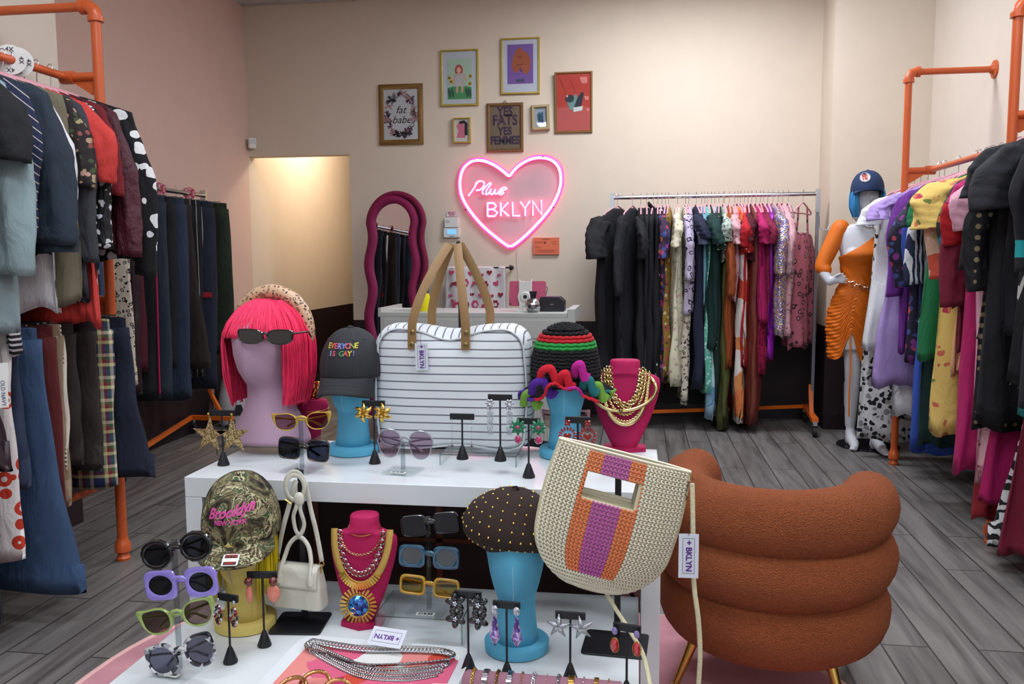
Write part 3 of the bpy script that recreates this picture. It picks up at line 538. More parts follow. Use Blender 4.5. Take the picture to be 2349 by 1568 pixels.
# ---------------------------------------------------------------- clothes on the right rack
def on_right(u, vb, name, lab, cat, m, Wd=.27, v=620, grp='clothes on the right pipe rack', xr=None, zr=None, rz=None, **k):
    xr = XRr if xr is None else xr; zr = ZRr if zr is None else zr
    xf = xr-Wd-.02; p = onx(u, v, xf); z = onx(u, vb, xf).z
    return garment(name, lab, cat, K[m] if isinstance(m, str) else m, (xr, p.y, zr+.016), (R.uniform(-.06, .10)) if rz is None else rz, Wd=Wd, L=zr+.016-z, T=k.pop('T', .03), group=grp, **k)
RR = [
 (2002, 700, 'top', 'black top with white dots at the far end of right rack', 'top', 'blkdot', dict(Wd=.215)),
 (2010, 800, 'dress', 'white tiered ruffled dress with flutter sleeves on right rack', 'dress', 'white', dict(Wd=.26, sl=.16, sr=.07, tiers=((.45, .02), (.6, .02), (.75, .02)), T=.045, flare=1.25)),
 (2000, 1015, 'dress', 'white long dress with black rose print on right rack', 'dress', 'wfloral', dict(Wd=.25, T=.05, flare=1.3)),
 (2032, 890, 'dress', 'lilac long dress with ruffled hem on right rack', 'dress', 'lilac', dict(Wd=.28, sl=.14, sr=.06, tiers=((.80, .04),), T=.045, flare=1.15)),
 (2055, 960, 'shorts', 'white linen jumpsuit hanging below the lilac dress', 'jumpsuit', 'white', dict(Wd=.2, T=.05)),
 (2062, 810, 'shirt', 'purple long-sleeved shirt right of lilac dress', 'shirt', 'purple', dict(Wd=.27, sl=.58, T=.04)),
 (2084, 835, 'dress', 'black dress with orange and purple flowers and puffed sleeves', 'dress', 'dfloral', dict(Wd=.29, sl=.52, T=.045, sr=.06, puff=.3)),
 (2100, 1045, 'dress', 'royal blue long dress on right rack', 'dress', 'royal', dict(Wd=.27, T=.035, sl=.4)),
 (2112, 740, 'shirt', 'white and navy striped shirt beside the blue dress', 'shirt', 'nstripe', dict(Wd=.27, T=.02, sl=.5)),
 (2120, 600, 'tshirt', 'very dark green t-shirt left of the green ruffle dress', 't-shirt', 'dgreen', dict(Wd=.28, sl=.2, sr=.075)),
 (2124, 1030, 'trousers', 'dark teal long dress reaching low beneath green ruffles', 'dress', 'bottle', dict(Wd=.26, T=.04)),
 (2130, 825, 'dress', 'emerald green dress with ruffled tiers', 'dress', 'green', dict(Wd=.29, sl=.2, T=.045, tiers=((.55, .03), (.72, .03)), flare=1.1)),
 (2150, 1000, 'dress', 'yellow dress with pink roses and wide short sleeves', 'dress', 'yfloral', dict(Wd=.31, sl=.22, sr=.10, T=.05)),
 (2164, 735, 'blouse', 'peach and coral tie-dyed blouse with long sleeves', 'blouse', 'tiedye', dict(Wd=.29, sl=.46, sr=.065, T=.03)),
 (2180, 700, 'blouse', 'teal, brown and black patterned blouse', 'blouse', 'teal_print', dict(Wd=.29, sl=.5, T=.03)),
 (2192, 860, 'tshirt', 'peach plain top behind the wine coloured blouse', 'top', 'peach', dict(Wd=.26, T=.02)),
 (2200, 805, 'blouse', 'wine red blouse with full cuffed sleeves', 'blouse', 'wine', dict(Wd=.29, sl=.58, sr=.065, T=.04, puff=.25)),
 (2210, 700, 'top', 'bright red top beside the magenta dress', 'top', 'red', dict(Wd=.28, sl=.3, T=.02)),
 (2226, 1095, 'dress', 'long magenta dress with wide skirt on right rack', 'dress', 'magenta', dict(Wd=.30, T=.07, flare=1.2, sl=.12)),
 (2240, 935, 'trousers', 'pale pink long t-shirt dress on right rack', 'dress', 'pink', dict(Wd=.30, sl=.24, sr=.075, T=.03)),
 (2252, 990, 'dress', 'black dress with large gold polka dots', 'dress', 'polka_gold', dict(Wd=.31, T=.045, sl=.5)),
 (2262, 1120, 'dress', 'pink ditsy floral long dress behind the polka dots', 'dress', 'pinkfl', dict(Wd=.27, T=.03)),
]
for u, vb, nm, lab, cat, m, k in RR: on_right(u, vb, nm, lab, cat, m, **k)
RN = [
 (3.86, .95, 'shirt', 'black shirt with small white print, first on right-edge rack', 'shirt', mat('black_white_print', '#141418', .85, kind='blot', cols=['#b5b5b5', '#8a9a5a'], sc=16, p=.22), dict(sl=.5)),
 (3.74, .62, 'dress', 'black ruffled dress second on right-edge rack', 'dress', 'black', dict(sl=.2, sr=.08, tiers=((.5, .03),))),
 (3.62, 1.0, 'tshirt', 'black t-shirt with pale printed letters on right-edge rack', 't-shirt', 'black2', dict(sl=.26, sr=.09, extra='tee')),
 (3.50, .80, 'dress', 'black and white pinstriped dress on right-edge rack', 'dress', 'pinstripe', dict()),
 (3.40, .70, 'shirt', 'black shirt with turquoise band on right-edge rack', 'shirt', mat('black_turquoise_band', '#15151b', .85, kind='stripe', cols=['#1a9a9c'], sc=1.6, p=.10, d=(0, 0, 1)), dict(sl=.5)),
 (3.28, .55, 'dress', 'black long dress sixth on right-edge rack', 'dress', 'black', dict(sl=.5)),
 (3.14, .50, 'coat', 'long black coat nearest the viewer on right-edge rack', 'coat', 'black2', dict(sl=.58)),
]
for y, zb, nm, lab, cat, m, k in RN:
    ex = k.pop('extra', None)
    o = garment(nm, lab, cat, K[m] if isinstance(m, str) else m, (1.75, y, 1.916), R.uniform(-.05, .1), Wd=.30, L=1.916-zb, T=.045, group='black clothes on the right-edge rack', **k)
    if ex: text('lettering', 'NSYA', .12, mat('pale_print', '#a9a58a', .8), o, Tm(-.16, -.055, -.42) @ FACE @ Matrix.Rotation(-.3, 4, 'Z'), ext=.002)
LOWR = [
 (3.95, .14, 'long red tulle skirt hanging lowest on the right-edge rack', 'redtulle', .95, .21),
 (3.84, .25, 'bright magenta long skirt beneath the black clothes', 'magenta', .95, .23),
 (3.70, .10, 'black and white zebra trousers beside the orange post', 'zebra', .95, .17),
 (3.52, .12, 'dark red long skirt at the right edge near the floor', 'wine', .95, .25),
]
for y, zb, lab, m, zr, w in LOWR:
    pants(lab, K[m], (1.76, y, .90), .05, L=.90-zb, w=w, w1=w*1.25, T=.045, group='long skirts low on the right racks', name='skirt' if m != 'zebra' else 'trousers', cat='skirt' if m != 'zebra' else 'trousers', skirt=m != 'zebra')
# ---------------------------------------------------------------- clothes on the left rack, upper rail
LU = [
 (3.20, 1.28, 'cardigan', 'black cardigan with white stars, farthest on the left rack', 'cardigan', 'stars', dict(sl=.66, Wd=.36, sr=.055)),
 (3.12, 1.32, 'jacket', 'quilted burgundy jacket beside the star cardigan', 'jacket', 'burg', dict(sl=.58, Wd=.33, sr=.062)),
 (3.05, 1.36, 'tshirt', 'dark red t-shirt with wide short sleeve on the left rack', 't-shirt', 'wine2', dict(sl=.34, Wd=.31, sr=.06)),
 (2.98, 1.15, 'jacket', 'black jacket with white sequin streaks', 'jacket', 'seq_bw', dict(sl=.55, Wd=.30)),
 (2.94, 1.04, 'shirt', 'coral red shirt hanging low behind the denim jacket', 'shirt', 'coral', dict(sl=.3, Wd=.31)),
 (2.91, 1.14, 'cardigan', 'charcoal grey cardigan left of the sequin jacket', 'cardigan', 'grey', dict(sl=.6, Wd=.30)),
 (2.86, 1.16, 'blouse', 'dark blouse with small muted flowers', 'blouse', 'floral_dark', dict(sl=.32, Wd=.30)),
 (2.80, 1.13, 'vest', 'khaki olive sleeveless vest on the left rack', 'vest', 'khaki', dict(Wd=.33, T=.04)),
 (2.75, 1.10, 'shirt', 'white shirt beside the khaki vest', 'shirt', 'white', dict(sl=.46, Wd=.29)),
 (2.67, 1.31, 'jacket', 'dark blue denim jacket with stitched sleeve on left rack', 'jacket', 'd_dark', dict(sl=.54, Wd=.33, sr=.082, T=.05, collar=1, cuff=1)),
 (2.60, 1.33, 'shirt', 'navy shirt with fine diagonal pinstripes', 'shirt', 'navystripe', dict(sl=.5, Wd=.30)),
 (2.58, .98, 'shirt', 'black and white striped shirt on the left rack', 'shirt', 'bwstripe', dict(sl=.4, Wd=.28)),
 (2.47, 1.05, 'coat', 'pale sage green coat with long sleeves', 'coat', 'sage', dict(sl=.64, Wd=.33, sr=.08, T=.055)),
 (2.40, 1.40, 'tshirt', 'black t-shirt hanging before the sage coat', 't-shirt', 'black', dict(sl=.28, Wd=.33, sr=.08)),
 (2.34, 1.30, 'shirt', 'mustard corduroy shirt showing below the frayed denim', 'shirt', 'mustard', dict(sl=.66, Wd=.30, sr=.055)),
 (2.28, 1.28, 'jacket', 'light blue frayed denim jacket on the left rack', 'jacket', 'd_light', dict(sl=.56, Wd=.32, sr=.075, T=.045, cuff=1)),
 (2.18, 1.10, 'coat', 'black long coat nearest the viewer on left rack', 'coat', 'black2', dict(sl=.6, Wd=.30)),
 (2.08, 1.05, 'coat', 'charcoal wool coat at the left picture edge', 'coat', 'charcoal', dict(sl=.6, Wd=.32, T=.05)),
]
K['wine2'] = plain('#6b0d18')
for y, zb, nm, lab, cat, m, k in LU:
    for q in ('collar', 'cuff'):
        if k.get(q) == 1: k[q] = K[m]
    garment(nm, lab, cat, K[m], (XLr, y, ZLr+.016), R.uniform(-.05, .08), L=ZLr-zb, T=k.pop('T', .035), group='jackets on the upper left rail', **k)
# lower rail
LL = [
 (3.22, .38, 'dark navy flared jeans, farthest on the lower left rail', 'd_navy', .20, .17, 'jeans'),
 (3.12, .36, 'bright madras plaid trousers on the lower left rail', 'plaid', .19, .10, 'trousers'),
 (3.04, .45, 'charcoal trousers beside the plaid pair', 'brownc', .18, .10, 'trousers'),
 (2.80, .10, 'dark brick red trousers reaching nearly to the floor', 'brick', .18, .12, 'trousers'),
 (2.92, .50, 'dark brown trousers left of the charcoal pair', 'brown2', .18, .11, 'trousers'),
 (2.86, .45, 'black and cream houndstooth trousers', 'hound', .18, .10, 'trousers'),
 (2.84, .36, 'tan straight trousers beside the houndstooth pair', 'tanp', .18, .10, 'trousers'),
 (2.70, .10, 'mid-blue wide flared jeans on the lower left rail', 'd_mid', .20, .21, 'jeans'),
 (2.61, .50, 'faded light blue jeans beside the wide flares', 'd_wash', .18, .12, 'jeans'),
 (2.54, .26, 'white trousers printed with red rings', 'circ', .20, .12, 'trousers'),
 (2.46, .60, 'shiny dark brown leather trousers', 'leather', .21, .13, 'trousers'),
 (2.38, .12, 'black trousers with pale tree print near the left edge', 'whitefl', .20, .14, 'trousers'),
 (2.32, .22, 'white lace trousers near the left edge', 'wlace', .18, .11, 'trousers'),
 (2.26, .42, 'white trousers with yellow side stripe at left edge', 'ystripe', .18, .10, 'trousers'),
 (2.18, .14, 'grey frayed jeans at the left picture edge', 'charcoal', .18, .13, 'jeans'),
]
for y, zb, lab, m, w, w1, nm in LL:
    pants(lab, K[m], (XLr+.06, y, ZLo+.016), R.uniform(-.04, .08), L=ZLo-zb, w=w, w1=w1, T=.032, group='trousers on the lower left rail', name=nm, cat=nm)
# ---------------------------------------------------------------- trousers on the chrome rack by the pink wall
LC = [
 (5.72, .62, 'dark green cargo trousers, rightmost on the chrome rack', 'cargo', .25, .13, 'trousers'),
 (5.60, .66, 'black trousers beside the green cargo pair', 'charcoal', .21, .11, 'trousers'),
 (5.48, .40, 'dark blue jeans with red patch on the thigh', 'd_navy', .24, .12, 'jeans'),
 (5.36, .50, 'black and white pinstriped trousers on the chrome rack', 'pinstripe', .22, .11, 'trousers'),
 (5.26, .58, 'dark brown flared trousers on the chrome rack', 'brown2', .22, .19, 'trousers'),
 (5.15, .38, 'blue stonewashed jeans right of the black ones', 'd_wash', .23, .12, 'jeans'),
 (5.03, .60, 'black skinny trousers in middle of chrome rack', 'black', .22, .10, 'trousers'),
 (4.92, .42, 'indigo jeans left of the black skinny pair', 'd_dark', .23, .12, 'jeans'),
 (4.82, .44, 'black trousers with a bright pink side stripe', 'black2', .22, .11, 'trousers'),
 (4.72, .62, 'maroon straight trousers half hidden on chrome rack', 'maroon', .20, .10, 'trousers'),
 (4.60, .50, 'black leather-look trousers with high waistband', 'leather', .25, .12, 'trousers'),
 (4.50, .58, 'cream leopard-print trousers on the chrome rack', 'leop', .24, .14, 'trousers'),
 (4.40, .48, 'cream white trousers left of the leopard pair', 'cream', .20, .12, 'trousers'),
 (4.30, .52, 'mid-blue jeans at the near end of chrome rack', 'd_mid', .21, .13, 'jeans'),
]
for y, zb, lab, m, w, w1, nm in LC:
    o = pants(lab, K[m], (-3.12, y, 1.776), R.uniform(-.04, .22), L=1.776-zb, w=w, w1=w1, T=.042, group='trousers on the chrome rack', name=nm, cat=nm)
    if 'pink side' in lab: MB().tube([(w*1.08, -.01, -.2), (w*1.02, -.01, -.6), (w*.96, -.01, -1.3)], .012, 8, flat=.5).build('side_stripe', mat('hot_pink_braid', '#c4255e', .7), o)
    if 'red patch' in lab: MB().box((w*.75, -.046, -.72), (.10, .006, .035)).build('patch', mat('red_patch', '#a01a24', .7), o)
def disc(lab, x, y, z, m, r=.045, txt=None, tm=None, rz=0, grp=None):
    o = thing('size_divider', lab, 'size divider', (x, y, z), rz, group=grp)
    n = 28; MB().ring([(r*cos(2*pi*i/n), r*sin(2*pi*i/n)) for i in range(n)], [(.018*cos(2*pi*i/n), .018*sin(2*pi*i/n)) for i in range(n)], .003).build('disc', m, o)
    if txt:
        for k, (a, b) in enumerate(((0, 1), (1, 0), (0, -1), (-1, 0))):
            q = text('lettering', txt, r*.42, tm, o, Tm(a*r*.68, -.003, b*r*.68) @ FACE @ Matrix.Rotation(-pi/2*k, 4, 'Z'), ext=.0004)
    return o
RD = mat('red_size_disc', '#b3163a', .4); WT = mat('white_print', '#e8d8dc', .5)
for y, s_, w_ in ((5.66, 'SIZE', 'nearest the rack end post'), (5.28, 'PLUS', 'in the middle of the rail'), (5.0, 'SIZE', 'farthest left of three')):
    disc('red round size divider '+w_, -3.12, y, 1.76, RD, .042, s_, WT, rad(35), 'red size dividers on chrome rail')
disc('white round 4X size divider on the left orange rail', XLr, 2.98, ZLr, WPL, .055, '4X', INK, rad(30)); disc('white round 4X size divider, hindmost on the left orange rail', XLr, 3.02, ZLr, WPL, .055, '4X', INK, rad(30))

tp = onx(5, 832, -1.93); o = thing('price_tag', 'white paper price tag hanging at the left edge of the trousers', 'tag', tuple(tp), rad(38)); MB().box((0, 0, -.04), (.030, .001, .08)).build('card', WPL, o); MB().tube([(0, 0, 0), (-.005, .01, .05)], .0006, 4).build('string', INK, o)
tp = onx(5, 868, -1.92); o = thing('price_tag', 'narrow white tag reading OLD NAVY at the left edge', 'tag', tuple(tp), rad(38)); MB().box((0, 0, -.045), (.026, .001, .09)).build('card', WPL, o); text('lettering', 'OLD NAVY', .016, mat('navy_ink', '#1c2c5a', .6), o, Tm(0, -.001, -.045) @ FACE @ Matrix.Rotation(-pi/2, 4, 'Z'), ext=.0003)
# ---------------------------------------------------------------- things on the back wall
def bw(u, v, Y=YB): return ony(u, v, Y)
FR_ = {'dull': mat('antique_gold_frame', '#8a6a3c', .4, .6, bump=(90, .3)), 'gold': mat('satin_gold_frame', '#c9b257', .3, .7), 'bronze': mat('bronze_frame', '#7a5a38', .4, .5, bump=(160, .5)), 'pale': mat('pale_gilt_frame', '#b3a27a', .45, .3)}
GLS = mat('picture_glass', '#ffffff', .03, alpha=.12)
def glass_mat():
    return thin_glass('thin_picture_glass')
    m = bpy.data.materials.new('thin_picture_glass'); m.use_nodes = True; nt = m.node_tree; L = nt.links.new; nt.nodes.remove(nt.nodes['Principled BSDF'])
    t = nd(nt, 'BsdfTransparent'); g = nd(nt, 'BsdfGlossy'); g.inputs['Roughness'].default_value = .02; f = nd(nt, 'Fresnel'); mx = nd(nt, 'MixShader'); L(f.outputs[0], mx.inputs[0]); L(t.outputs[0], mx.inputs[1]); L(g.outputs[0], mx.inputs[2]); L(mx.outputs[0], nt.nodes['Material Output'].inputs[0]); return m
PG = glass_mat()
def frame(lab, x0, y0, x1, y1, fm, bw_=.022, matte=None, art='#b03a30', tilt=0, dep=.022):
    a, b = bw(x0, y0), bw(x1, y1); w, h = abs(b.x-a.x), abs(a.z-b.z); c = (a+b)/2
    o = thing('picture_frame', lab, 'picture', (c.x, YB-dep/2-.001, c.z), group=None, rot=(0, tilt, 0))
    O = [(-w/2, -h/2), (w/2, -h/2), (w/2, h/2), (-w/2, h/2)]; I = [(-w/2+bw_, -h/2+bw_), (w/2-bw_, -h/2+bw_), (w/2-bw_, h/2-bw_), (-w/2+bw_, h/2-bw_)]
    MB().ring(O, I, dep, bev=.3).build('frame', FR_[fm], o)
    bk = MB().box((0, .002, 0), (w-bw_*1.6, .004, h-bw_*1.6)).build('mount' if matte else 'print', mat('paper_'+(matte or art), matte or art, .7), o)
    MB().box((0, -.004, 0), (w-bw_*2, .001, h-bw_*2)).build('glass', PG, o)
    return o, w-2*bw_, h-2*bw_
def flat(name, pts, m, par, y=-.001, t=.001): return MB().prism(pts, t, M=Tm(0, y, 0)).build(name, m, par)
def ell(cx, cy, rx, ry, n=24, rot=0): return [(cx+rx*cos(2*pi*i/n)*cos(rot)-ry*sin(2*pi*i/n)*sin(rot), cy+rx*cos(2*pi*i/n)*sin(rot)+ry*sin(2*pi*i/n)*cos(rot)) for i in range(n)]
def pc(c): return mat('print_'+c, c, .75)
o, w, h = frame('old gold frame with fat babe lettering in a flower wreath', 869, 195, 972, 331, 'dull', .042, art='#c9cbcc')
text('lettering', 'fat', .085, INK, o, Tm(0, -.002, .035) @ FACE, shear=.35, ext=.0003); text('lettering', 'babe', .085, INK, o, Tm(.005, -.002, -.045) @ FACE, shear=.35, ext=.0003)
fl = [pc(c) for c in ('#5a3550', '#6c4a66', '#7d7f86', '#b08a88', '#3a2a40')]
for q in range(5):
    mb = MB()
    for k in range(9):
        a = R.uniform(0, 2*pi) if q else rad(200+k*15); x, z = w*.40*cos(a), h*.41*sin(a)
        if -.1 < z < .1 and abs(x) < w*.3: continue
        n = R.choice((5, 6, 4)); s_ = R.uniform(.010, .024)
        for j in range(n): 
            b = 2*pi*j/n+R.random(); mb.prism(ell(x+s_*cos(b), z+s_*sin(b), s_, s_*.38, 8, b), .0006, M=Tm(0, -.0012-.0003*q, 0))
    mb.build('flower_motif', fl[q], o)
o, w, h = frame('thin gold frame with drawing of red-haired figure in white dress', 1011, 116, 1099, 242, 'gold', .016, matte='#c6cbd2', art='#c6cbd2')
flat('print', [(-.10, -.17), (.10, -.17), (.10, .15), (-.10, .15)], pc('#b5ceb8'), o); flat('lawn', [(-.10, -.17), (.10, -.17), (.10, -.08), (0, -.05), (-.10, -.08)], pc('#4f9a62'), o, -.0018)
flat('hair_shape', ell(-.005, .06, .034, .045), pc('#b8504a'), o, -.0022); flat('dress_shape', [(-.03, .035), (.03, .035), (.05, -.07), (-.055, -.07)], pc('#d9d5d0'), o, -.003); flat('face_shape', ell(-.005, .06, .018, .024), pc('#d9a890'), o, -.0032)
for s_ in (-1, 1): flat('leg_shape', [(s_*.012, -.07), (s_*.032, -.07), (s_*.028, -.12), (s_*.014, -.12)], pc('#d9a890'), o, -.003); flat('arm_shape', [(s_*.028, .03), (s_*.04, .03), (s_*.065, -.03), (s_*.05, -.03)], pc('#d9a890'), o, -.0029)
for x, z in ((-.085, .0), (-.07, -.03), (.09, .01), (.085, -.05)): flat('sunflower_shape', ell(x, z, .016, .016, 10), pc('#c9a23a'), o, -.003); flat('sunflower_centre', ell(x, z, .007, .007, 8), pc('#3a2a1a'), o, -.0036)
for x in (-.085, .082, -.06, .06): flat('leaf_shape', ell(x, -.12, .012, .04, 10, .2), pc('#2f6048'), o, -.0026)
o, w, h = frame('thin gold frame with purple drawing of an orange bending figure', 1149, 89, 1239, 215, 'gold', .016, matte='#c6c8d4', art='#c6c8d4')
flat('print', [(-.105, -.14), (.105, -.14), (.105, .17), (-.105, .17)], pc('#7d5aa2'), o)
flat('figure', [(-.03, .13), (.0, .15), (.02, .12), (.06, .10), (.085, .04), (.08, -.03), (.05, -.07), (.02, -.05), (.0, -.01), (-.02, -.05), (-.05, -.05), (-.07, .0), (-.06, .07), (-.045, .10)], pc('#a8583a'), o, -.002)
MB().tube([(.0, -.0035, -.01), (.002, -.0035, -.04), (.02, -.0035, -.05)], .0015, 5).tube([(-.03, -.0035, .01), (.03, -.0035, .012)], .0015, 5).tube([(-.02, -.0035, .075), (0, -.0035, .06), (.01, -.0035, .09)], .0015, 5).build('outline', INK, o)
mb = MB()
for k in range(6): mb.box((-.03+k*.012, -.0025, -.115), (.007, .0008, .022+.004*(k % 2)))
mb.build('small_caption', pc('#2c4a40'), o)
o, w, h = frame('bronze frame with red print of a figure on a swing', 1273, 168, 1359, 304, 'dull', .016, art='#b8372c'); o.rotation_euler = (rad(3.5), 0, 0); o.location.y -= .012
flat('jumper_shape', [(-.05, -.01), (-.055, .045), (-.04, .05), (-.01, .03), (.02, .07), (.035, .03), (.01, -.03), (0, -.06), (-.03, -.05)], pc('#6f8f8c'), o, -.0015); flat('hair_shape', ell(-.03, .03, .035, .03), pc('#23303c'), o, -.0022); flat('trousers_shape', [(.0, -.05), (.06, -.04), (.085, .07), (.065, .08), (.03, .03)], pc('#1e2834'), o, -.0026); flat('seat_shape', [(.0, -.075), (.07, -.065), (.075, -.03), (.0, -.04)], pc('#d0cfcc'), o, -.003); flat('hand_shape', ell(-.05, .05, .008, .01, 10), pc('#e0a890'), o, -.003)
MB().tube([(-.05, -.003, .055), (-.11, -.003, .19)], .0008, 4).tube([(.02, -.003, .075), (-.03, -.003, .19)], .0008, 4).build('rope_lines', pc('#3a1c1a'), o)
for x, z, s_ in ((.09, .17, .05), (.11, .03, .03), (.118, -.06, .018)): flat('pink_block', [(x-s_*.8, z+s_*.5), (x+s_*.4, z+s_*.5), (x+s_*.4, z-s_*.5), (x-s_*.5, z-s_*.5)], pc('#d98078'), o, -.002)
o, w, h = frame('small gold frame with pink and black curved shape', 1040, 271, 1081, 328, 'gold', .013, art='#d2cbc8', dep=.035)
flat('pink_shape', [(-.045, -.06), (.03, -.06), (.02, -.02), (.028, .03), (.01, .06), (-.03, .06), (-.045, .03), (-.03, 0)], pc('#cf6f88'), o, -.001)
MB().tube([(-.02, -.003, .062), (.02, -.003, .068), (.038, -.003, .05), (.036, -.003, 0), (.038, -.003, -.04)], [.010, .012, .012, .012, .014], 8, flat=.2, nrm=(0, 1, 0)).build('black_shape', INK, o)
o, w, h = frame('ornate bronze frame lettered YES FATS YES FEMMES', 1117, 238, 1201, 348, 'bronze', .026, art='#7a6450')
pu = pc('#3a2440')
for st, z, s_, sp in (('YES', .125, .10, 1), ('FATS', .055, .115, 1), ('YES', -.03, .088, 1), ('FEMMES', -.105, .09, .92)): text('lettering', st, s_, pu, o, Tm(0, -.002, z) @ FACE @ Matrix.Diagonal((.82, 1, 1, 1)), ext=.0003, bold=.003, space=sp)
MB().tube([(-.02, .0, h/2+.02), (0, .0, h/2+.045), (.02, 0, h/2+.02)], .003, 6).build('hanging_loop', INK, o)
o, w, h = frame('tiny pale frame with blue and purple scribbled picture', 1220, 242, 1261, 299, 'pale', .026, art='#9aa6b2', tilt=-.03, dep=.04)
for q, c in enumerate(('#3f5a9a', '#5a3f8a', '#3f8a8a', '#2a3350')):
    mb = MB()
    for k in range(5): mb.tube([(R.uniform(-.025, .025), -.002-q*.0004, R.uniform(-.045, .045)) for _ in range(6)], .0022, 4)
    mb.build('scribble', pc(c), o)
# neon heart --------------------------------------------------------------------------
NX, NZ = bw(1171, 470).x, bw(1171, 470).z
sg = thing('neon_sign', 'pink neon heart sign reading Plus BKLYN on the back wall', 'neon sign', (NX, YB-.03, NZ))
s1 = 1/(1950/7.15)
def npx(u, v): p = bw(u, v); return (p.x-NX, p.z-NZ)
hp = [(1169, 404), (1155, 393), (1136, 380), (1112, 370), (1090, 369), (1072, 379), (1061, 396), (1057, 420), (1060, 446), (1071, 470), (1090, 497), (1112, 521), (1138, 543), (1158, 558), (1171, 565), (1185, 558), (1207, 540), (1230, 517), (1254, 490), (1273, 462), (1285, 432), (1287, 404), (1281, 383), (1267, 369), (1248, 363), (1226, 364), (1207, 371), (1190, 382), (1178, 394)]
H2 = [npx(*p) for p in hp]
def dens(P, k=3, closed=True):
    n = len(P); o = []
    for i in range(n if closed else n-1):
        a, b, c, d = P[(i-1) % n] if closed or i > 0 else P[i], P[i], P[(i+1) % n], P[(i+2) % n] if closed or i+2 < n else P[(i+1) % n]
        for j in range(k):
            t = j/k; o.append(tuple(.5*((2*b[q])+(-a[q]+c[q])*t+(2*a[q]-5*b[q]+4*c[q]-d[q])*t*t+(-a[q]+3*b[q]-3*c[q]+d[q])*t**3) for q in range(len(b))))
    if not closed: o.append(P[-1])
    return o
NC = lit('neon_core', '#ffa0cc', 3.4); NH = lit('neon_halo_glow', '#ff3f96', .95)  # NH: added glowing pink strips imitate the halo around the neon tubes
hx = dens(H2)
out = [(x*1.075, z*1.075+.002) for x, z in hx]
def acr():
    m = bpy.data.materials.new('halo_tinted_clear_acrylic'); m.use_nodes = True; nt = m.node_tree; L = nt.links.new; nt.nodes.remove(nt.nodes['Principled BSDF'])
    t = nd(nt, 'BsdfTransparent'); t.inputs[0].default_value = (.97, .90, .96, 1); g = nd(nt, 'BsdfGlossy'); g.inputs['Roughness'].default_value = .08; mx = nd(nt, 'MixShader'); mx.inputs[0].default_value = .05; L(t.outputs[0], mx.inputs[1]); L(g.outputs[0], mx.inputs[2]); L(mx.outputs[0], nt.nodes['Material Output'].inputs[0]); return m  # pink in the clear panel imitates the neon glow around the heart
MB().prism(out[::-1] if False else out, .005, M=Tm(0, .012, 0)).build('backing_panel', acr(), sg)
MB().tube([(x, -.002, z) for x, z in hx], .0105, 8, True).build('heart_tube', NC, sg); MB().tube([(x*1.0, .0055, z) for x, z in [(a*1.012, b*1.012) for a, b in hx]], .019, 8, True, flat=.3, nrm=(0, 1, 0)).build('heart_halo_strip', NH, sg)  # wide flat strip behind the tube is its halo, made as glowing geometry
wd = {'B': [[(1120, 466), (1120, 496)], [(1120, 466), (1134, 466), (1140, 473), (1134, 480), (1120, 481)], [(1134, 481), (1143, 488), (1136, 496), (1120, 496)]], 'K': [[(1150, 465), (1150, 496)], [(1167, 465), (1152, 481), (1169, 496)]], 'L': [[(1177, 464), (1178, 495), (1194, 495)]], 'Y': [[(1195, 463), (1206, 478), (1217, 461)], [(1206, 478), (1206, 495)]], 'N': [[(1224, 494), (1223, 461), (1244, 493), (1243, 459)]]}
mb = MB(); mh = MB()
def stroke(s_, sm=False, r=.0065):
    P = [npx(*q) for q in s_]; P = dens(P, 4, False) if sm else P
    mb.tube([(x, -.001, z) for x, z in P], r, 6); mh.tube([(x, .007, z) for x, z in P], r*1.9, 6, flat=.3, nrm=(0, 1, 0))
for k in wd:
    for s_ in wd[k]: stroke(s_)
mb.build('bklyn_letters', NC, sg); mh.build('letter_halo_strip', NH, sg); mb = MB(); mh = MB()
for s_ in ([(1076, 450), (1084, 439), (1095, 422), (1100, 415)], [(1090, 432), (1094, 420), (1104, 416), (1112, 419), (1110, 429), (1102, 436), (1094, 437)], [(1111, 446), (1108, 440), (1116, 428), (1126, 420), (1127, 424), (1118, 436), (1116, 446), (1122, 444), (1128, 434)], [(1128, 434), (1126, 443), (1131, 446), (1138, 435), (1136, 443), (1141, 445), (1150, 434)], [(1150, 434), (1158, 430), (1164, 434), (1152, 438), (1157, 443), (1149, 447), (1146, 443), (1156, 440)]): stroke(s_, True, .0055)
mb.build('plus_script', NC, sg); mh.build('script_halo_strip', NH, sg)
for u, v in ((1090, 368), (1246, 361), (1070, 481), (1270, 476), (1172, 568)): x, z = npx(u, v); MB().lathe([(.006, 0), (.006, .012)], 12, M=Tm(x, -.012, z, rx=-pi/2)).build('standoff_screw', BLACK, sg)
MB().tube([(.05, .01, -.27), (.06, .02, -.36), (.055, .02, -.45), (.07, .02, -.62)], .002, 5).build('power_cable', WPL, sg)
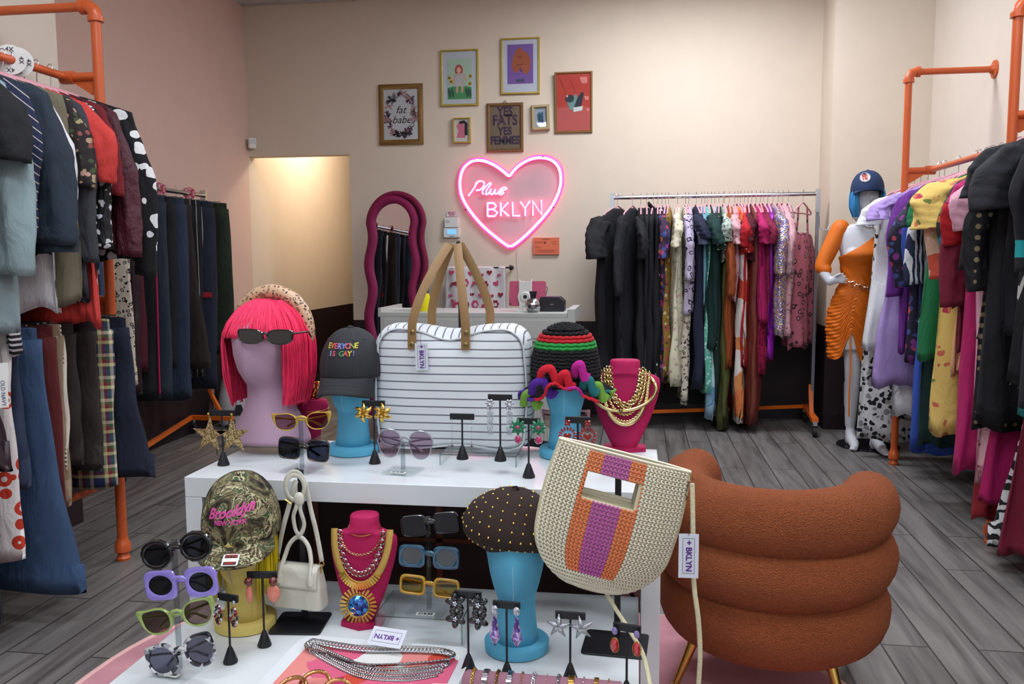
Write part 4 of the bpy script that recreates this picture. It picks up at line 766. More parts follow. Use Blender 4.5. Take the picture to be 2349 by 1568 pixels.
# wavy mirror -------------------------------------------------------------------------
MX, MY = -1.96, 6.62
mr = thing('mirror', 'tall wavy arched mirror with magenta velvet frame against wall', 'mirror', (MX, MY, 0), rad(-9))
def mo(w, k, zt):      # outline: arch on top, waves down the sides
    o = []; zc = zt-w
    for i in range(25): a = pi*i/24; o.append((w*cos(a), zc+w*sin(a)))
    n = 40
    for i in range(1, n): z = zc-(zc-.02)*i/n; o.append((-w*1.0-k*(sin((zc-z)*14.5+pi)) , z))
    o.append((-w, .02)); o.append((w, .02))
    for i in range(1, n): z = .02+(zc-.02)*i/n; o.append((w+k*(sin((zc-z)*14.5+pi)), z))
    return o
VM = mat('magenta_velvet_mirror_frame', '#85134a', .7, sheen=.6, var=.08); VM2 = mat('deep_magenta_velvet_edge', '#7a0c3c', .7, sheen=.5, var=.08)
ot = mo(.262, .018, 1.84); md = mo(.222, .018, 1.80); inn = mo(.162, .018, 1.74)
tl = Tm(0, 0, 0, rx=rad(-2.5)); 
MB().ring(ot, md, .03, M=tl @ Tm(.02, .02, 0)).build('outer_frame', VM2, mr); MB().ring(md, inn, .045, M=tl).build('inner_frame', VM, mr)
MB().prism(inn, .004, M=tl @ Tm(0, .012, 0)).build('mirror_glass', mat('mirror_silver', '#e9e9ea', .02, 1), mr); MB().prism(ot, .008, M=tl @ Tm(0.02, .032, 0)).build('back_panel', INK, mr)
# counter ------------------------------------------------------------------------------
CY0 = 5.65; a, b = ony(872, 716, CY0), ony(1303, 714, CY0); CZ = a.z; cw = b.x-a.x
dk = thing('checkout_counter', 'white checkout counter with ribbed front before the back wall', 'counter', ((a.x+b.x)/2, CY0, 0))
CW = mat('warm_white_paint', '#b9bbb6', .45)
MB().box((0, .27, CZ-.015), (cw, .54, .03)).build('countertop', CW, dk, bevel=.003); MB().box((0, .012, CZ-.11), (cw, .02, .16)).box((0, .004, CZ-.11), (cw-.05, .02, .12)).build('front_rail', CW, dk)
rb = MB(); n = 56
rb.loft([[(-cw/2+cw*i/(n*4), .03+.006*abs(sin(pi*i/4)), z) for i in range(n*4+1)]+[(cw/2, .07, z), (-cw/2, .07, z)] for z in (0.02, CZ-.19)]).build('ribbed_panel', mat('ribbed_white_panel', '#b5b6b1', .5), dk)
for s_ in (-1, 1): MB().box((s_*(cw/2-.01), .29, CZ/2-.01), (.022, .5, CZ-.02)).build('end_panel', CW, dk)
MB().box((cw/2+.02, .27, CZ-.02), (.05, .54, .09)).build('side_ledge', CW, dk); MB().box((-cw/2-.005, .27, CZ-.0), (.02, .54, .06)).build('side_ledge', CW, dk)
def onc(u, dy=.2, v=700): return ony(u, v, CY0+dy).x
def px2m(Y): return (Y+.1)/FPX
# tablet on stand
TY = CY0+.18; c = ony(1210, 673, TY)
o = thing('tablet', 'pink-cased tablet seen from behind on the counter', 'tablet', (c.x, TY, c.z), rot=(rad(-14), 0, 0))
def rr(w, h, r, n=5): return [(sx*(w/2-r)+r*cos(a), sz*(h/2-r)+r*sin(a)) for sx, sz, a0 in ((1, 1, 0), (-1, 1, 90), (-1, -1, 180), (1, -1, 270)) for a in [rad(a0+90*i/n) for i in range(n+1)]]
MB().prism(rr(.255, .175, .015), .009).build('case', mat('rose_pink_case', '#a83a5c', .45), o, bevel=.002); MB().lathe([(.006, 0), (.006, .004)], 14, M=Tm(-.115, -.005, -.075, rx=pi/2)).build('camera_lens', INK, o)
o = thing('tablet_stand', 'white tablet stand with round joint on the counter', 'stand', (c.x-.01, TY-.03, CZ))
h = c.z-CZ
MB().prism([(-.045, h+.10), (-.04, h+.10), (-.035, h+.085), (.035, h+.085), (.04, h+.10), (.045, h+.10), (.045, h+.02), (.055, h-.02), (.045, h-.06), (.03, h-.09), (-.03, h-.09), (-.045, h-.06), (-.055, h-.02), (-.045, h+.02)], .014).build('clamp', WPL, o, bevel=.003)
MB().lathe([(.034, 0), (.034, .01), (.03, .014)], 24, M=Tm(0, -.006, h-.02, rx=pi/2)).build('joint', WPL, o); MB().lathe([(.013, 0), (.013, .018)], 16, M=Tm(0, -.008, h-.02, rx=pi/2)).build('knob', INK, o)
MB().box((-.03, 0, (h-.03)/2), (.025, .012, h-.03)).box((0, .05, .006), (.12, .14, .012)).build('foot', WPL, o, bevel=.002)
# disco ball cup
c = ony(1223, 698, CY0+.06); o = thing('pen_cup', 'mirrored disco ball cup holding black pens', 'pen cup', (c.x, CY0+.06, CZ+.048))
DB = MB(); nn, mm = 26, 13
for i in range(mm):
    for j in range(nn):
        t0, t1, p0, p1 = pi*(i+.06)/mm, pi*(i+.94)/mm, 2*pi*(j+.06)/nn, 2*pi*(j+.94)/nn; r = .0545
        DB.add([(r*sin(t)*cos(p), r*sin(t)*sin(p), r*cos(t)) for t, p in ((t0, p0), (t1, p0), (t1, p1), (t0, p1))], [(0, 1, 2, 3)])
MB().sphere((0, 0, 0), .0535, 20, 12).build('ball', mat('grey_grout', '#555', .6) if False else mat('grey_grout', '#5c5c60', .5), o); DB.build('mirror_tiles', CHROME, o, sharp=1)
for k in range(9): MB().tube([(.012*cos(k*.7), .012*sin(k*.7), .04), (.022*cos(k*.7), .022*sin(k*.7), .095)], .0045, 6).build('pen', INK, o)
c = ony(1268, 700, CY0+.2); o = thing('receipt_printer', 'black boxy receipt printer with purple lid on the counter', 'printer', (c.x, CY0+.22, CZ))
w = .165; MB().prism([(-w/2, 0), (w/2, 0), (w/2, .07), (w/2-.03, .10), (-w/2, .10)], .16).build('body', mat('black_plastic', '#1d1c22', .4), o, bevel=.003); MB().box((-.015, 0, .1005), (w-.045, .14, .003)).build('lid', mat('purple_plastic', '#5a2a58', .35), o); MB().box((0, -.082, .05), (.022, .003, .008)).build('badge', SILVER, o)
MB().tube([(-.05, 0, .11), (-.04, .02, .16), (-.08, .03, .19), (-.13, .02, .18)], .0025, 6).build('cable', INK, o)
c = ony(972, 690, CY0+.15); o = thing('bottle', 'yellow bottle with black cap beside the mirror', 'bottle', (c.x, CY0+.15, CZ))
MB().lathe([(.042, 0), (.045, .01), (.045, .10), (.036, .125)], 20).build('body', mat('yellow_bottle', '#d9cf12', .4), o); MB().lathe([(.036, .125), (.037, .18), (.022, .185), (.02, .21)], 20).build('cap', INK, o)
# clear partition sheet on left of the counter : papers
c = ony(925, 712, CY0+.2); o = thing('paper_stack', 'stack of white papers at the left end of counter', 'papers', (c.x, CY0+.25, CZ))
MB().box((0, 0, .006), (.24, .18, .012)).build('sheets', mat('paper_white', '#cfcfcd', .7), o)
# towel rail with printed tote cloth
RY = 6.9; a, b = ony(1021, 614, RY), ony(1160, 617, RY); h = 1.3
o = thing('wall_rail', 'black wall rail with round ends behind the counter', 'rail', ((a.x+b.x)/2, RY, a.z))
MB().tube([(-.27, 0, 0), (.30, 0, 0)], .007, 10).build('rod', INK, o)
for x in (-.27, .30): f = MB().tube([(x, .098, 0), (x, 0, 0)], .008, 10).build('bracket', INK, o); MB().lathe([(.02, 0), (.022, .01), (.015, .03)], 16, M=Tm(x-.015 if x > 0 else x, 0, 0, ry=pi/2)).build('finial', INK, f)
zb = ony(1021, 735, RY).z-a.z
o = thing('tote_bag', 'white cotton tote printed with pink hearts and heads on the wall rail', 'tote bag', ((a.x+b.x)/2, RY, a.z))
xs = [a.x-(a.x+b.x)/2+(b.x-a.x)*i/30 for i in range(31)]
rows = [[(x*(1+.01*sin(z*30)), -.012-.008*sin(x*28+z*6)-.004*sin(x*61), z) for x in xs] for z in [zb*k/14 for k in range(15)]]
clo = MB(); clo.loft([[(x, .012, zb*.9) for x in xs]]+[[(x, .008, 0) for x in xs]]+[[(x, -.002, .009) for x in xs]]+rows, closed=False, cap=False)
clo.build('cloth', mat('white_cotton', '#cfc9c9', .85), o, solid=.003)
def heart(s_, cx, cz, n=20):
    return [(cx+s_*.06*16*sin(t)**3/1., cz+s_*.06*(13*cos(t)-5*cos(2*t)-2*cos(3*t)-cos(4*t))) for t in [2*pi*i/n for i in range(n)]]
pm = (pc('#b83a5e'), pc('#8a2236'), pc('#c2466e'))
def onto(p): return [(x, z) for x, z in p]
for k in range(26):
    i, j = k % 6, k//6; x = -.20+i*.082+(.04 if j % 2 else 0)+R.uniform(-.01, .01); z = zb*(j+.5)/5+R.uniform(-.01, .01)
    if abs(x) > .23: continue
    yy = -.018-.008*sin(x*28+z*6)-.004*sin(x*61); kind = (i*2+j*3) % 4; m = pm[(i+j) % 3]
    if kind == 0: flat('heart_print', heart(.024, x, z), m, o, yy, .0015)
    elif kind == 1: flat('head_print', [(x+.030*cos(t)*(1+.12*cos(6*t)), z+.032*sin(t)*(1+.12*cos(6*t))) for t in [2*pi*q/36 for q in range(36)]], m, o, yy, .0015); flat('face_print', ell(x+.003, z-.006, .014, .016, 14), pc('#cfc9c9'), o, yy-.001, .0015)
    elif kind == 2: flat('cherry_print', ell(x-.01, z-.008, .011, .011, 12), m, o, yy, .0015); flat('cherry_print', ell(x+.012, z-.005, .011, .011, 12), m, o, yy, .0015)
    else: flat('figure_print', [(x-.04, z-.02), (x-.03, z+.01), (x-.01, z+.012), (x+.02, z+.02), (x+.03, z+.035), (x+.035, z+.01), (x+.03, z-.02), (x+.02, z-.012), (x-.02, z-.01), (x-.03, z-.03)], m, o, yy, .0015)
text('lettering', 'fat', .05, pm[0], o, Tm(-.19, -.024, zb*.62) @ FACE, shear=.4, ext=.0008); text('lettering', 'vanity', .05, pm[0], o, Tm(-.185, -.024, zb*.72) @ FACE @ Matrix.Rotation(-pi/2, 4, 'Z'), shear=.4, ext=.0008)
# notices, alarm panel, sensor, camera
a, b = bw(1224, 545), bw(1283, 583); o = thing('notice', 'orange printed licence notices pinned in a stack on wall', 'notice', ((a.x+b.x)/2, YB-.012, (a.z+b.z)/2))
w, h = b.x-a.x, a.z-b.z; MB().box((0, 0, 0), (w, .022, h)).build('sheets', mat('orange_paper', '#e0714f', .6), o)
t_ = pc('#7a3a2c')
mb = MB().box((0, -.0115, h*.40), (w*.28, .0008, .004))
for z, x0, x1 in ((.25, -.45, -.1), (.18, -.45, -.15), (.25, .2, .42), (.12, .25, .42), (-.02, -.45, -.3), (-.10, -.45, -.2), (-.25, -.42, .42), (-.31, -.3, .3), (-.37, -.42, .35)): mb.box(((x0+x1)/2*w, -.0115, z*h), (abs(x1-x0)*w, .0008, .0025))
mb.lathe([(.010, 0), (.010, .001)], 12, M=Tm(-.01, -.0112, h*.2, rx=pi/2)).build('printed_lines', t_, o)
a, b = bw(1019, 524), bw(1056, 544); cx, cz = (a.x+b.x)/2, (a.z+b.z)/2
o = thing('alarm_keypad', 'white alarm keypad with lit blue screen on the wall', 'keypad', (cx, YB-.016, cz)); MB().prism(rr(.135, .078, .008), .03).build('case', WPL, o, bevel=.003); MB().box((0, -.017, .008), (.075, .003, .038)).build('screen', lit('blue_lcd', '#5a8fd0', .9), o); MB().box((0, -.0155, -.028), (.04, .0006, .004)).build('printed_line', INK, o)
o = thing('smoke_detector', 'white wall box above the alarm keypad', 'alarm box', (cx+.0, YB-.016, cz+.085)); MB().prism(rr(.12, .082, .006), .028).build('case', WPL, o, bevel=.003); MB().ring(ell(-.035, .01, .016, .009, 18), ell(-.035, .01, .013, .006, 18), .003, M=Tm(0, -.015, 0)).build('emblem', HW, o)
o = thing('sign', 'small sign reading SECURITY CAMERAS IN USE', 'sign', (cx+.0, YB-.004, cz+.155)); MB().box((0, 0, 0), (.095, .004, .045)).build('plate', mat('sign_white', '#d9d5da', .5), o)
for st, z in (('SECURITY', .012), ('CAMERAS', 0), ('IN USE', -.012)): text('lettering', st, .0145, pc('#a8224a'), o, Tm(0, -.0025, z) @ FACE, ext=.0003, bold=.0003)
MB().ring([(-.045, -.02), (.045, -.02), (.045, .02), (-.045, .02)], [(-.0435, -.0185), (.0435, -.0185), (.0435, .0185), (-.0435, .0185)], .001, M=Tm(0, -.0025, 0)).build('border', pc('#a8224a'), o)
c = onx(571, 328, XL+.03); o = thing('motion_sensor', 'white motion sensor in the corner above the hallway opening', 'sensor', (XL+.05, YB-.03, ony(571, 328, 6.95).z), rad(40)); MB().prism(rr(.065, .09, .014), .045).build('case', WPL, o, bevel=.006); MB().prism(rr(.045, .03, .004), .004, M=Tm(0, -.024, .012)).build('lens', mat('sensor_lens', '#c4c8cc', .3), o)
c = ony(762, 8, 6.75); o = thing('security_camera', 'white bullet security camera hanging from the ceiling', 'camera', (c.x, 6.6, ZC)); MB().lathe([(.04, 0), (.04, -.012), (.012, -.018), (.012, -.05)], 18).build('mount', WPL, o); q = MB().tube([(0, .05, -.06), (0, -.06, -.085)], .033, 18).build('body', WPL, o); MB().tube([(0, -.06, -.085), (0, -.064, -.086)], .024, 16).build('lens', INK, q)
# white appliance on the floor by the hallway
c = onz(475, 1000, 0); o = thing('humidifier', 'white rounded floor appliance with black grips behind chrome rack', 'appliance', (-3.0, 6.28, 0), rad(25))
rows = []
for z, k in ((0, .92), (.03, 1), (.20, .98), (.34, .90), (.42, .74), (.445, .55)): rows.append([(.26*k*math.copysign(abs(cos(t))**.7, cos(t)), .15*k*math.copysign(abs(sin(t))**.7, sin(t)), z) for t in [2*pi*i/28 for i in range(28)]])
MB().loft(rows).build('body', mat('white_appliance_plastic', '#c9c9cb', .35), o, sharp=60); MB().box((0, 0, .01), (.40, .26, .03)).build('base', INK, o); MB().prism([(-.05, 0), (.05, 0), (.03, .04), (.02, .08), (-.02, .08), (-.03, .04)], .02, M=Tm(-.10, -.148, .10)).build('grip', INK, o); MB().box((.10, -.02, .40), (.14, .12, .10)).build('clear_tank', mat('smoky_clear_plastic', '#c0c4cc', .15, trans=.6), o, bevel=.01)
# baseboard + wall band stay part of the shell
# ---------------------------------------------------------------- mannequin
MYY = 5.98
def mp(u, v, dy=0): return ony(u, v, MYY+dy)
M0 = Vector((mp(1975, 700).x, MYY, 0))
mq = thing('mannequin', 'white mannequin with bobbed blue wig wearing a ruched orange one-shoulder dress', 'mannequin', M0)
def q(u, v, dy=0): return tuple(mp(u, v, dy)-M0)
def organic(mb, name, m, par, vox=.012, it=8):
    o = mb.build(name, m, par, sharp=180); r = o.modifiers.new('remesh', 'REMESH'); r.mode = 'VOXEL'; r.voxel_size = vox; r.use_smooth_shade = True
    s = o.modifiers.new('smooth', 'SMOOTH'); s.iterations = it; s.factor = .5; return o
def limb(mb, pts, rs, n=14):
    P = dens([tuple(p) for p in pts], 5, False); k = len(pts)-1; Rr = []
    for i in range(len(P)): t = i/(len(P)-1)*k; a = min(int(t), k-1); Rr.append(rs[a]+(rs[a+1]-rs[a])*(t-a))
    mb.tube(P, Rr, n); mb.sphere(P[0], Rr[0]*.99, 12, 8); mb.sphere(P[-1], Rr[-1]*.99, 12, 8)
bd = MB()
hc = q(1990, 452); bd.sphere((hc[0], 0, hc[2]), (.074, .095, .115), 20, 14); bd.sphere((hc[0], -.03, hc[2]-.05), (.052, .06, .065), 16, 10)
bd.sphere((hc[0], -.093, hc[2]-.012), (.012, .018, .026), 10, 8)                      # nose
limb(bd, [q(1990, 475), q(1985, 520)], [.052, .056])
sh = lambda v: q(1982, v)
tor = []
cx = q(1980, 560)[0]
for v, rx, ry, dx, dy in ((512, .07, .06, .01, 0), (520, .15, .075, 0, 0), (535, .175, .09, 0, 0), (560, .16, .10, 0, -.01), (585, .145, .11, 0, -.015), (610, .125, .098, -.005, -.005), (640, .106, .088, -.015, 0), (675, .128, .105, -.035, .005), (715, .147, .12, -.055, .01), (745, .150, .12, -.06, .01), (775, .143, .11, -.06, .005), (800, .136, .105, -.06, 0)):
    tor.append((q(1980, v)[2], rx, ry, cx+dx, dy))
bd.loft([[(x0+rx*cos(2*pi*j/28), y0+ry*sin(2*pi*j/28), z) for j in range(28)] for z, rx, ry, x0, y0 in tor])
for s_ in (-1, 1): bd.sphere((cx+s_*.070, -.070, q(1980, 583)[2]), (.058, .052, .056), 14, 10)
LS_, LE, LWr, LH = q(1924, 528), q(1888, 604, -.02), q(1903, 646, -.08), q(1928, 636, -.11)
limb(bd, [LS_, LE, LWr], [.056, .042, .027]); RS_, RE = q(2036, 528), q(2062, 620, .05)
limb(bd, [RS_, RE, q(2060, 700, .02), q(2056, 735, 0)], [.056, .042, .03, .026])
pal = Vector(q(1918, 641, -.10)); bd.sphere(pal, (.042, .022, .026), 12, 8); limb(bd, [LWr, pal], [.027, .024])
for k, (du, dv) in enumerate(((17, -15), (24, -8), (26, 0), (22, 8))):
    bd.tube([pal+Vector((.02, -.004, .012-.010*k)), Vector(q(1918+du*.6, 641+dv*.8, -.12)), Vector(q(1918+du, 641+dv, -.11))], [.010, .009, .0075], 8)
bd.tube([pal+Vector((-.01, -.01, .02)), Vector(q(1922, 630, -.13)), Vector(q(1930, 627, -.13))], [.012, .010, .008], 8)
limb(bd, [q(1955, 745), q(1956, 850, -.02), q(1950, 975, .03)], [.074, .053, .034]); limb(bd, [q(1954, 880, .02), q(1952, 930, .04)], [.052, .045])
an = Vector(q(1950, 985, .03)); t1 = onz(1945, 1012, .02)-M0; bd.tube([an, an+Vector((.0, -.03, -.05)), Vector((t1.x+.005, an.y-.09, .035)), Vector((t1.x-.012, an.y-.17, .022))], [.034, .036, .034, .022], 12); bd.sphere((an.x+.003, an.y+.03, .035), (.028, .035, .032))
limb(bd, [q(2000, 745), q(2003, 850, -.12), q(2006, 985, -.10)], [.074, .053, .034]); limb(bd, [q(2004, 880, -.08), q(2005, 930, -.06)], [.052, .045])
an = Vector(q(2007, 990, -.12)); bd.tube([an, an+Vector((0, -.02, -.05)), Vector((an.x+.02, an.y-.08, .045)), Vector((an.x+.035, an.y-.15, .02))], [.034, .036, .034, .022], 12); bd.sphere((an.x, an.y+.02, .05), (.028, .035, .04))
for s_, a_ in ((-1, Vector(q(1950, 985, .03))), (1, Vector(q(2007, 990, -.12)))):
    for k in range(4): bd.sphere((a_.x+(-.012 if s_ < 0 else .045)+(k-1.5)*.014, a_.y-.17+abs(k-1)*.008, .018), (.009, .016, .010), 8, 6)
organic(bd, 'body', mat('white_mannequin_gloss', '#c9cacf', .5, bump=None), mq, .0058, 10)
# dress
zt_l, zt_r, zc = q(1930, 590)[2], q(2030, 505)[2], 0
def prof(z):
    T_ = sorted(tor); 
    if z <= T_[0][0]: return T_[0][1:]
    for a, b in zip(T_, T_[1:]):
        if a[0] <= z <= b[0]: t = (z-a[0])/(b[0]-a[0]); return tuple(a[k]+(b[k]-a[k])*t for k in range(1, 5))
    return T_[-1][1:]
rows = []; NR, NCc = 190, 64; zh0 = q(1960, 815)[2]
for i in range(NR+1):
    t = i/NR; row = []
    for j in range(NCc):
        a = 2*pi*j/NCc; c, s_ = cos(a), sin(a); xr_ = c
        ztop = zt_l+(zt_r-zt_l)*((c+1)/2)**1.2; slit = math.exp(-((c+.22)/.16)**2)*(1 if s_ < 0 else 0); zhem = q(1960, 838)[2]-(0)*.04+.05*(1-(c+1)/2)+.20*math.exp(-((c+.15)/.30)**2)*(1 if s_ < 0 else .1)
        z = ztop+(zhem-ztop)*t; rx, ry, x0, y0 = prof(z)
        bust = .034*(math.exp(-((z-q(1980, 583)[2])/.06)**2))*(max(0, -s_))**.6
        lowz = max(0, q(1980, 690)[2]-z)
        ruch = .0032*sin(z*250+abs(c+.2)*9+1.5*sin(c*5))*min(1, max(0, (q(1980, 640)[2]-z)*6)) + .003*sin(z*90+c*14)*min(1, max(0, (q(1980, 590)[2]-z)*8))
        k = .010+ruch+bust-.06*min(.25, lowz)*.0
        row.append((x0+(rx+k)*c*(1 if abs(c) > 0 else 1), y0+(ry+k)*s_, z))
    rows.append(row)
ORM = mat('orange_stretch_jersey', '#d76a05', .6, sheen=.3, bump=(300, .15))
MB().loft(rows, True, False).build('dress', ORM, mq, sharp=180, solid=.004)
sl = MB(); limb(sl, [tuple(Vector(LS_)+Vector((.01, 0, .012))), LE, tuple(Vector(LE)+(Vector(LWr)-Vector(LE))*.35)], [.062, .051, .044], 16); o_ = organic(sl, 'sleeve', ORM, mq, .010, 4)
sl = MB(); limb(sl, [tuple(Vector(RS_)+Vector((-.03, 0, .01))), RE, q(2062, 690, .03)], [.070, .053, .042], 16); organic(sl, 'sleeve', ORM, mq, .010, 4)
MB().tube([q(1950, 765, -.13), q(1951, 850, -.12), q(1948, 900, -.12), q(1947, 955, -.1)], .006, 6, flat=.4).build('tie_cord', ORM, mq)
def links(mb, pts, Rr, r, sx=1.5, step=None, n=12, k=5, twist=pi/2, tilt=0.0):
    P = [Vector(p) for p in pts]; step = step or Rr*sx*1.35; acc = 0; idx = 0; ds = [0]
    for a, b in zip(P, P[1:]): ds.append(ds[-1]+(b-a).length)
    s_ = 0; i = 0
    while s_ <= ds[-1]:
        while idx < len(P)-2 and ds[idx+1] < s_: idx += 1
        a, b = P[idx], P[idx+1]; t = (s_-ds[idx])/max(1e-6, (b-a).length); p = a+(b-a)*t; d = (b-a).normalized()
        side = Vector((0, -1, 0))-d*d.dot(Vector((0, -1, 0))); side = side.normalized() if side.length > 1e-4 else d.orthogonal().normalized()
        M_ = Matrix((d, side.cross(d), side)).transposed().to_4x4(); M_ = Matrix.Translation(p) @ M_ @ Matrix.Rotation(twist*(i % 2)+tilt, 4, 'X')
        mb.torus((0, 0, 0), Rr, r, n, k, M_, sx=sx); s_ += step; i += 1
    return mb
ch_ = MB(); wz = q(1960, 650)[2]; pts = [(cx-.015+.155*sin(a), -.135*cos(a)+.005, wz-.02*cos(a)-.05*sin(a)) for a in [rad(-85+i*6) for i in range(30)]]
links(ch_, pts, .014, .004, 1.4).build('chain_belt', mat('pale_gold_chain', '#c9a88c', .3, 1), mq)
for w_, zz, m_ in ((.075, 512, 'a'), (.085, 517, 'b'), (.095, 524, 'c')):
    z0 = q(1980, 500)[2]; zb = q(1980, zz)[2]; links(MB(), [(cx+.01+w_*sin(a), -.075-.05*cos(a), z0+(zb-z0)*cos(a)**2) for a in [rad(-80+i*8) for i in range(21)]], .006, .0025, 1.3, k=4, n=8).build('necklace', SILVER, mq)
# wig + cap helper -----------------------------------------------------------------------
def wig(par, c, rx, ry, H, zh, zbang, m, nl=110, wid=rad(46), bang=True, inward=.03, seed=3, strand=.0035, name='wig'):
    r = random.Random(seed); mb = MB(); N = 96
    def P(a, t, off=0):       # a=0 front(-y); t 0..1 top to hem
        fr = abs(a) < wid; zb = zbang if fr else zh
        z = H-(H-zb)*t; dz = max(0, min(1, (H-z)/(ry*1.0))); k = math.sqrt(max(0, 1-(1-dz)**2)) if dz < 1 else 1
        tt = max(0, (z-zh)/(H-zh)); k2 = k*(1+.06*sin(pi*tt))-inward/rx*max(0, .25-tt)*3.0*(0 if fr else 1)
        return Vector((c[0]+(rx*k2+off)*sin(a), c[1]-(ry*k2+off)*cos(a), z))
    rows = []
    for i in range(19):
        t = i/18; rows.append([P(-pi+2*pi*j/N, t, .0015*sin(j*2.9)+.001*sin(j*7.1)) for j in range(N)])
    # shell : back + sides + fringe as one sheet
    mb.loft(rows, True, False)
    for k in range(nl):
        a = r.uniform(-pi, pi); d = r.uniform(-.10, .10); of = r.uniform(.0005, .005); e = r.uniform(.93, 1.04); w_ = strand*r.uniform(.6, 1.5)
        fr = abs(a) < wid
        pts = []
        for i in range(11):
            t = .02+(e-.02)*i/10; aa = a+d*t*(.6 if fr else 1)
            if not fr and abs(aa) < wid: aa = math.copysign(wid*1.02, aa)
            if fr and abs(aa) > wid: aa = math.copysign(wid*.98, aa)
            pts.append(P(aa, t, of+.002*sin(t*6+k)))
        mb.tube(pts, [w_*(1-.75*(i/10)**4)+.0003 for i in range(11)], 5, flat=.5)
    return mb.build(name, m, par, sharp=180, solid=0)
HB = mat('blue_wig_hair', '#3f95cc', .4, bump=(60, .8, .004), aniso=(8, 8, .25), var=.18, sheen=.3)
hcx = hc[0]; wig(mq, (hcx, .012), .098, .112, hc[2]+.118, hc[2]-.135, hc[2]+.055, HB, 90, rad(52), seed=5, strand=.005)
def cap(par, c, rx, ry, h, m, brim=.075, bm=None, bw_=rad(62), droop=.02, curve=.03, tilt=0, seam=None, btn=True, low=0):
    Mx = Tm(c[0], c[1], c[2], rx=tilt)
    rows = []
    for i in range(13):
        a = pi/2*i/12; rows.append([(rx*cos(a)**.85*cos(2*pi*j/36), ry*cos(a)**.85*sin(2*pi*j/36), -.03+h*sin(a)+.03*sin(a)) for j in range(36)])
    rows.insert(0, [(rx*.985*cos(2*pi*j/36), ry*.985*sin(2*pi*j/36), -.045) for j in range(36)])
    d = MB().loft(rows, True, False, Mx).build('crown', m, par, sharp=180, solid=.002)
    sm = MB()
    for k in range(6):
        b = pi/6+k*pi/3+pi/6; sm.tube([(rx*1.006*cos(a)**.85*cos(b), ry*1.006*cos(a)**.85*sin(b), -.03+(h+.03)*sin(a)*1.004) for a in [pi/2*i/12 for i in range(13)]], .0011, 5, M=Mx)
    sm.build('seam', seam or m, par)
    if btn: MB().sphere((0, 0, h+.002), (.009, .009, .005), 12, 6, Mx).build('button', m, par)
    g = MB(); 
    for k in (-2, -1, 1, 2):
        b = -pi/2+k*pi/6*.98; a = rad(52); g.torus((rx*1.01*cos(a)**.85*cos(b), ry*1.01*cos(a)**.85*sin(b), -.03+(h+.03)*sin(a)), .0035, .0012, 10, 5, Mx)
    g.build('eyelet', seam or m, par)
    rows = []
    for i in range(9):
        v = i/8; row = []
        for j in range(25):
            u = -1+2*j/24; a = u*bw_; ix, iy = rx*.99*sin(a), -ry*.99*cos(a); ext_ = brim*(1-abs(u)**3.2)**.6 if abs(u) < 1 else 0
            row.append((ix*(1+.10*v*(1-abs(u)**2)), iy-ext_*v, -.036-droop*v-curve*(u*u)*(.25+.75*v)))
        rows.append(row)
    br = MB().loft(rows, False, False, Mx).build('brim', bm or m, par, sharp=180, solid=.0035)
    st = MB()
    for v in (.3, .5, .7, .9):
        st.tube([Mx @ Vector((rx*.99*sin(u*bw_)*(1+.10*v*(1-u*u)), -ry*.99*cos(u*bw_)-brim*max(0, 1-abs(u)**3.2)**.6*v, -.0335-droop*v-curve*(u*u)*(.25+.75*v))) for u in [-.92+1.84*j/24 for j in range(25)]], .0006, 4)
    st.build('stitching', seam or m, br)
    def onto(x, y, z, cz=.045):      # text plane -> crown surface
        zz = cz+y; s_ = min(.999, (zz+.03)/(h+.03)); a = math.asin(max(0, s_)); k = cos(a)**.85; th = x/(rx*max(k, .2))
        return Mx @ Vector(((rx*k+.0015+z)*sin(th), -(ry*k+.0015+z)*cos(th), zz))
    return onto
cp = thing('baseball_cap', 'navy baseball cap with round white badge on the mannequin head', 'cap', M0+Vector((hcx, .012, hc[2]+.075)), rad(-6))
on = cap(cp, (0, 0, 0), .104, .122, .10, mat('navy_cotton_twill', '#1d3156', .8, bump=(400, .3)), brim=.075, curve=.020, droop=.008, tilt=rad(-2), seam=mat('navy_thread', '#2a4268', .8))
dv, df = MB(), None
n = 26; ctr = (-.012, 0); dv.v = []; 
ringp = [(0, 0)]+[(.034*cos(2*pi*i/n), .034*sin(2*pi*i/n)) for i in range(n)]
bg = MB(); bg.add([on(-.03+x, y, .0015, .045) for x, y in ringp], [(0, i, i % n+1) for i in range(1, n+1)]); bg.build('badge', mat('cream_badge', '#cfcdc9', .7), cp)
text('lettering', 'N', .05, mat('orange_thread', '#b8401f', .7), cp, None, ext=.0008, bold=.001, fn=lambda x, y, z: on(-.03+x*.8, y, z+.0035, .043)); text('lettering', 'Y', .05, mat('orange_thread', '#b8401f', .7), cp, None, ext=.0008, bold=.001, fn=lambda x, y, z: on(-.03+x*.8, y, z+.0042, .047))
MB().tube([tuple(on(-.03+.031*cos(2*pi*i/n), .031*sin(2*pi*i/n), .003, .045)) for i in range(n)], .0012, 5, True).build('badge_ring', mat('navy_thread', '#2a4268', .8), cp)
ms = thing('mannequin_stand', 'round black glass mannequin base plate with steel rod', 'base', (onz(1990, 1022, 0).x, onz(1990, 1022, 0).y, 0))
MB().lathe([(.20, 0), (.205, .004), (.20, .010), (.02, .012)], 44).build('plate', mat('black_gloss_plate', '#1b1b1f', .12), ms); MB().tube([(.02, .0, .01), (.02, .0, .9)], .006, 8).build('rod', CHROME, ms)
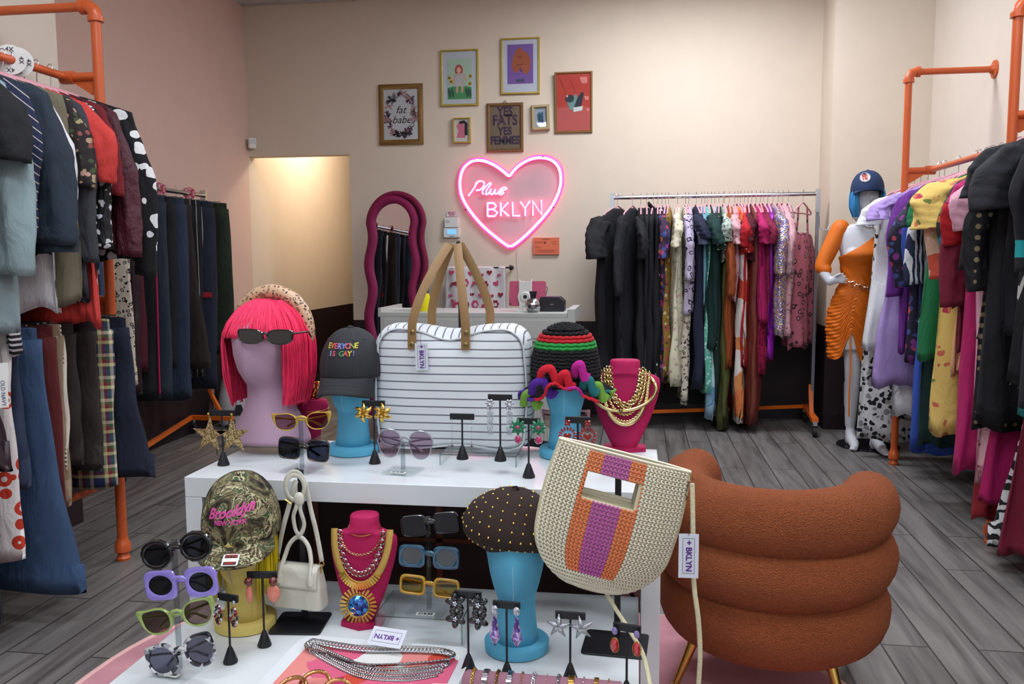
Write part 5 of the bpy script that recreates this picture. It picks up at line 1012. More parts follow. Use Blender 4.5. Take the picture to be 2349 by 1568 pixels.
# ---------------------------------------------------------------- tabletop : heads
TAN = mat('tan_leather_strap', '#8a6a42', .55, bump=(180, .3)); GP = mat('price_sticker', '#d8dcd8', .6)
def face_rows(rows, n=40):
    out = []
    for z, rx, ry, y0, wedge in rows:
        out.append([(rx*cos(a), y0+ry*sin(a)*(1+wedge*(1-abs(cos(a)))**2 if sin(a) < 0 else 1), z) for a in [2*pi*j/n for j in range(n)]])
    return out
def head_stand(name, lab, p, rz, m, s=1.0, wide=False, base=True):
    o = thing(name, lab, 'display head', p, rz)
    if wide: rws = [(0, .118, .092, 0, 0), (.012, .117, .09, 0, 0), (.05, .10, .082, 0, 0), (.09, .078, .07, 0, 0), (.13, .063, .062, 0, 0), (.165, .060, .064, -.003, .05), (.185, .064, .076, -.010, .22), (.21, .072, .09, -.014, .25), (.25, .083, .102, -.012, .18), (.30, .090, .112, -.006, .12), (.335, .090, .112, 0, .06), (.365, .078, .098, .004, 0), (.385, .05, .06, .005, 0), (.392, .01, .012, .005, 0)]
    else: rws = [(.020, .050, .052, 0, 0), (.06, .045, .048, 0, 0), (.10, .042, .046, 0, 0), (.122, .042, .048, -.002, .02), (.135, .045, .058, -.008, .30), (.16, .052, .068, -.012, .28), (.19, .059, .078, -.011, .20), (.23, .066, .087, -.006, .12), (.27, .069, .09, 0, .06), (.31, .062, .080, .003, 0), (.335, .042, .055, .004, 0), (.345, .008, .01, .004, 0)]
    MB().loft(face_rows([(z*s, rx*s, ry*s, y*s, w) for z, rx, ry, y, w in rws])).build('head', m, o, sharp=180)
    if base: MB().lathe([(.066*s, 0), (.072*s, .002), (.073*s, .022*s), (.070*s, .025*s), (.02, .0255*s)], 48).build('base', m, o, sharp=50)
    sm = MB().tube([(0, -ry*s*(1+w)+y*s-.0003, z*s) for z, rx, ry, y, w in rws[4:(-4 if not wide else -1)]], .0010, 5).build('seam', mat('seam_'+m.name, '#8fb9c8' if m is BLUV else '#a58fa0', .8), o)
    return o
PH = mat('mauve_velvet', '#b090a6', .8, sheen=.5, var=.06, bump=(300, .2)); YH = mat('yellow_velvet', '#cbb766', .8, sheen=.5, var=.08); CRH = mat('cream_velvet', '#c8ba88', .8, sheen=.4)
# acrylic riser
def riser(lab, p, w, d, h, rz=0, name='acrylic_riser'):
    o = thing(name, lab, 'riser', p, rz); t = .004
    MB().box((0, 0, h-t/2), (w, d, t)).build('top', ACR, o, bevel=.0008)
    for s_ in (-1, 1): MB().box((s_*(w/2-t/2), 0, (h-t)/2), (t, d, h-t-.0003)).build('side', ACR, o, bevel=.0008)
    ed = MB()
    for s_ in (-1, 1): ed.tube([(-w/2, s_*d/2, h), (w/2, s_*d/2, h)], .0012, 4).tube([(s_*w/2, -d/2, h), (s_*w/2, d/2, h)], .0012, 4).tube([(s_*w/2, -d/2, 0.001), (s_*w/2, -d/2, h)], .0016, 4)
    ed.build('polished_edge', thin_glass('acrylic_edge_'+str(len(bpy.data.materials)), (.62, .68, .68)), o); return o
UZ = TZ+.0005; LZ2 = LZ+.0005
p = onz(628, 1022, UZ); p = Vector((p.x+.012, 2.30, UZ)); riser('low clear riser under the pink-wigged head', p, .235, .20, .028)
hd_ = head_stand('wig_stand', 'mauve velvet display head wearing the pink wig', p+Vector((0, 0, .0285)), rad(-8), PH, 1.0, True, False)
HPK = mat('hot_pink_wig_hair', '#ff3868', .32, bump=(55, 1, .004), aniso=(9, 9, .2), var=.22, sheen=.3)
wg = thing('wig', 'hot pink bobbed wig with fringe on the mauve head', 'wig', p+Vector((0, 0, .0285)), rad(-8))
wig(wg, (0, .006),   .114, .126, .408, .112, .305, HPK, 330, rad(50), seed=9, strand=.0030, inward=.018, name='hair')
hb = thing('headband', 'padded leopard-print headband behind the pink fringe', 'headband', p+Vector((0, .02, .0285)), rad(-8))
MB().tube([(.120*cos(a)*1.0, .012,   .305+.122*sin(a)) for a in [rad(-12+204*i/30) for i in range(31)]], [.008+.013*sin(pi*i/30)**.5 for i in range(31)], 14).build('band', mat('tan_leopard_satin', '#c9a585', .4, kind='rings', cols=['#20120e', '#b08058'], sc=95, dist=.8), hb, sharp=180)
def stand_head(lab, u, v, s=1.0, rz=0, Z=UZ, m=None, **k):
    q_ = onz(u, v, Z); q_ = Vector((q_.x, q_.y+.0+.072*s, Z)); return q_, head_stand('wig_stand', lab, q_, rz, m or BLUV, s, **k)
p1, _ = stand_head('blue velvet display head under the black slogan cap', 792, 1050, 1.0, rad(2))
c1 = thing('baseball_cap', 'faded black cap embroidered EVERYONE IS GAY! in rainbow letters', 'cap', p1+Vector((0, .0, .268)), rad(3))
BKT = mat('washed_black_cotton', '#26272b', .85, var=.25, bump=(350, .4)); on = cap(c1, (0, 0, 0), .086, .112, .088, BKT, brim=.066, curve=.034, droop=.030, tilt=rad(3), seam=mat('grey_thread', '#3a3b40', .8))
cols = ['#c4b04a', '#c9722e', '#c24a5a', '#8a7ac4', '#5a86c4', '#c24a5a', '#7a8a3a', '#c9b23a']
for i, ch_ in enumerate('EVERYONE'): text('embroidered_letter', ch_, .019, mat('thread_'+cols[i], cols[i], .7), c1, None, ext=.0006, bold=.0004, fn=lambda x, y, z, i=i: on(-.038+i*.0108+x, y+.013*1, z+.001, .036))
cols = ['#8a9ac4', '#c24a5a', '', '#4a8a5a', '#c24a4a', '#c9b23a', '#7a6aa4']
for i, ch_ in enumerate('IS GAY!'):
    if ch_ != ' ': text('embroidered_letter', ch_, .019, mat('thread_'+cols[i], cols[i], .7), c1, None, ext=.0006, bold=.0004, fn=lambda x, y, z, i=i: on(-.030+i*.0105+x, y-.006, z+.001, .036))
# crochet hat head
p2, _ = stand_head('blue velvet display head under the crochet bucket hat', 1292, 1058, 1.0, rad(2))
KB = mat('black_crochet_yarn', '#131316', .95, bump=(170, 1, .006), knit=1)
h2 = thing('bucket_hat', 'black crochet bucket hat with red and green bands and ruffled colourful brim', 'hat', p2+Vector((0, 0, .262)), rad(4))
prof_ = [(.006, .102), (.028, .099), (.048, .090), (.064, .076), (.076, .055), (.083, .030), (.088, 0), (.092, -.03), (.10, -.06)]
def yarnrow(r, z, m, nm, tilt=0, n=46, rr_=.0052, w=0): MB().tube([((r+.003)*cos(2*pi*i/n*1)+0, (r+.006)*1.12*sin(2*pi*i/n), z+.0022*(i % 2)+tilt*sin(2*pi*i/n)) for i in range(n)], rr_, 6, True).build(nm, m, h2)
MB().lathe([(.001, .103)]+prof_, 40, 1, 1.12).build('crown', KB, h2, sharp=180)
for k in range(14):
    z = .092-.0095*k; r = next(a[0]+(b[0]-a[0])*(a[1]-z)/(a[1]-b[1]) for a, b in zip(prof_, prof_[1:]) if b[1] <= z <= a[1])
    yarnrow(r, z, K['red'] if k == 2 else K['red'] if k == 3 else mat('green_yarn', '#1f8a3a', .9) if k in (4, 5) else KB, 'yarn_row')
for r_, z_ in ((.036, .0965), (.027, .1), (.018, .1025), (.009, .104)): yarnrow(r_, z_, KB, 'yarn_row', n=20)
n = 180; rows = []
for i in range(9):
    t = i/8; rows.append([((.096+.028*t+.010*t*sin(13*a+1)+.004*t*sin(29*a))*cos(a), 1.1*(.096+.028*t+.010*t*sin(13*a+1))*sin(a), -.055-.030*t+t*(.010*sin(9*a)+.005*sin(14*a+2))+.045*t*math.exp(-((a-1.5*pi+.05)/.36)**2)) for a in [2*pi*j/n for j in range(n)]])
MB().loft(rows, True, False).build('brim', KB, h2, sharp=180, solid=.005)
ed = rows[-1]; seg = [('#c01a2c', .02, .14), ('#b3208a', .14, .20), ('#c01a2c', .20, .25), ('#1f6a6e', .25, .31), ('#6f9a3a', .31, .42), ('#4a1f86', .42, .58), ('#b3206a', .58, .66), ('#6f9a3a', .66, .80), ('#1f6a6e', .80, .86), ('#4a1f86', .86, 1.02)]
for c_, a, b in seg:
    i0, i1 = int(((a+.62) % 1)*n), int(((a+.62) % 1)*n+(b-a)*n); pts = [Vector(ed[i % n])+Vector((0, 0, .002*(i % 2))) for i in range(i0, i1+1)]
    MB().tube(pts, .0042, 7).build('edging', mat('yarn_'+c_, c_, .95), h2)
for c_, x0, w_, z_ in (('#c01a2c', -.036, .030, .035), ('#4a1f86', -.055, .034, .0), ('#c01a2c', .004, .018, .022), ('#b3208a', .042, .018, .046), ('#1f6a6e', .066, .020, .004), ('#6f9a3a', .090, .022, -.014), ('#6f9a3a', -.088, .024, -.035)):
    y_ = -.108*math.sqrt(max(.05, 1-(x0/.118)**2))-.012
    MB().tube(dens([(x0-w_, y_+.01, z_-.075), (x0-w_*.8, y_-.006, z_-.045), (x0-w_*.1, y_-.01, z_-.036), (x0+w_*.2, y_-.008, z_-.052), (x0+w_*.5, y_-.004, z_-.075), (x0+w_*.9, y_+.006, z_-.062)], 6, False), .0105, 8, flat=.5, nrm=(0, -1, .3)).build('ruffle', mat('yarn_'+c_, c_, .95), h2)
# lower heads
p3, _ = stand_head('blue velvet display head wearing the studded beret', 1175, 1520, 1.0, rad(4), LZ2)
h3 = thing('beret', 'dark brown felt beret dotted with gold studs', 'beret', p3+Vector((.004, 0, .262)), rad(4), rot=(rad(4), rad(9), rad(4)))
rw = []; bp = [(.072, -.012), (.088, .002), (.103, .014), (.106, .032), (.094, .056), (.074, .076), (.050, .093), (.026, .103), (.005, .106)]
FELT = mat('dark_brown_felt', '#2a1d18', .95, bump=(260, .6), sheen=.15)
MB().loft([[(-.012*(z > 0)+r*cos(a)*(1+.10*(cos(a) < 0)), r*1.08*sin(a), z-.016*max(0, -cos(a))*max(0, 1-z/.05)) for a in [2*pi*j/40 for j in range(40)]] for r, z in bp]).build('crown', FELT, h3, sharp=180)
sd = MB()
for z, kk in ((.006, 34), (.030, 30), (.048, 26), (.064, 22), (.078, 18), (.091, 13), (.1, 7)):
    r = next((a[0]+(b[0]-a[0])*(z-a[1])/(b[1]-a[1]) for a, b in zip(bp, bp[1:]) if a[1] <= z <= b[1]), .02)
    for j in range(kk): a = 2*pi*(j+.5*(kk % 4 > 1))/kk; sd.sphere((-.012+r*cos(a)*(1+.10*(cos(a) < 0)), r*1.08*sin(a), z-.016*max(0, -cos(a))*max(0, 1-z/.05)), .0030, 8, 5)
sd.build('studs', GOLD, h3); MB().tube([(-.012, 0, .104), (-.020, -.004, .113), (-.028, -.008, .112)], .003, 6).build('stalk', FELT, h3)
p4, _ = stand_head('yellow velvet display head under the camouflage cap', 532, 1462, 1.0, rad(8), LZ2, YH)
YW = mat('yellow_wig_hair', '#d8c21c', .4, bump=(60, .8, .004), aniso=(8, 8, .25), var=.12)
y4 = thing('wig', 'bright yellow wig hair hanging behind camouflage cap', 'wig', p4, rad(8)); rr5 = random.Random(4); mb = MB()
for k in range(150):
    a = rad(rr5.uniform(-150, 150)); a = a if abs(a) > rad(48) else math.copysign(rad(48)+abs(a)*.8, a); r_ = rr5.uniform(.060, .078)
    mb.tube([((r_+.004*i*sin(k)*.3)*sin(a), -(r_*1.15)*cos(a),   .255-.045*i*rr5.uniform(.9, 1.05)) for i in range(5)], [.0035, .0035, .003, .0025, .001], 5, flat=.5)
mb.build('hair', YW, y4, sharp=180)
c4 = thing('baseball_cap', 'leaf camouflage cap with pink Brooklyn New York embroidery', 'cap', p4+Vector((-.002, 0, .278)), rad(12))
CAMO = mat('leaf_camouflage_twill', '#12100e', .85, kind='camo', cols=['#2c2a1c', '#4a3f2c', '#7a6e4c', '#2f4a30', '#b5aa84', '#3a3020', '#8a8060'], sc=20, bump=(300, .3))
on4 = cap(c4, (0, 0, 0), .090, .106, .098, CAMO, brim=.062, curve=.012, droop=.024, tilt=rad(8), bw_=rad(68), seam=mat('olive_thread', '#4a4632', .8))
PT = mat('pink_embroidery_thread', '#cf4f96', .7)
text('embroidery', 'Brooklyn', .030, PT, c4, None, ext=.0008, bold=.0009, shear=.35, fn=lambda x, y, z: on4(x*.95, y+.020+x*.16, z+.0012, .022)); text('embroidery', 'NEW YORK', .0135, PT, c4, None, ext=.0008, bold=.0004, fn=lambda x, y, z: on4(x, y-.002+x*.05, z+.0012, .022))
stk = MB().prism(rr(.036, .034, .004), .0008, M=Tm(.010, -.142, -.066, rx=rad(-62))).build('brim_sticker', mat('white_sticker', '#d8d8d6', .5), c4)
for st, y, m_, s_ in (('OTTO', .010, pc('#b02a1a'), .010), ('CAMO', -.010, pc('#b02a1a'), .008)):
    Mx = Tm(.010, -.142, -.066, rx=rad(-62)) @ Tm(0, -.0012, y) @ FACE
    if y: MB().box((0, -.0007, y), (.028, .0004, .009), M=Tm(.010, -.142, -.066, rx=rad(-62))).build('label_band', INK, stk)
    text('lettering', st, s_, m_, stk, Mx, ext=.0003, bold=.0003)
# ---------------------------------------------------------------- jewellery busts
def bust(name, lab, u, v, Z, h, w, rz=0, lean=.16):
    q_ = onz(u, v, Z); q_ = Vector((q_.x, q_.y+.03, Z)); o = thing(name, lab, 'jewellery bust', q_, rz)
    MB().loft([[(.055*w/.16*cos(2*pi*i/6+pi/6)*1.0, .045*sin(2*pi*i/6+pi/6), z) for i in range(6)] for z in (0, .012)]).build('base', MAG, o, sharp=30)
    rows = []
    for f, rx, ry in ((.03, .024, .022), (.10, .034, .024), (.35, .058, .028), (.58, .074, .032), (.72, .080, .034), (.80, .078, .034), (.835, .066, .034), (.855, .045, .034), (.87, .038, .034), (.93, .034, .032), (.985, .034, .032), (1.0, .031, .029)):
        rows.append([(w/.16*rx*math.copysign(abs(cos(a))**.75, cos(a)), lean*h*f+ry*sin(a)*(1 if f > .84 else .8)-.01, f*h+(0 if f < .9 else -.012*sin(a)*0)) for a in [2*pi*j/36 for j in range(36)]])
    MB().loft(rows).build('form', MAG, o, sharp=60); return o, q_
def drape(w, zt, zb, h, lean=.16, n=60, p=2.2, yo=0, top=.02):
    out = []
    for i in range(n+1):
        t = -1+2*i/n; x = w*sin(t*pi/2)*(1); z = zb+(zt-zb)*(1-cos(t*pi/2))**1.05 if abs(t) < 1 else zt
        out.append((x, lean*z-.01-.031-yo+.010*(abs(t))**3, z))
    return out
ob, bq = bust('necklace_bust', 'magenta velvet bust on low table with red jewel necklaces', 825, 1440, LZ2, .262, .165, rad(3))
B0 = bq
def neck(name, lab, grp=None): return thing(name, lab, 'necklace', B0, BRZ)
BRZ = rad(3)
n1 = neck('necklace', 'wide gold mesh collar necklace with ribbed front')
MB().tube(drape(.068, .232, .105, .26), .0085, 8, flat=.25, nrm=(0, 1, 0)).build('mesh_band', mat('gold_mesh', '#c9a85a', .35, 1, bump=(700, .8)), n1)
mb = MB(); D = drape(.070, .232, .103, .26, n=120)
for i in range(34, 87, 3):
    a, b = Vector(D[i-1]), Vector(D[i+1]); t = (b-a).normalized(); p_ = Vector(D[i]); s_ = Vector((0, -1, 0)); nx = t.cross(s_).normalized()
    mb.add([p_+t*x+nx*y+s_*z for x in (-.0026, .0026) for y in (-.008, .008) for z in (0, .006)], [(0, 1, 3, 2), (4, 6, 7, 5), (0, 4, 5, 1), (2, 3, 7, 6), (0, 2, 6, 4), (1, 5, 7, 3)])
mb.build('ribs', GOLD, n1)
n2 = neck('necklace', 'silver necklace of round dark red stones')
mb, mg = MB(), MB(); D = drape(.053, .236, .132, .26, yo=.004, n=200); RED = mat('red_crystal', '#7d0a16', .08, coat=1, emit=0)
for i in range(6, 200, 11):
    p_ = Vector(D[i]); mb.torus((0, 0, 0), .0062, .0014, 14, 5, Tm(p_.x, p_.y-.002, p_.z, rx=pi/2)); mg.sphere(tuple(p_+Vector((0, -.003, 0))), (.0052, .003, .0052), 8, 5); q_ = Vector(D[min(i+5, 200)]); mb.sphere(tuple(q_), .0022, 6, 4)
mb.build('settings', SILVER, n2); mg.build('stones', RED, n2)
n3 = neck('necklace', 'thin gold box chain hanging above the red stones'); links(MB(), drape(.050, .228, .176, .26, yo=.006, n=80), .0022, .0011, 1.3, n=8, k=4).build('chain', mat('rose_gold', '#b8866a', .25, 1), n3)
n4 = neck('necklace', 'fine gold chain closest to the neck of bust'); MB().tube([(.039*sin(a), .026-.0375*cos(a), .232-.012*cos(a)) for a in [rad(-100+10*i) for i in range(21)]], .0011, 6).build('chain', GOLD, n4)
n5 = neck('pendant', 'large gold sunburst pendant with round blue crystal'); n5['category'] = 'pendant'
PM = Tm(-.006, -.020, .052, rx=rad(-8)); mb = MB()
for i in range(26):
    a = 2*pi*i/26; mb.box((.036*cos(a), 0, .036*sin(a)), (.020, .004, .0052), M=PM) if False else mb.add([(cos(a)*x-sin(a)*y, z, sin(a)*x+cos(a)*y) for x in (.024, .045) for y in (-.0022-(.0006 if x > .03 else 0), .0022+(.0006 if x > .03 else 0)) for z in (-.003, .003)], [(0, 1, 3, 2), (4, 6, 7, 5), (0, 4, 5, 1), (2, 3, 7, 6), (0, 2, 6, 4), (1, 5, 7, 3)], PM)
mb.build('rays', GOLD, n5); MB().torus((0, 0, 0), .0265, .003, 36, 8, PM @ Tm(0, -.003, 0, rx=pi/2)).build('rim', GOLD, n5); MB().torus((0, 0, .048), .006, .0012, 14, 5, PM @ Tm(rx=pi/2)).torus((0, -.003, .052), .0075, .0012, 14, 5, PM).build('ring', GOLD, n5)
rows = [[(r*cos(2*pi*j/16+o_), y, r*sin(2*pi*j/16+o_)) for j in range(16)] for r, y, o_ in ((.0255, -.002, 0), (.025, -.005, .1), (.018, -.010, .3), (.009, -.0125, .5), (.001, -.013, .5))]
MB().loft(rows, True, True, PM).build('crystal', mat('blue_crystal', '#0b2fb0', .06, .55, kind='cells', cols=['#0a1f7a', '#1c66c8', '#123a9a', '#1f9ad0', '#2a3ad0'], sc=150, coat=1), n5, sharp=5)
# far bust with gold necklaces
ob, bq = bust('necklace_bust', 'magenta velvet bust stacked with gold chains on tall table', 1432, 1036, UZ, .258, .20, rad(2), lean=.10)
B0 = bq; BRZ = rad(2)
GM = mat('pale_gold', '#d8c48c', .22, 1)
for lab, w_, zt, zb, rr_, tk, sx in (('chunky gold curb chain, innermost of the gold necklaces', .042, .236, .138, .0048, .0019, 1.25), ('flat braided gold chain second from the neck', .050, .236, .128, .0040, .0020, 1.5), ('gold rope chain hanging in the middle', .058, .232, .108, .0028, .0016, 1.3), ('gold box chain hanging lowest of all', .068, .228, .088, .0026, .0016, 1.2)):
    n_ = neck('necklace', lab); links(MB(), drape(w_, zt, zb, .26, .10, yo=.004, n=90), rr_, tk, sx, n=9, k=5).build('chain', GM, n_)
n_ = neck('necklace', 'thick smooth gold tube necklace with dark clasp around the bust'); MB().tube([(.086*sin(a), -.030+.085*max(0, -cos(a))**2-.008*max(0, cos(a)), .172-.052*cos(a)+.010*sin(a)) for a in [2*pi*i/44 for i in range(44)]], .0052, 10, True).build('tube', GM, n_); MB().sphere((-.012, -.042, .121), .0062, 12, 8).build('clasp', BRASS, n_)
n_ = neck('necklace', 'flat gold snake chain crossing the lower chest'); MB().tube(drape(.064, .20, .080, .26, .10, yo=.007), .0044, 8, flat=.3, nrm=(0, 1, 0)).build('chain', GM, n_)
# small magenta bust behind the blue head
q_ = Vector((ony(712, 930, 2.42).x, 2.40, UZ)); o = thing('bracelet_stand', 'magenta velvet oval stand with fine gold chain behind heads', 'jewellery stand', q_)
MB().loft([[(r*.062*cos(a), r*.03*sin(a), z) for a in [2*pi*i/32 for i in range(32)]] for r, z in ((.62, 0), (.60, .02), (.72, .06), (1, .085), (1.02, .115), (.95, .13), (.9, .132))]).build('form', MAG, o, sharp=60)
MB().tube([(.066*sin(a), -.032*cos(a)-.001, .108-.010*cos(a)) for a in [rad(-90+9*i) for i in range(21)]], .0012, 6).build('chain', GOLD, o)
rs = MB(); 
for i in range(3):
    for j in range(7): a = 2*pi*j/7+i*.4; rs.sphere((.012+(.010+.010*i)*cos(a), .0, .160+(.010+.008*i)*sin(a)), (.011, .005, .008), 8, 6)
rs.build('gold_flower', GOLD, o)
# ---------------------------------------------------------------- striped weekender bag on black stand
def hook_stand(lab, u, v, Z, htop, w=.17, d=.13, rz=0, off=.04, hookl=.03, tilt=0):
    q_ = onz(u, v, Z); o = thing('bag_stand', lab, 'bag stand', (q_.x, q_.y, Z), rz)
    MB().prism(rr(w, d, .010), .004, M=Tm(0, 0, .002, rx=pi/2)).build('base', BLACK, o, bevel=.001)
    MB().box((0, off, htop/2), (.014, .010, htop)).build('post', BLACK, o, bevel=.001)
    MB().tube([(0, off, htop-.004), (0, off-.022, htop-.004), (0, off-.03, htop+.008)], .006, 8).build('hook', BLACK, o); return o, q_
bx = ony(1041, 1000, 2.335).x
HT = ony(1041, 560, 2.41).z
hs, hq = hook_stand('black bag stand holding up the striped weekender', 1052, 1018, UZ, HT-UZ, off=.055)
bg = thing('weekender_bag', 'white canvas weekender bag with grey stripes and tan leather straps', 'bag', (bx+.003, 2.33, UZ+.024), 0)
ST = [mat('grey_stripe_h', '#cfd3d6', .8, kind='stripe', cols=['#6d6c78'], sc=1/.0228, p=.17, d=(0, 0, 1), bump=(500, .2)), mat('grey_stripe_v', '#cfd3d6', .8, kind='stripe', cols=['#6d6c78'], sc=1/.0225, p=.17, d=(1, 0, 0), bump=(500, .2))]
bw2, bh = .220, .342
def bout(s=1.0, sag=0.0, w=bw2, h=bh, r=.06, n=12):
    o = []
    for sx, sz, a0 in ((1, 1, 0), (-1, 1, 90), (-1, -1, 180), (1, -1, 270)):
        for i in range(n+1):
            a = rad(a0+90*i/n); rb = r if sz > 0 else .03; x = sx*(w-rb)+rb*cos(a); z = (h-rb+rb*sin(a)) if sz > 0 else (rb+rb*sin(a)); o.append((x, z))
        if a0 == 0:
            for i in range(1, 24): x = (w-r)*(1-2*i/24); o.append((x, h-.030*sag*math.exp(-(x/.07)**2)))
        if a0 == 90:
            for i in range(1, 12): o.append((-w-.008*sin(pi*i/12), h-r-(h-r-.03)*i/12))
        if a0 == 180:
            for i in range(1, 24): x = -(w-.03)+2*(w-.03)*i/24; o.append((x, .006*sin(x*22+1)))
        if a0 == 270:
            for i in range(1, 12): o.append((w+.008*sin(pi*i/12), .03+(h-r-.03)*i/12))
    return [(x*s, bh/2+(z-bh/2)*s) for x, z in o]
FO = bout(1, 1.0, w=.205, h=.330)
def grid_panel(y, puff, O):        # filled outline with concentric rings
    rows = []
    for k in range(15):
        s = 1-k/14*.985; rows.append([(x*s, y-puff*(1-s**3)-.004*sin(x*s*31+z*9)*(1-s)*s-.003*sin(z*40*s)*(1-s)*s, (z-bh*.5)*s+bh*.5-.0*(1-s)) for x, z in O])
    return rows
f_ = MB().loft(grid_panel(-.045, .022, FO), True, True).build('front_panel', ST[0], bg, sharp=180); MB().loft([r[::-1] for r in grid_panel(.045, -.018, FO)], True, True).build('back_panel', ST[0], bg, sharp=180)
gt = MB(); G1, G2, G3 = bout(1.0, 1.0, w=.205, h=.330), bout(1.0, .5), bout(1.0, .8, w=.210, h=.336)
gt.loft([[(x, -.046, z) for x, z in G1], [(x*1.0, -.030, z) for x, z in bout(1, .8, w=.217, h=.338)], [(x, 0, z) for x, z in G2], [(x, .03, z) for x, z in G2], [(x, .046, z) for x, z in G3]], True, False)
g_o = gt.build('gusset', ST[1], bg, sharp=180); g_o.data.materials.append(ST[0])
for pgn in g_o.data.polygons:
    if abs(pgn.normal.x) > .75: pgn.material_index = 1
WP = mat('white_piping', '#c3c7ca', .7); MB().tube([(x*1.003, -.047, z) for x, z in FO], .003, 6, True).build('piping', WP, bg); MB().tube([(.10, .0, .3352), (.0, .0, .322), (-.10, 0, .3352)], .0025, 6).build('zip', BLACK, bg)
MB().tube([(.224, -.015, .21), (.228, -.02, .17)], .004, 6).build('zip_pull', BLACK, bg)
hz = HT-UZ-.024
for s_, nm in ((-1, 'front'), (1, 'back')):
    for x0, x1 in ((-.098, -.018), (.052, .006)):
        if s_ > 0: x0, x1 = (-.070, -.012) if x0 < 0 else (.100, .012)
        yb = -.066 if s_ < 0 else .050
        zb = .275 if s_ < 0 else .315
        pts = []
        for i in range(25):
            t = i/24; k = max(0, (t-.22)/.78); pts.append((x0+(x1-x0)*k**1.35-.004*(1-t), yb+(.045-yb)*k**2, zb+(hz-zb)*t))
        st = MB().tube(pts, .0125, 8, flat=.16, nrm=(0, -1, 0)).build('strap', TAN, bg)
        if s_ < 0:
            for zz in (.015, .048): MB().lathe([(.0065, 0), (.0065, .002), (.004, .0035)], 16, M=Tm(x0-.003+zz*.05, yb-.004, zb+zz, rx=pi/2)).build('rivet', BRASS, st)
def swing_tag(lab, p, rz=0, rot=None, w=.036, h=.075, flip=False):
    o = thing('price_tag', lab, 'tag', p, rz, rot=rot); MB().box((0, 0, -h/2), (w, .0008, h)).build('card', mat('tag_card', '#cfd2dc', .6), o)
    m_ = mat('purple_tag_ink', '#5a2a80', .6); a, b = w*.30, h*.40
    MB().ring([(-a, -h/2-b), (a, -h/2-b), (a, -h/2+b), (-a, -h/2+b)], [(-a+.0007, -h/2-b+.0007), (a-.0007, -h/2-b+.0007), (a-.0007, -h/2+b-.0007), (-a+.0007, -h/2+b-.0007)], .0003, M=Tm(0, -.0006, 0)).build('border', mat('navy_tag_line', '#2a2a50', .6), o)
    text('lettering', '+ BKLYN', .0165, m_, o, Tm(0, -.0008, -h/2) @ FACE @ Matrix.Rotation(-pi/2, 4, 'Z'), ext=.0002, bold=.0005); MB().tube([(0, -.001, -.004), (-.002, -.001, .012), (.002, 0, .03)], .0006, 4).build('string', INK, o); return o
tp = ony(966, 787, 2.25); swing_tag('white + BKLYN swing tag hanging on the striped bag', (tp.x, 2.25, tp.z), rot=(rad(4), 0, rad(0)))
# ---------------------------------------------------------------- straw tote
SY = 1.74
s_o, s_q = hook_stand('black bag stand with wide base under the straw tote', 1412, 1478, LZ2, .40, w=.145, d=.125, rz=rad(-4), off=.04)
tc_ = (ony(1283, 1003, SY)+ony(1585, 1085, SY))/2; ang = math.atan2(ony(1283, 1003, SY).z-ony(1585, 1085, SY).z, ony(1585, 1085, SY).x-ony(1283, 1003, SY).x)
tw = (ony(1585, 1085, SY)-ony(1283, 1003, SY)).length/2
th_ = .298
tb = thing('tote_bag', 'cream straw tote with orange and purple woven stripes on stand', 'bag', (tc_.x, SY, tc_.z), rot=(0, ang, rad(3)))
def hwid(v):   # v 0 top .. 1 bottom
    return tw*(1+.06*sin(pi*min(1, v*1.25))) * (1 if v < .62 else math.sqrt(max(0, 1-((v-.62)/.385)**2.3)))
def sdep(u, v): return (.006+.034*sin(pi*min(1, v*.9+.05))**.8)*(1-abs(u)**3)*(1 if v < .8 else math.sqrt(max(0.02, 1-((v-.8)/.21)**2)))+.002
SU, SV0, SV1 = (-.46, .30), .15, .33
def inslot(u, v): return SU[0]-.06*0 < u < SU[1] and SV0 < v < SV1
def spt(u, v, side, off=0): 
    y = (sdep(u, v)+off)*(-1 if side == 0 else 1); return Vector((hwid(v)*u+.0, y, -th_*v))
NU, NV = 44, 40; mb = MB(); vid = {}
us = [sin(pi/2*(-1+2*i/NU)) for i in range(NU+1)]; vs2 = [j/NV*.998 for j in range(NV+1)]
for sd_ in (0, 1):
    for j in range(NV+1):
        for i in range(NU+1): vid[sd_, i, j] = len(mb.v); mb.v.append(tuple(spt(us[i], vs2[j], sd_)))
    for j in range(NV):
        for i in range(NU):
            if inslot((us[i]+us[i+1])/2, (vs2[j]+vs2[j+1])/2): continue
            f = (vid[sd_, i, j], vid[sd_, i, j+1], vid[sd_, i+1, j+1], vid[sd_, i+1, j]); mb.f.append(f if sd_ == 0 else f[::-1])
mb.build('body', mat('cream_straw_base', '#c6bd9f', .9, bump=(200, .6)), tb, sharp=180, solid=.002)
cc = {'cream': mat('cream_paper_straw', '#ddd6bf', .75), 'orange': mat('orange_paper_straw', '#e07a48', .75), 'purple': mat('purple_paper_straw', '#b8559f', .75)}
wv = {k: MB() for k in cc}; NCOL = 34
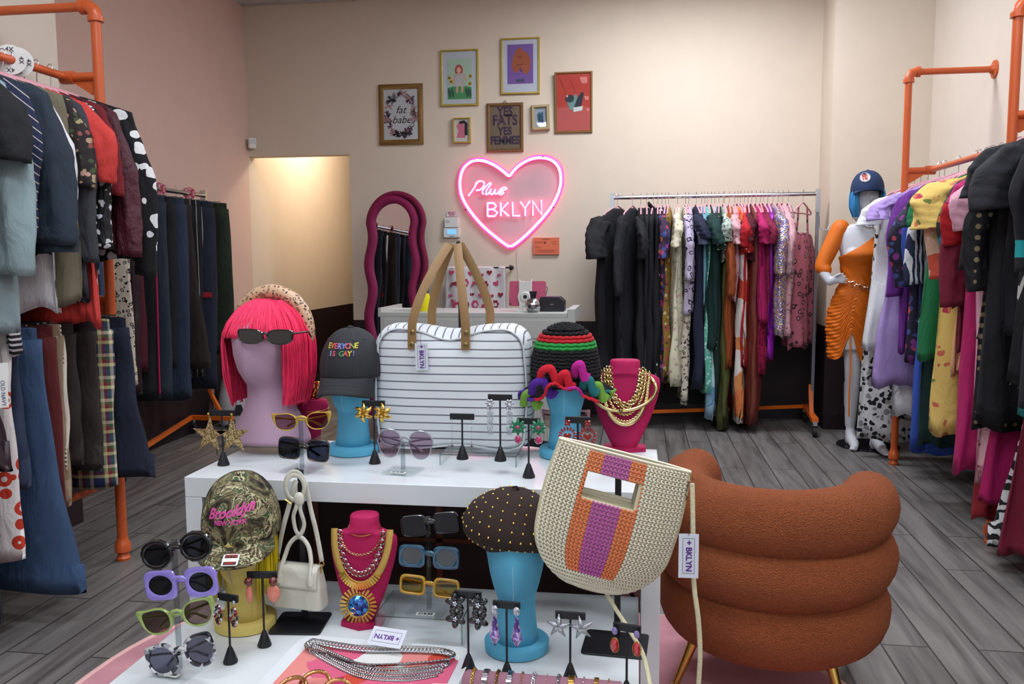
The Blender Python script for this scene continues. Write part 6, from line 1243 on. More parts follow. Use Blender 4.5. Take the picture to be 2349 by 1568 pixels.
for c_ in range(NCOL):
    u = -.97+1.94*(c_+.5)/NCOL; x_ = u
    run = []; cur = None
    for j in range(0, 132):
        v = .012+.97*j/131; hw_ = max(hwid(v), .01); band = u+.22*(v-.1)*1.0   # band lean
        k = 'purple' if -.30 < u < .12 else 'orange' if -.52 < u < .33 else 'cream'
        if v > .86: k = 'cream'
        du = (1.0/NCOL)*(.62 if j % 4 in (1, 2) else -.62); uu = max(-.985, min(.985, u+du))
        sl_ = inslot(uu, v)
        if k != cur or sl_:
            if len(run) > 1: wv[cur].tube(run, .0022, 5)
            run = run[-1:] if (run and not sl_) else []; cur = k
        if not sl_: run.append(spt(uu, v, 0, .0025+.0012*(j % 4 in (0, 1))))
    if len(run) > 1: wv[cur].tube(run, .0022, 5)
for k in cc: wv[k].build(k+'_weave', cc[k], tb, sharp=180)
LC_ = mat('cotton_lining', '#a59d80', .9)
sa, sb = SU; ring_ = [(sa, SV0), (sb, SV0), (sb, SV1), (sa, SV1)]; MB().loft([[spt(u, v, 0, -.0) for u, v in ring_], [spt(u, v, 1, -.0) for u, v in ring_]], True, False).build('handle_slot_lining', LC_, tb, sharp=20, solid=.001)
MB().tube([spt(u_, 0, 0, .001)+Vector((0, 0, .001)) for u_ in [-1+2*i/30 for i in range(31)]], .0032, 6).tube([spt(u_, 0, 1, .001)+Vector((0, 0, .001)) for u_ in [-1+2*i/30 for i in range(31)]], .0032, 6).build('rim', cc['cream'], tb)
e = Vector((tw, 0, -.004)); MB().torus((0, 0, 0), .007, .0012, 16, 5, Tm(e.x, e.y-.003, e.z-.008, rx=pi/2)).tube([e+Vector((0, -.004, -.014)), e+Vector((.0, -.004, -.045))], .0022, 6).torus((0, 0, 0), .006, .0012, 16, 5, Tm(e.x, e.y-.004, e.z-.05, rx=pi/2)).build('clasp', BRASS, tb)
inv = Matrix.Rotation(-ang, 4, 'Y')
def loc(u, v, Y): w_ = ony(u, v, Y)-Vector((tc_.x, SY, tc_.z)); return inv @ (Matrix.Rotation(-rad(3), 4, 'Z') @ w_)
SPW = mat('cream_cord_strap', '#cdc6a4', .8, bump=(150, .8, .004))
MB().tube(dens([loc(*a) for a in ((1588, 1108, SY-.005), (1589, 1160, SY-.01), (1590, 1240, SY-.015), (1592, 1340, SY-.015), (1602, 1420, SY-.02), (1606, 1500, SY-.02), (1601, 1590, SY-.02))], 5, False), .0050, 8).build('strap', SPW, tb)
MB().tube(dens([loc(*a) for a in ((1385, 1350, SY+.01), (1415, 1400, SY-.0), (1447, 1450, SY-.03), (1475, 1500, SY-.09), (1492, 1575, SY-.14))], 5, False), .0046, 8).build('strap', SPW, tb)
tp = ony(1580, 1222, SY-.03); swing_tag('white + BKLYN swing tag beside the straw tote strap', (tp.x, SY-.035, tp.z), rot=(0, 0, rad(2)), w=.040, h=.092)
# ---------------------------------------------------------------- mini white bag
WY = 1.86; hq_ = onz(690, 1430, LZ2); ht = ony(690, 1078, hq_.y+.03).z
hook_stand('black bag stand with dark base under the mini white bag', 690, 1430, LZ2, ht-LZ2, w=.125, d=.125, rz=rad(6), off=.035)
CR = mat('ivory_croc_leather', '#c6c4b6', .3, bump=(22, .8, .006), knit=1, coat=.3)
bc = ony(690, 1388, hq_.y); wb = thing('handbag', 'tiny ivory croc-embossed handbag with knotted shoulder strap', 'handbag', (bc.x, hq_.y, bc.z+.002), rad(-8))
w0, w1, hh, dd = .066, .056, .098, .026
MB().loft([[(x*w, y*d, z) for x, y in [(math.copysign(abs(cos(a))**.25, cos(a)), math.copysign(abs(sin(a))**.35, sin(a))) for a in [2*pi*j/40+pi/40 for j in range(40)]]] for w, d, z in ((w0*.99, dd, 0), (w0, dd*1.02, .004), (w0*.96, dd*.9, .05), (w1, dd*.62, hh-.004), (w1*.98, dd*.55, hh))]).build('body', CR, wb, sharp=50)
fp = MB(); fp.loft([[(x, y, z) for x in (-w1*1.02, -w1*.5, 0, w1*.5, w1*1.02)] for y, z in ((.012, hh+.002), (0, hh+.004), (-.014, hh+.001), (-.019, hh-.012), (-.023, .056), (-.0255, .050))], False, False); fp.build('flap', CR, wb, sharp=60, solid=.003)
MB().tube(dens([(-.042, -.026, .062), (-.040, -.022, .085), (-.036, -.008, .115), (-.024, 0, .150), (0, .002, .168), (.024, 0, .150), (.036, -.008, .115), (.040, -.022, .085), (.042, -.026, .062)], 4, False), .0055, 10).build('top_handle', CR, wb)
for s_ in (-1, 1): MB().sphere((s_*.041, -.0245, .068), (.011, .004, .018), 14, 8).build('handle_tab', CR, wb); MB().torus((0, 0, 0), .006, .0012, 14, 5, Tm(s_*.060, 0, .108, rx=pi/2)).tube([(s_*.060, 0, .103), (s_*.058, -.004, .086)], .002, 6).build('clasp', GOLD, wb)
top = ht-(bc.z+.002)-.012
stp = MB()
for s_ in (-1, 1): stp.tube(dens([(s_*.060, 0, .114), (s_*.046, .004, .18), (s_*.030, .008, .235), (s_*.012, .016, top-.01)], 4, False), .0065, 8, flat=.2, nrm=(0, -1, 0))
stp.tube([(.026*cos(a)-.004, -.004+.004*sin(a), top-.018+.034*sin(a)) for a in [2*pi*i/30 for i in range(30)]], .0055, 8, True, flat=.3, nrm=(0, -1, 0)).tube([(.022*cos(a)+.0, -.010+.004*cos(a), top-.020+.030*sin(a)) for a in [2*pi*i/30 for i in range(30)]], .005, 8, True, flat=.3, nrm=(0, -1, 0))
stp.tube(dens([(.012, -.014, top-.03), (.008, -.018, top-.06), (-.004, -.014, top-.09), (.002, -.014, top-.125), (.014, -.014, top-.13), (.024, -.014, top-.105), (.016, -.016, top-.07), (.020, -.018, top-.045)], 5, False), .0055, 8, flat=.3, nrm=(0, -1, 0)); stp.sphere((.014, -.016, top-.045), (.014, .008, .017), 12, 8)
stp.build('shoulder_strap', CR, wb, sharp=180); MB().tube([(-.026, -.012, top-.05), (-.010, -.012, top-.06)], .0022, 6).build('buckle', GOLD, wb)
# ---------------------------------------------------------------- sunglasses
def shape(kind, n=40):
    o = []
    for i in range(n):
        a = 2*pi*i/n; c, s_ = cos(a), sin(a)
        if kind == 'oval': x, z = c, s_
        elif kind == 'square': x, z = math.copysign(abs(c)**.45, c), math.copysign(abs(s_)**.45, s_)
        elif kind == 'rect': x, z = math.copysign(abs(c)**.35, c), math.copysign(abs(s_)**.5, s_)
        elif kind == 'cat': x, z = math.copysign(abs(c)**.8, c), math.copysign(abs(s_)**.8, s_)+ .42*max(0, c)**2*(1 if s_ > -.2 else .3)
        elif kind == 'catsharp': x, z = c*(1+.10*(c > 0)), .9*s_+.75*max(0, c)**3
        elif kind == 'scallop': x, z = c*(1+.05*abs(sin(7*a))), s_*(1+.07*abs(sin(7*a)))
        elif kind == 'drop': x, z = c*(1-.12*(s_ < 0)), math.copysign(abs(s_)**.75, s_)
        o.append((x, z))
    return o
def glasses(lab, u, v, Y, wpx, hpx, kin, kout, fm, lm, rz=0, roll=0, rim=.16, pitch=0, gap=.13, thick=.006, temple='fold', dx=0, lensw=None):
    c = ony(u, v, Y); sc_ = ony(u+100, v, Y).x-ony(u, v, Y).x; W_ = wpx*sc_/100; Hh = hpx*sc_/100
    o = thing('sunglasses', lab, 'sunglasses', (c.x, Y, c.z), rot=(pitch, roll, rz)); g = gap*W_/2; lw = (W_/2-g)/2; cxn = g+lw; fr = MB(); po, pi_ = shape(kout), shape(kin); lr = Hh/2
    for s_ in (-1, 1):
        O = [(s_*(cxn+x*lw), z*lr) for x, z in po]; I = [(s_*(cxn+x*lw*(1-rim*1.1)), z*lr*(1-rim*1.5)) for x, z in pi_]
        if s_ < 0: O, I = O[::-1], I[::-1]
        cur = lambda P: P
        fr.ring(O, I, thick, M=Tm(0, 0, 0))
        MB().prism(I, .0012, M=Tm(0, 0, 0)).build('lens', lm, o)
    fr.tube([(-g*1.35, -.0005, lr*.30), (-g*.5, -.003, lr*.48), (g*.5, -.003, lr*.48), (g*1.35, -.0005, lr*.30)], thick*.62, 8)
    fr.build('frame', fm, o, sharp=50)
    if temple == 'fold':
        for s_ in (-1, 1): MB().tube([(s_*(W_/2-.004), .001, lr*.42), (s_*(W_/2-.005), .008+.003*s_, lr*.42), (s_*(W_/2-.03), .013+.003*s_, lr*.30), (-s_*(W_/2-.055), .015+.003*s_, -lr*.1), (-s_*(W_/2-.03), .014+.003*s_, -lr*.55)], [.0033, .003, .0026, .0026, .0034], 8).build('temple', fm, o)
    elif temple:
        for s_ in (-1, 1): MB().tube([(s_*(W_/2-.004), .001, lr*.45), (s_*(W_/2-.003), .02, lr*.45), (s_*(W_/2-.012), .10, lr*.35), (s_*(W_/2-.018), .125, -.010)], [.0035, .003, .0028, .003], 8, flat=1.0).build('temple', fm, o)
    return o, W_
def lensm(n, c, a=.0, metal=.0): return mat('lens_'+n, c, .06, metal, coat=1)
def tlens(n, c): return thin_glass('lens_'+n, tuple(q**.5 for q in lin(c)), 1.5)
DKL = tlens('dark', '#3a3a44'); BKL = lensm('black', '#121218')
def gm(n, c, **k): return mat('acetate_'+n, c, .15, coat=1, **k)
glasses('black wraparound oval sunglasses worn by the pink-wigged head', 608, 772, p.y-.155, 138, 34, 'cat', 'cat', gm('black', '#111114'), BKL, rad(-8), 0, .10, gap=.06, temple=True)
def gstand(lab, u, v, Z, vtop, noses, w=.085, d=.085, price=True):
    q_ = onz(u, v, Z); o = thing('eyewear_stand', lab, 'eyewear stand', q_, rad(-10)); tz = ony(u, vtop, q_.y).z-Z
    MB().box((0, 0, .003), (w, d, .006)).build('base', ACR, o, bevel=.0008); MB().lathe([(.006, .006), (.006, tz)], 14).build('rod', thin_glass('acrylic_rod_'+str(len(bpy.data.materials)), (.72, .76, .78)), o)
    for nv in noses:
        z = ony(u, nv, q_.y).z-Z
        MB().tube([(-.013, -.020, z-.026), (-.011, -.020, z-.008), (-.004, -.018, z+.004), (.004, -.018, z+.004), (.011, -.020, z-.008), (.013, -.020, z-.026)], .003, 8).tube([(0, -.018, z+.003), (0, 0, z)], .004, 6).build('nose_piece', ACR, o)
    if price:
        st = MB().box((0, -d/2+.012, .0065), (.042, .014, .001)).build('price_sticker', GP, o); text('lettering', '$19.99', .0115, INK, st, Tm(0, -d/2+.012, .0072), ext=.0002, bold=.0003)
    return q_
a = gstand('clear stand with two sunglasses in front of pink wig', 693, 1078, UZ, 948, (955, 1020), price=False)
glasses('mustard yellow cat-eye sunglasses, upper on the left clear stand', 692, 966, a.y-.03, 134, 44, 'cat', 'catsharp', gm('mustard', '#b8963a'), tlens('brown', '#a08088'), rad(-2), rad(-4), .16)
glasses('dark square tortoise sunglasses, lower on left clear stand', 697, 1030, a.y-.03, 118, 50, 'square', 'square', gm('tortoise', '#2a241e', kind='cells', cols=['#15120f', '#5a4a34'], sc=60, dist=.8), tlens('slate', '#3a4258'), rad(0), rad(4), .10)
a = gstand('clear stand holding the large pink and blue tinted sunglasses', 925, 1082, UZ, 1010, (1014,))
glasses('oversized clear grey sunglasses with pink to blue lenses', 929, 1018, a.y-.03, 128, 66, 'drop', 'drop', gm('clear_grey', '#8a8c94'), tlens('pink_blue', '#c2a8bc'), rad(0), rad(2), .07)
a = gstand('tall clear stand with four sunglasses at front left', 413, 1538, LZ2, 1235, (1250, 1335, 1415, 1500), w=.09, d=.085)
gy = a.y-.035
glasses('black scalloped sunglasses, topmost on the front-left stand', 404, 1262, gy, 174, 64, 'oval', 'scallop', gm('gloss_black', '#0e0e12'), DKL, rad(-4), rad(-15), .17)
glasses('lavender sunglasses with oval lenses, second on front-left stand', 415, 1338, gy, 172, 66, 'oval', 'square', gm('lavender', '#8f7fd0'), tlens('smoke', '#3a3e42'), rad(-2), rad(-8), .22)
glasses('pale green cat-eye sunglasses, third on front-left stand', 407, 1415, gy, 186, 66, 'cat', 'catsharp', gm('lime', '#93a85e'), tlens('rosebrown', '#8f7872'), rad(-4), rad(-16), .17)
glasses('black and white marbled round sunglasses, lowest on front-left stand', 415, 1502, gy, 172, 72, 'oval', 'cat', gm('marble', '#1a1a26', kind='cells', cols=['#c6c6c6', '#1c1c2c', '#9a9aa2'], sc=80, dist=1.2), tlens('violetgrey', '#6a6a80'), rad(-4), rad(-19), .13)
rp = onz(985, 1440, LZ2); ris = riser('clear acrylic riser with price sticker on low table', Vector((onz(990, 1420, LZ2).x, 1.90, LZ2)), .205, .15, .058)
a = gstand('clear stand with three sunglasses on the acrylic riser', 985, 1400, LZ2+.059, 1185, (1190, 1265, 1340), price=False)
gy = a.y-.03
glasses('black shield sunglasses, topmost above the acrylic riser', 986, 1202, gy, 134, 48, 'rect', 'rect', gm('gloss_black', '#0e0e12'), BKL, rad(0), rad(-8), .08)
glasses('teal blue sunglasses with round lenses on middle of stand', 984, 1277, gy, 140, 52, 'oval', 'square', gm('teal', '#0f4a64', var=.2), BKL, rad(0), rad(1), .20)
glasses('clear yellow rectangular sunglasses, lowest above acrylic riser', 985, 1345, gy, 138, 46, 'rect', 'rect', mat('acetate_yellow', '#d8a800', .1, coat=1, trans=.45), tlens('yellow', '#c4ae2a'), rad(0), rad(4), .16)
st = thing('price_sticker', 'small white $19.99 sticker on the acrylic riser', 'sticker', Vector((onz(978, 1405, LZ2+.058).x, 1.90-.052, LZ2+.0585))); MB().box((0, 0, .0004), (.044, .015, .0008)).build('paper', GP, st); text('lettering', '$19.99', .0125, INK, st, Tm(0, 0, .001), ext=.0002, bold=.0004)
q_ = Vector((ony(1295, 960, 2.41).x, 2.42, 0)); glasses('pink plastic sunglasses standing behind the blue head', 1298, 962, 2.405, 108, 52, 'square', 'catsharp', gm('baby_pink', '#c98f98'), tlens('rose', '#c2a8a8'), 0, 0, .18)
riser('low clear riser holding two earring stands on tall table', Vector((onz(1092, 1075, UZ).x, 2.235, UZ)), .205, .13, .030)
# ---------------------------------------------------------------- earrings on T stands
def tstand(u, vb, vt, Z, lab, bar=None, rz=0, cone=.016, base=True):
    q_ = onz(u, vb, Z); h = ony(u, vt, q_.y).z-Z; sc_ = ony(u+100, vt, q_.y).x-ony(u, vt, q_.y).x; bar = (bar or 60)*sc_/100
    o = thing('earring_stand', lab, 'earring stand', q_, rz)
    MB().lathe([(cone*.96, 0), (cone, .003), (cone*.35, .032), (.0035, .036)], 22).build('base', BLACK, o, sharp=35); MB().tube([(0, 0, .034), (0, 0, h-.008)], .0024, 8).build('post', BLACK, o); MB().box((0, 0, h-.008), (bar, .006, .016)).build('crossbar', BLACK, o, bevel=.001)
    return q_, h, bar, rz
def ear(S, side, lab, build, out=1.0):
    q_, h, bar, rz = S; x = side*bar*.40*out; c, s_ = cos(rz), sin(rz)
    o = thing('earring', lab, 'earring', (q_.x+x*c+.006*s_, q_.y+x*s_-.006*c, q_.z+h-.010), rz); build(o, side); return o
def gem(mb, c, rx, rz_, d=.003, n=12, rot=0):
    rows = []
    for k, y in ((1, 0), (.95, -d*.5), (.6, -d), (.05, -d*1.05)): rows.append([(c[0]+k*(rx*cos(2*pi*j/n)*cos(rot)-rz_*sin(2*pi*j/n)*sin(rot)), c[1]+y, c[2]+k*(rx*cos(2*pi*j/n)*sin(rot)+rz_*sin(2*pi*j/n)*cos(rot))) for j in range(n)])
    mb.loft(rows)
def star(cx, cz, r, r2, n=5, rot=pi/2): return [(cx+(r if i % 2 == 0 else r2)*cos(rot+pi*i/n), cz+(r if i % 2 == 0 else r2)*sin(rot+pi*i/n)) for i in range(2*n)]
GLT = mat('gold_glitter', '#a08658', .35, .8, kind='cells', cols=['#cdb384', '#7a6238', '#8f7850', '#e0cfa8'], sc=420, bump=(600, 1))
CRY = mat('clear_crystal', '#c8ccd4', .06, .6, coat=1, kind='cells', cols=['#e6e8ee', '#9a9ca8', '#c0c4d0'], sc=260)
def e_star(o, s): MB().prism(star(0, -.058, .050, .019, rot=pi/2+s*.05), .004).build('star', GLT, o); MB().lathe([(.003, -.008), (.004, 0), (.003, .004)], 10, c=(0, -.003)).build('stud', GOLD, o)
def petals(mb, c, n, r, w, d=.004, rot=0, curl=0):
    for k in range(n): a = rot+2*pi*k/n; gem(mb, (c[0]+r*cos(a), c[1], c[2]+r*sin(a)), r*1.02, w, d, 10, a)
def e_gold(o, s):
    mb = MB()
    for k in range(6):
        a = rad(20)+2*pi*k/6; pts = [(.0, -.004, -.022), (.010*cos(a), -.008, -.022+.010*sin(a)), (.021*cos(a+.15), -.004, -.022+.021*sin(a+.15)), (.028*cos(a+.35), 0, -.022+.028*sin(a+.35))]; mb.tube(dens(pts, 3, False), [.002, .003, .005, .006, .0068, .006, .005, .003, .001, .0005], 8, flat=.35, nrm=(0, -1, 0))
    mb.build('petals', GOLD, o, sharp=180); m2 = MB(); petals(m2, (0, -.010, -.022), 6, .003, .0012, .002); m2.build('centre', GOLD, o)
def e_cross(o, s):
    mb = MB().tube([(0, 0, 0), (0, 0, -.068)], .0005, 4)
    for z in (-.022, -.043): mb.sphere((0, 0, z), .002, 8, 5)
    mb.box((0, 0, -.078), (.0025, .0025, .020)).box((0, 0, -.074), (.011, .0025, .0025)); mb.build('chain_and_cross', SILVER, o)
def e_tassel(o, s):
    mb = MB(); petals(mb, (0, -.002, -.012), 6, .006, .0042, .003); petals(mb, (0, -.003, -.026), 4, .004, .003, .003)
    for k in range(5):
        for j in range(26): mb.sphere(((k-2)*.0032+.0003*sin(j), -.001, -.034-j*.0024), .0013, 6, 4)
    mb.build('crystals', CRY, o)
def e_green(o, s):
    m1, m2 = MB(), MB(); petals(m1, (0, -.002, -.012), 8, .011, .0046, .004); m1.build('green_petals', mat('emerald_glass', '#12704a', .08, coat=1), o); gem(m2, (0, -.006, -.012), .005, .005, .003); gem(m2, (0, -.002, -.044), .0075, .0105, .005); m2.build('pink_stones', mat('pink_glass', '#b32a62', .08, coat=1), o); MB().torus((0, 0, 0), .0095, .001, 16, 5, Tm(0, -.001, -.044, rx=pi/2)).build('setting', SILVER, o)
RB = mat('ruby_glass', '#8f0f1c', .08, coat=1)
def e_heart(o, s):
    mb, mr, mc = MB(), MB(), MB(); petals(mr, (0, -.002, -.004), 4, .0045, .0034, .003, pi/4)
    for k in range(16): a = 2*pi*k/16; x, z = .0180*cos(a), -.036+.018*sin(a); gem(mr, (x, 0, z), .0055, .0026, .003, 8, a)
    mr.prism([(x, z) for x, z in heart(.0098, 0, -.036)], .006, M=Tm(0, -.003, 0)); mr.build('red_stones', RB, o, sharp=10)
    for x, z in heart(.0128, 0, -.036, 22): mc.sphere((x, -.003, z), .0014, 6, 4)
    mc.build('crystals', CRY, o)
def e_multi(o, s):
    for nm, c_, k0 in (('red_stones', RB, 0), ('clear_stones', CRY, 1), ('dark_stones', BKL, 2)):
        mb = MB()
        for k in range(k0, 26, 3):
            t = k/25; w_ = .010*sin(pi*min(1, t*.9+.08)); gem(mb, (w_*sin(k*2.4), -.002, -.016-.042*t), .0028, .0038, .003, 8, k)
        mb.build(nm, c_, o)
    MB().sphere((0, -.002, -.004), (.004, .003, .005), 10, 6).build('stud', CRY, o)
def e_peach(o, s):
    MB().sphere((0, -.008, -.008), .0098, 16, 10).build('brown_bead', mat('brown_agate', '#5e2018', .2, coat=.8, var=.2), o)
    w_ = .008 if s < 0 else .0155; MB().loft([[(w_*k*cos(a), -.006+.005*k*sin(a), z) for a in [2*pi*j/18 for j in range(18)]] for k, z in ((.1, -.018), (.6, -.021), (.85, -.028), (1, -.038), (.8, -.048), (.4, -.056), (.08, -.060))]).build('peach_stone', mat('peach_shell', '#cf7a66', .25, coat=.6, var=.12), o, sharp=180)
def e_black(o, s):
    mb, mc = MB(), MB(); jet = mat('jet_glass', '#0c0c10', .08, coat=1)
    for z, r0 in ((-.014, .2), (-.048, .5)): petals(mb, (s*.001, -.002, z), 5, .0115, .0075, .005, r0+pi/2); petals(mc, (s*.001, -.008, z), 5, .003, .002, .002)
    mb.build('black_petals', jet, o); mc.build('crystals', CRY, o)
def e_purple(o, s):
    gm_ = MB(); gem(gm_, (0, -.004, -.006), .0075, .0095, .005); gm_.build('clear_stone', CRY, o)
    MB().loft([[(r*cos(2*pi*j/6), -.004+r*.6*sin(2*pi*j/6), z) for j in range(6)] for r, z in ((.002, -.018), (.004, -.026), (.0105, -.058), (.0115, -.066), (.001, -.084))]).build('purple_drop', mat('amethyst_crystal', '#8a6ab0', .05, .35, coat=1, kind='cells', cols=['#b9a0cf', '#5a3a86', '#c9a8c0'], sc=120), o, sharp=5)
STS = mat('silver_foil_starfish', '#b9bdc4', .25, 1, bump=(420, 1))
def e_fish(o, s):
    mb = MB()
    for k in range(5):
        a = pi/2+s*.12+2*pi*k/5; mb.tube([(0, -.004, -.020), (.010*cos(a), -.004, -.020+.010*sin(a)), (.026*cos(a+.08), -.001, -.020+.026*sin(a+.08))], [.0065, .0055, .001], 8, flat=.6, nrm=(0, -1, 0))
    mb.build('starfish', STS, o, sharp=180)
def e_red(o, s):
    m1, m2 = MB(), MB(); gem(m1, (0, -.004, -.004), .0062, .0085, .004, 8, .2); m1.build('lilac_stone', mat('lilac_glass', '#7a6aa0', .08, coat=1), o); gem(m2, (0, -.004, -.034), .0075, .0150, .005, 8); m2.build('red_stone', mat('coral_red_glass', '#b01424', .08, coat=1), o, sharp=10); MB().torus((0, 0, 0), .0085, .0009, 16, 5, Tm(0, -.003, -.034, rx=pi/2) , sx=1, sy=1.8).build('setting', GOLD, o)
EAR = [
 (513, 1066, 940, UZ, 'black T stand with glitter stars at the left table corner', 58, 0, e_star, 'gold glitter star earring', 1.15),
 (860, 1062, 918, UZ, 'black T stand with gold flowers before striped bag', 52, 0, e_gold, 'gold flower earring', 1.05),
 (1061, 1052, 948, UZ+.0305, 'short black T stand on the low clear riser', 56, 0, e_cross, 'thin silver cross drop earring', 1.0),
 (1148, 1056, 904, UZ+.0305, 'taller black T stand on the low clear riser', 56, 0, e_tassel, 'crystal tassel earring', 1.0),
 (1213, 1094, 958, UZ, 'black T stand with green flower earrings', 54, 0, e_green, 'green jewelled flower earring with pink drop', 1.1),
 (1325, 1120, 955, UZ, 'black T stand with red heart earrings behind straw tote', 58, 0, e_heart, 'red jewelled heart earring', 1.0),
 (529, 1518, 1362, LZ2, 'black T stand with beaded drops in front of yellow head', 52, rad(-12), e_multi, 'red and grey beaded drop earring', 1.0),
 (607, 1480, 1310, LZ2, 'black T stand with peach stones beside the mini bag', 66, rad(10), e_peach, 'brown bead and peach stone earring', 1.0),
 (1075, 1536, 1355, LZ2, 'black T stand with black flower earrings', 64, rad(-3), e_black, 'black double flower earring', 1.0),
 (1163, 1556, 1378, LZ2, 'black T stand with purple crystals before blue head', 64, rad(-4), e_purple, 'purple crystal drop earring', 1.0),
 (1308, 1558, 1402, LZ2, 'black T stand with silver starfish earrings', 70, rad(-2), e_fish, 'silver starfish earring', .95),
 (1437, 1600, 1430, LZ2, 'black T stand with red stones below the straw tote', 66, rad(-14), e_red, 'red and lilac stone earring', 1.0),
]
for u, vb, vt, Z, lab, bar, rz, fn, el, ou in EAR:
    S = tstand(u, vb, vt, Z, lab, bar, rz)
    for s_, w_ in ((-1, 'left'), (1, 'right')): ear(S, s_, el+', the '+w_+' of its pair', fn, ou)
# ---------------------------------------------------------------- tray with chains, bangles, bracelet roll
tq = onz(845, 1545, LZ2); tr = thing('tray', 'white tray lined with pink and red swirls holding silver chains', 'tray', (tq.x-.0, tq.y+.0, LZ2), rad(-2))
def rz_(w, h, r, z): return [(x, y, z) for x, y in rr(w, h, r)]
MB().loft([rz_(.400, .255, .035, 0), rz_(.41, .265, .04, .012), rz_(.405, .26, .038, .0125), rz_(.385, .24, .03, .004), rz_(.02, .02, .005, .0042)]).build('dish', WHITE, tr, sharp=60)
MB().prism([(x, y) for x, y in rr(.355, .215, .012)], .0012, M=Tm(0, 0, .0052, rx=pi/2)).build('patterned_liner', mat('pink_red_swirl_print', '#c9335a', .6, kind='cells', cols=['#d9847e', '#c2402e', '#dcdcd8', '#cf5a7a', '#b3245a', '#d9a8b0', '#d9d9d6'], sc=12, dist=.9), tr)
SV2 = mat('bright_silver_chain', '#bcbcc0', .12, 1)
for i, (pts, rr0, lab) in enumerate((
  ([(-.165, .085), (-.10, .075), (-.03, .07), (.06, .085), (.13, .088), (.165, .072), (.15, .045), (.06, .012), (-.02, .0), (-.10, .03), (-.165, .055), (-.168, .08)], .0062, 'thickest silver curb chain coiled around the tray'),
  ([(-.16, .072), (-.08, .03), (0, -.008), (.08, -.002), (.15, .03), (.16, .05)], .0052, 'silver curb chain lying along the inside of coil'),
  ([(-.16, .062), (-.08, .015), (.0, -.024), (.08, -.02), (.155, .012)], .0046, 'medium silver curb chain near the tray front'),
  ([(-.155, .05), (-.08, .0), (0, -.040), (.09, -.036), (.15, -.006)], .0042, 'finest silver curb chain nearest the tray edge'))):
    n_ = thing('necklace', lab, 'necklace', (tq.x, tq.y, LZ2+.0065), rad(-2)); mb = MB(); P = dens([(x, y+.010, rr0*.8+.004*(i == 0)) for x, y in pts], 5, False)
    P3 = [Vector(p_) for p_ in P]; ds = 0; acc = [0]
    for a, b in zip(P3, P3[1:]): acc.append(acc[-1]+(b-a).length)
    s_ = 0; idx = 0; j = 0
    while s_ < acc[-1]:
        while acc[idx+1] < s_: idx += 1
        p_ = P3[idx]+(P3[idx+1]-P3[idx])*((s_-acc[idx])/(acc[idx+1]-acc[idx])); an = math.atan2(P3[idx+1].y-P3[idx].y, P3[idx+1].x-P3[idx].x)
        mb.torus((0, 0, 0), rr0, rr0*.34, 12, 6, Tm(p_.x, p_.y, p_.z, rz=an) @ Matrix.Rotation(rad(42), 4, 'X'), sx=1.35, sy=.9); s_ += rr0*1.35; j += 1
    mb.build('chain', SV2, n_)
tg = thing('price_tag', 'white + BKLYN tag lying upside down on the silver chains', 'tag', (tq.x+.012, tq.y+.10, LZ2+.036), rot=(rad(-34), 0, rad(170)))
MB().box((0, 0, 0), (.082, .046, .0008)).build('card', mat('tag_card', '#cfd2dc', .6), tg); text('lettering', '+ BKLYN', .0155, mat('purple_tag_ink', '#5a2a80', .6), tg, Tm(0, 0, .0007), ext=.0002, bold=.0005)
MB().ring([(-.033, -.014), (.033, -.014), (.033, .014), (-.033, .014)], [(-.0323, -.0133), (.0323, -.0133), (.0323, .0133), (-.0323, .0133)], .0003, M=Tm(0, 0, .0006, rx=-pi/2)).build('border', mat('navy_tag_line', '#2a2a50', .6), tg)
RG = mat('hammered_rose_gold', '#c08a5c', .25, 1, bump=(160, .8, .003))
for i, (u, v) in enumerate(((668, 1580), (722, 1568), (772, 1590))):
    b_ = onz(u, v, LZ2+.02); o = thing('bangle', 'hammered rose gold bangle, '+('leftmost', 'middle', 'rightmost')[i]+' of three at the tray front', 'bangle', b_, rot=(rad(20+6*i), rad(8*i-8), 0)); MB().torus((0, 0, 0), .030, .0042, 40, 8).build('band', RG, o)
rl = onz(1240, 1614, LZ2); br = thing('bracelet_roll', 'mauve velvet bracelet roll at the front edge', 'bracelet roll', (rl.x, rl.y+.01, LZ2), rad(-1.5))
MB().tube([(-.158, 0, .026), (-.150, 0, .026), (.158, 0, .026)], [.020, .026, .026], 26).build('roll', mat('dusty_mauve_velvet', '#8f6472', .85, sheen=.4), br)
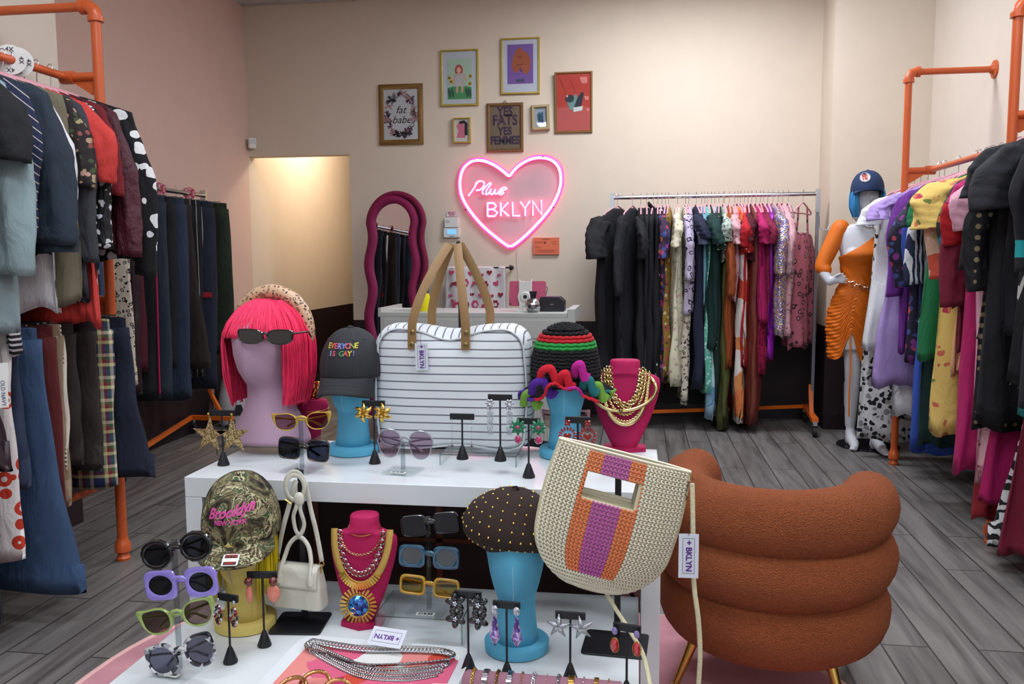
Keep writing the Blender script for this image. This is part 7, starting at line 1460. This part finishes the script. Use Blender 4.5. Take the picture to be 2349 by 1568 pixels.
LB = ['gold and silver curb', 'two-tone watch-link', 'dark gold curb', 'silver watch-link', 'slim rose gold', 'crystal silver', 'thin gold', 'chunky silver', 'broad yellow gold', 'fine silver', 'gold plaque', 'narrow gold']
for i, nm in enumerate(LB):
    x = -.136+i*.0245; m_ = (GOLD, SILVER, mat('dark_gold', '#8a6c3a', .25, 1), SILVER, RG, CRY, GOLD, SV2, GOLD, SILVER, GOLD, GOLD)[i]; w_ = (.006, .010, .006, .010, .004, .008, .002, .007, .011, .003, .008, .003)[i]
    o = thing('bracelet', nm+' bracelet wrapped on the mauve roll, number '+str(i+1) if False else nm+' bracelet wrapped round the mauve velvet roll', 'bracelet', (rl.x+x*cos(rad(-1.5)), rl.y+.01+x*sin(rad(-1.5)), LZ2+.026), rad(-1.5))
    mb = MB()
    for k in range(34):
        a = 2*pi*k/34
        if i in (1, 3, 8, 10): mb.box((0, 0, .0285), (w_, .0042, .0022), M=Matrix.Rotation(a, 4, 'X') @ Tm((k % 2)*.0012, 0, 0))
        else: mb.torus((0, 0, 0), w_*.42, w_*.16, 10, 5, Matrix.Rotation(a, 4, 'X') @ Tm(0, 0, .0285, rz=.6) @ Matrix.Rotation(.6, 4, 'Y'))
    mb.build('links', m_, o)
    if i == 1: MB().box((0, 0, 0), (.003, .001, .001)) 
# small extras -------------------------------------------------------------------------
o = thing('belt', 'dark brown leather belt with silver eyelets behind striped bag', 'belt', Vector((-.40, 2.405, UZ+.014)), 0); MB().tube([(-.09, .0, -.004), (0, 0, .002), (.10, -.004, .004), (.17, 0, -.006)], [.010, .013, .013, .010], 10, flat=.35, nrm=(0, -1, 0)).build('strap', mat('belt_leather', '#2a1a1a', .4), o)
for x in (.02, .07, .12, .155): MB().torus((0, 0, 0), .005, .0012, 14, 5, Tm(x, -.0065, .004, rx=pi/2)).build('eyelet', SILVER, o)
o = thing('leopard_cloth', 'pink leopard-print board leaning behind the straw tote stand', 'board', (-.005, 2.30, LZ2-.42+.35), rot=(rad(0), 0, 0)); MB().box((0, 0, .09), (.11, .012, .24)).build('panel', mat('pink_leopard', '#cf9a98', .7, kind='dots', cols=['#2a1e22'], sc=30, p=.8, dist=1.0), o)
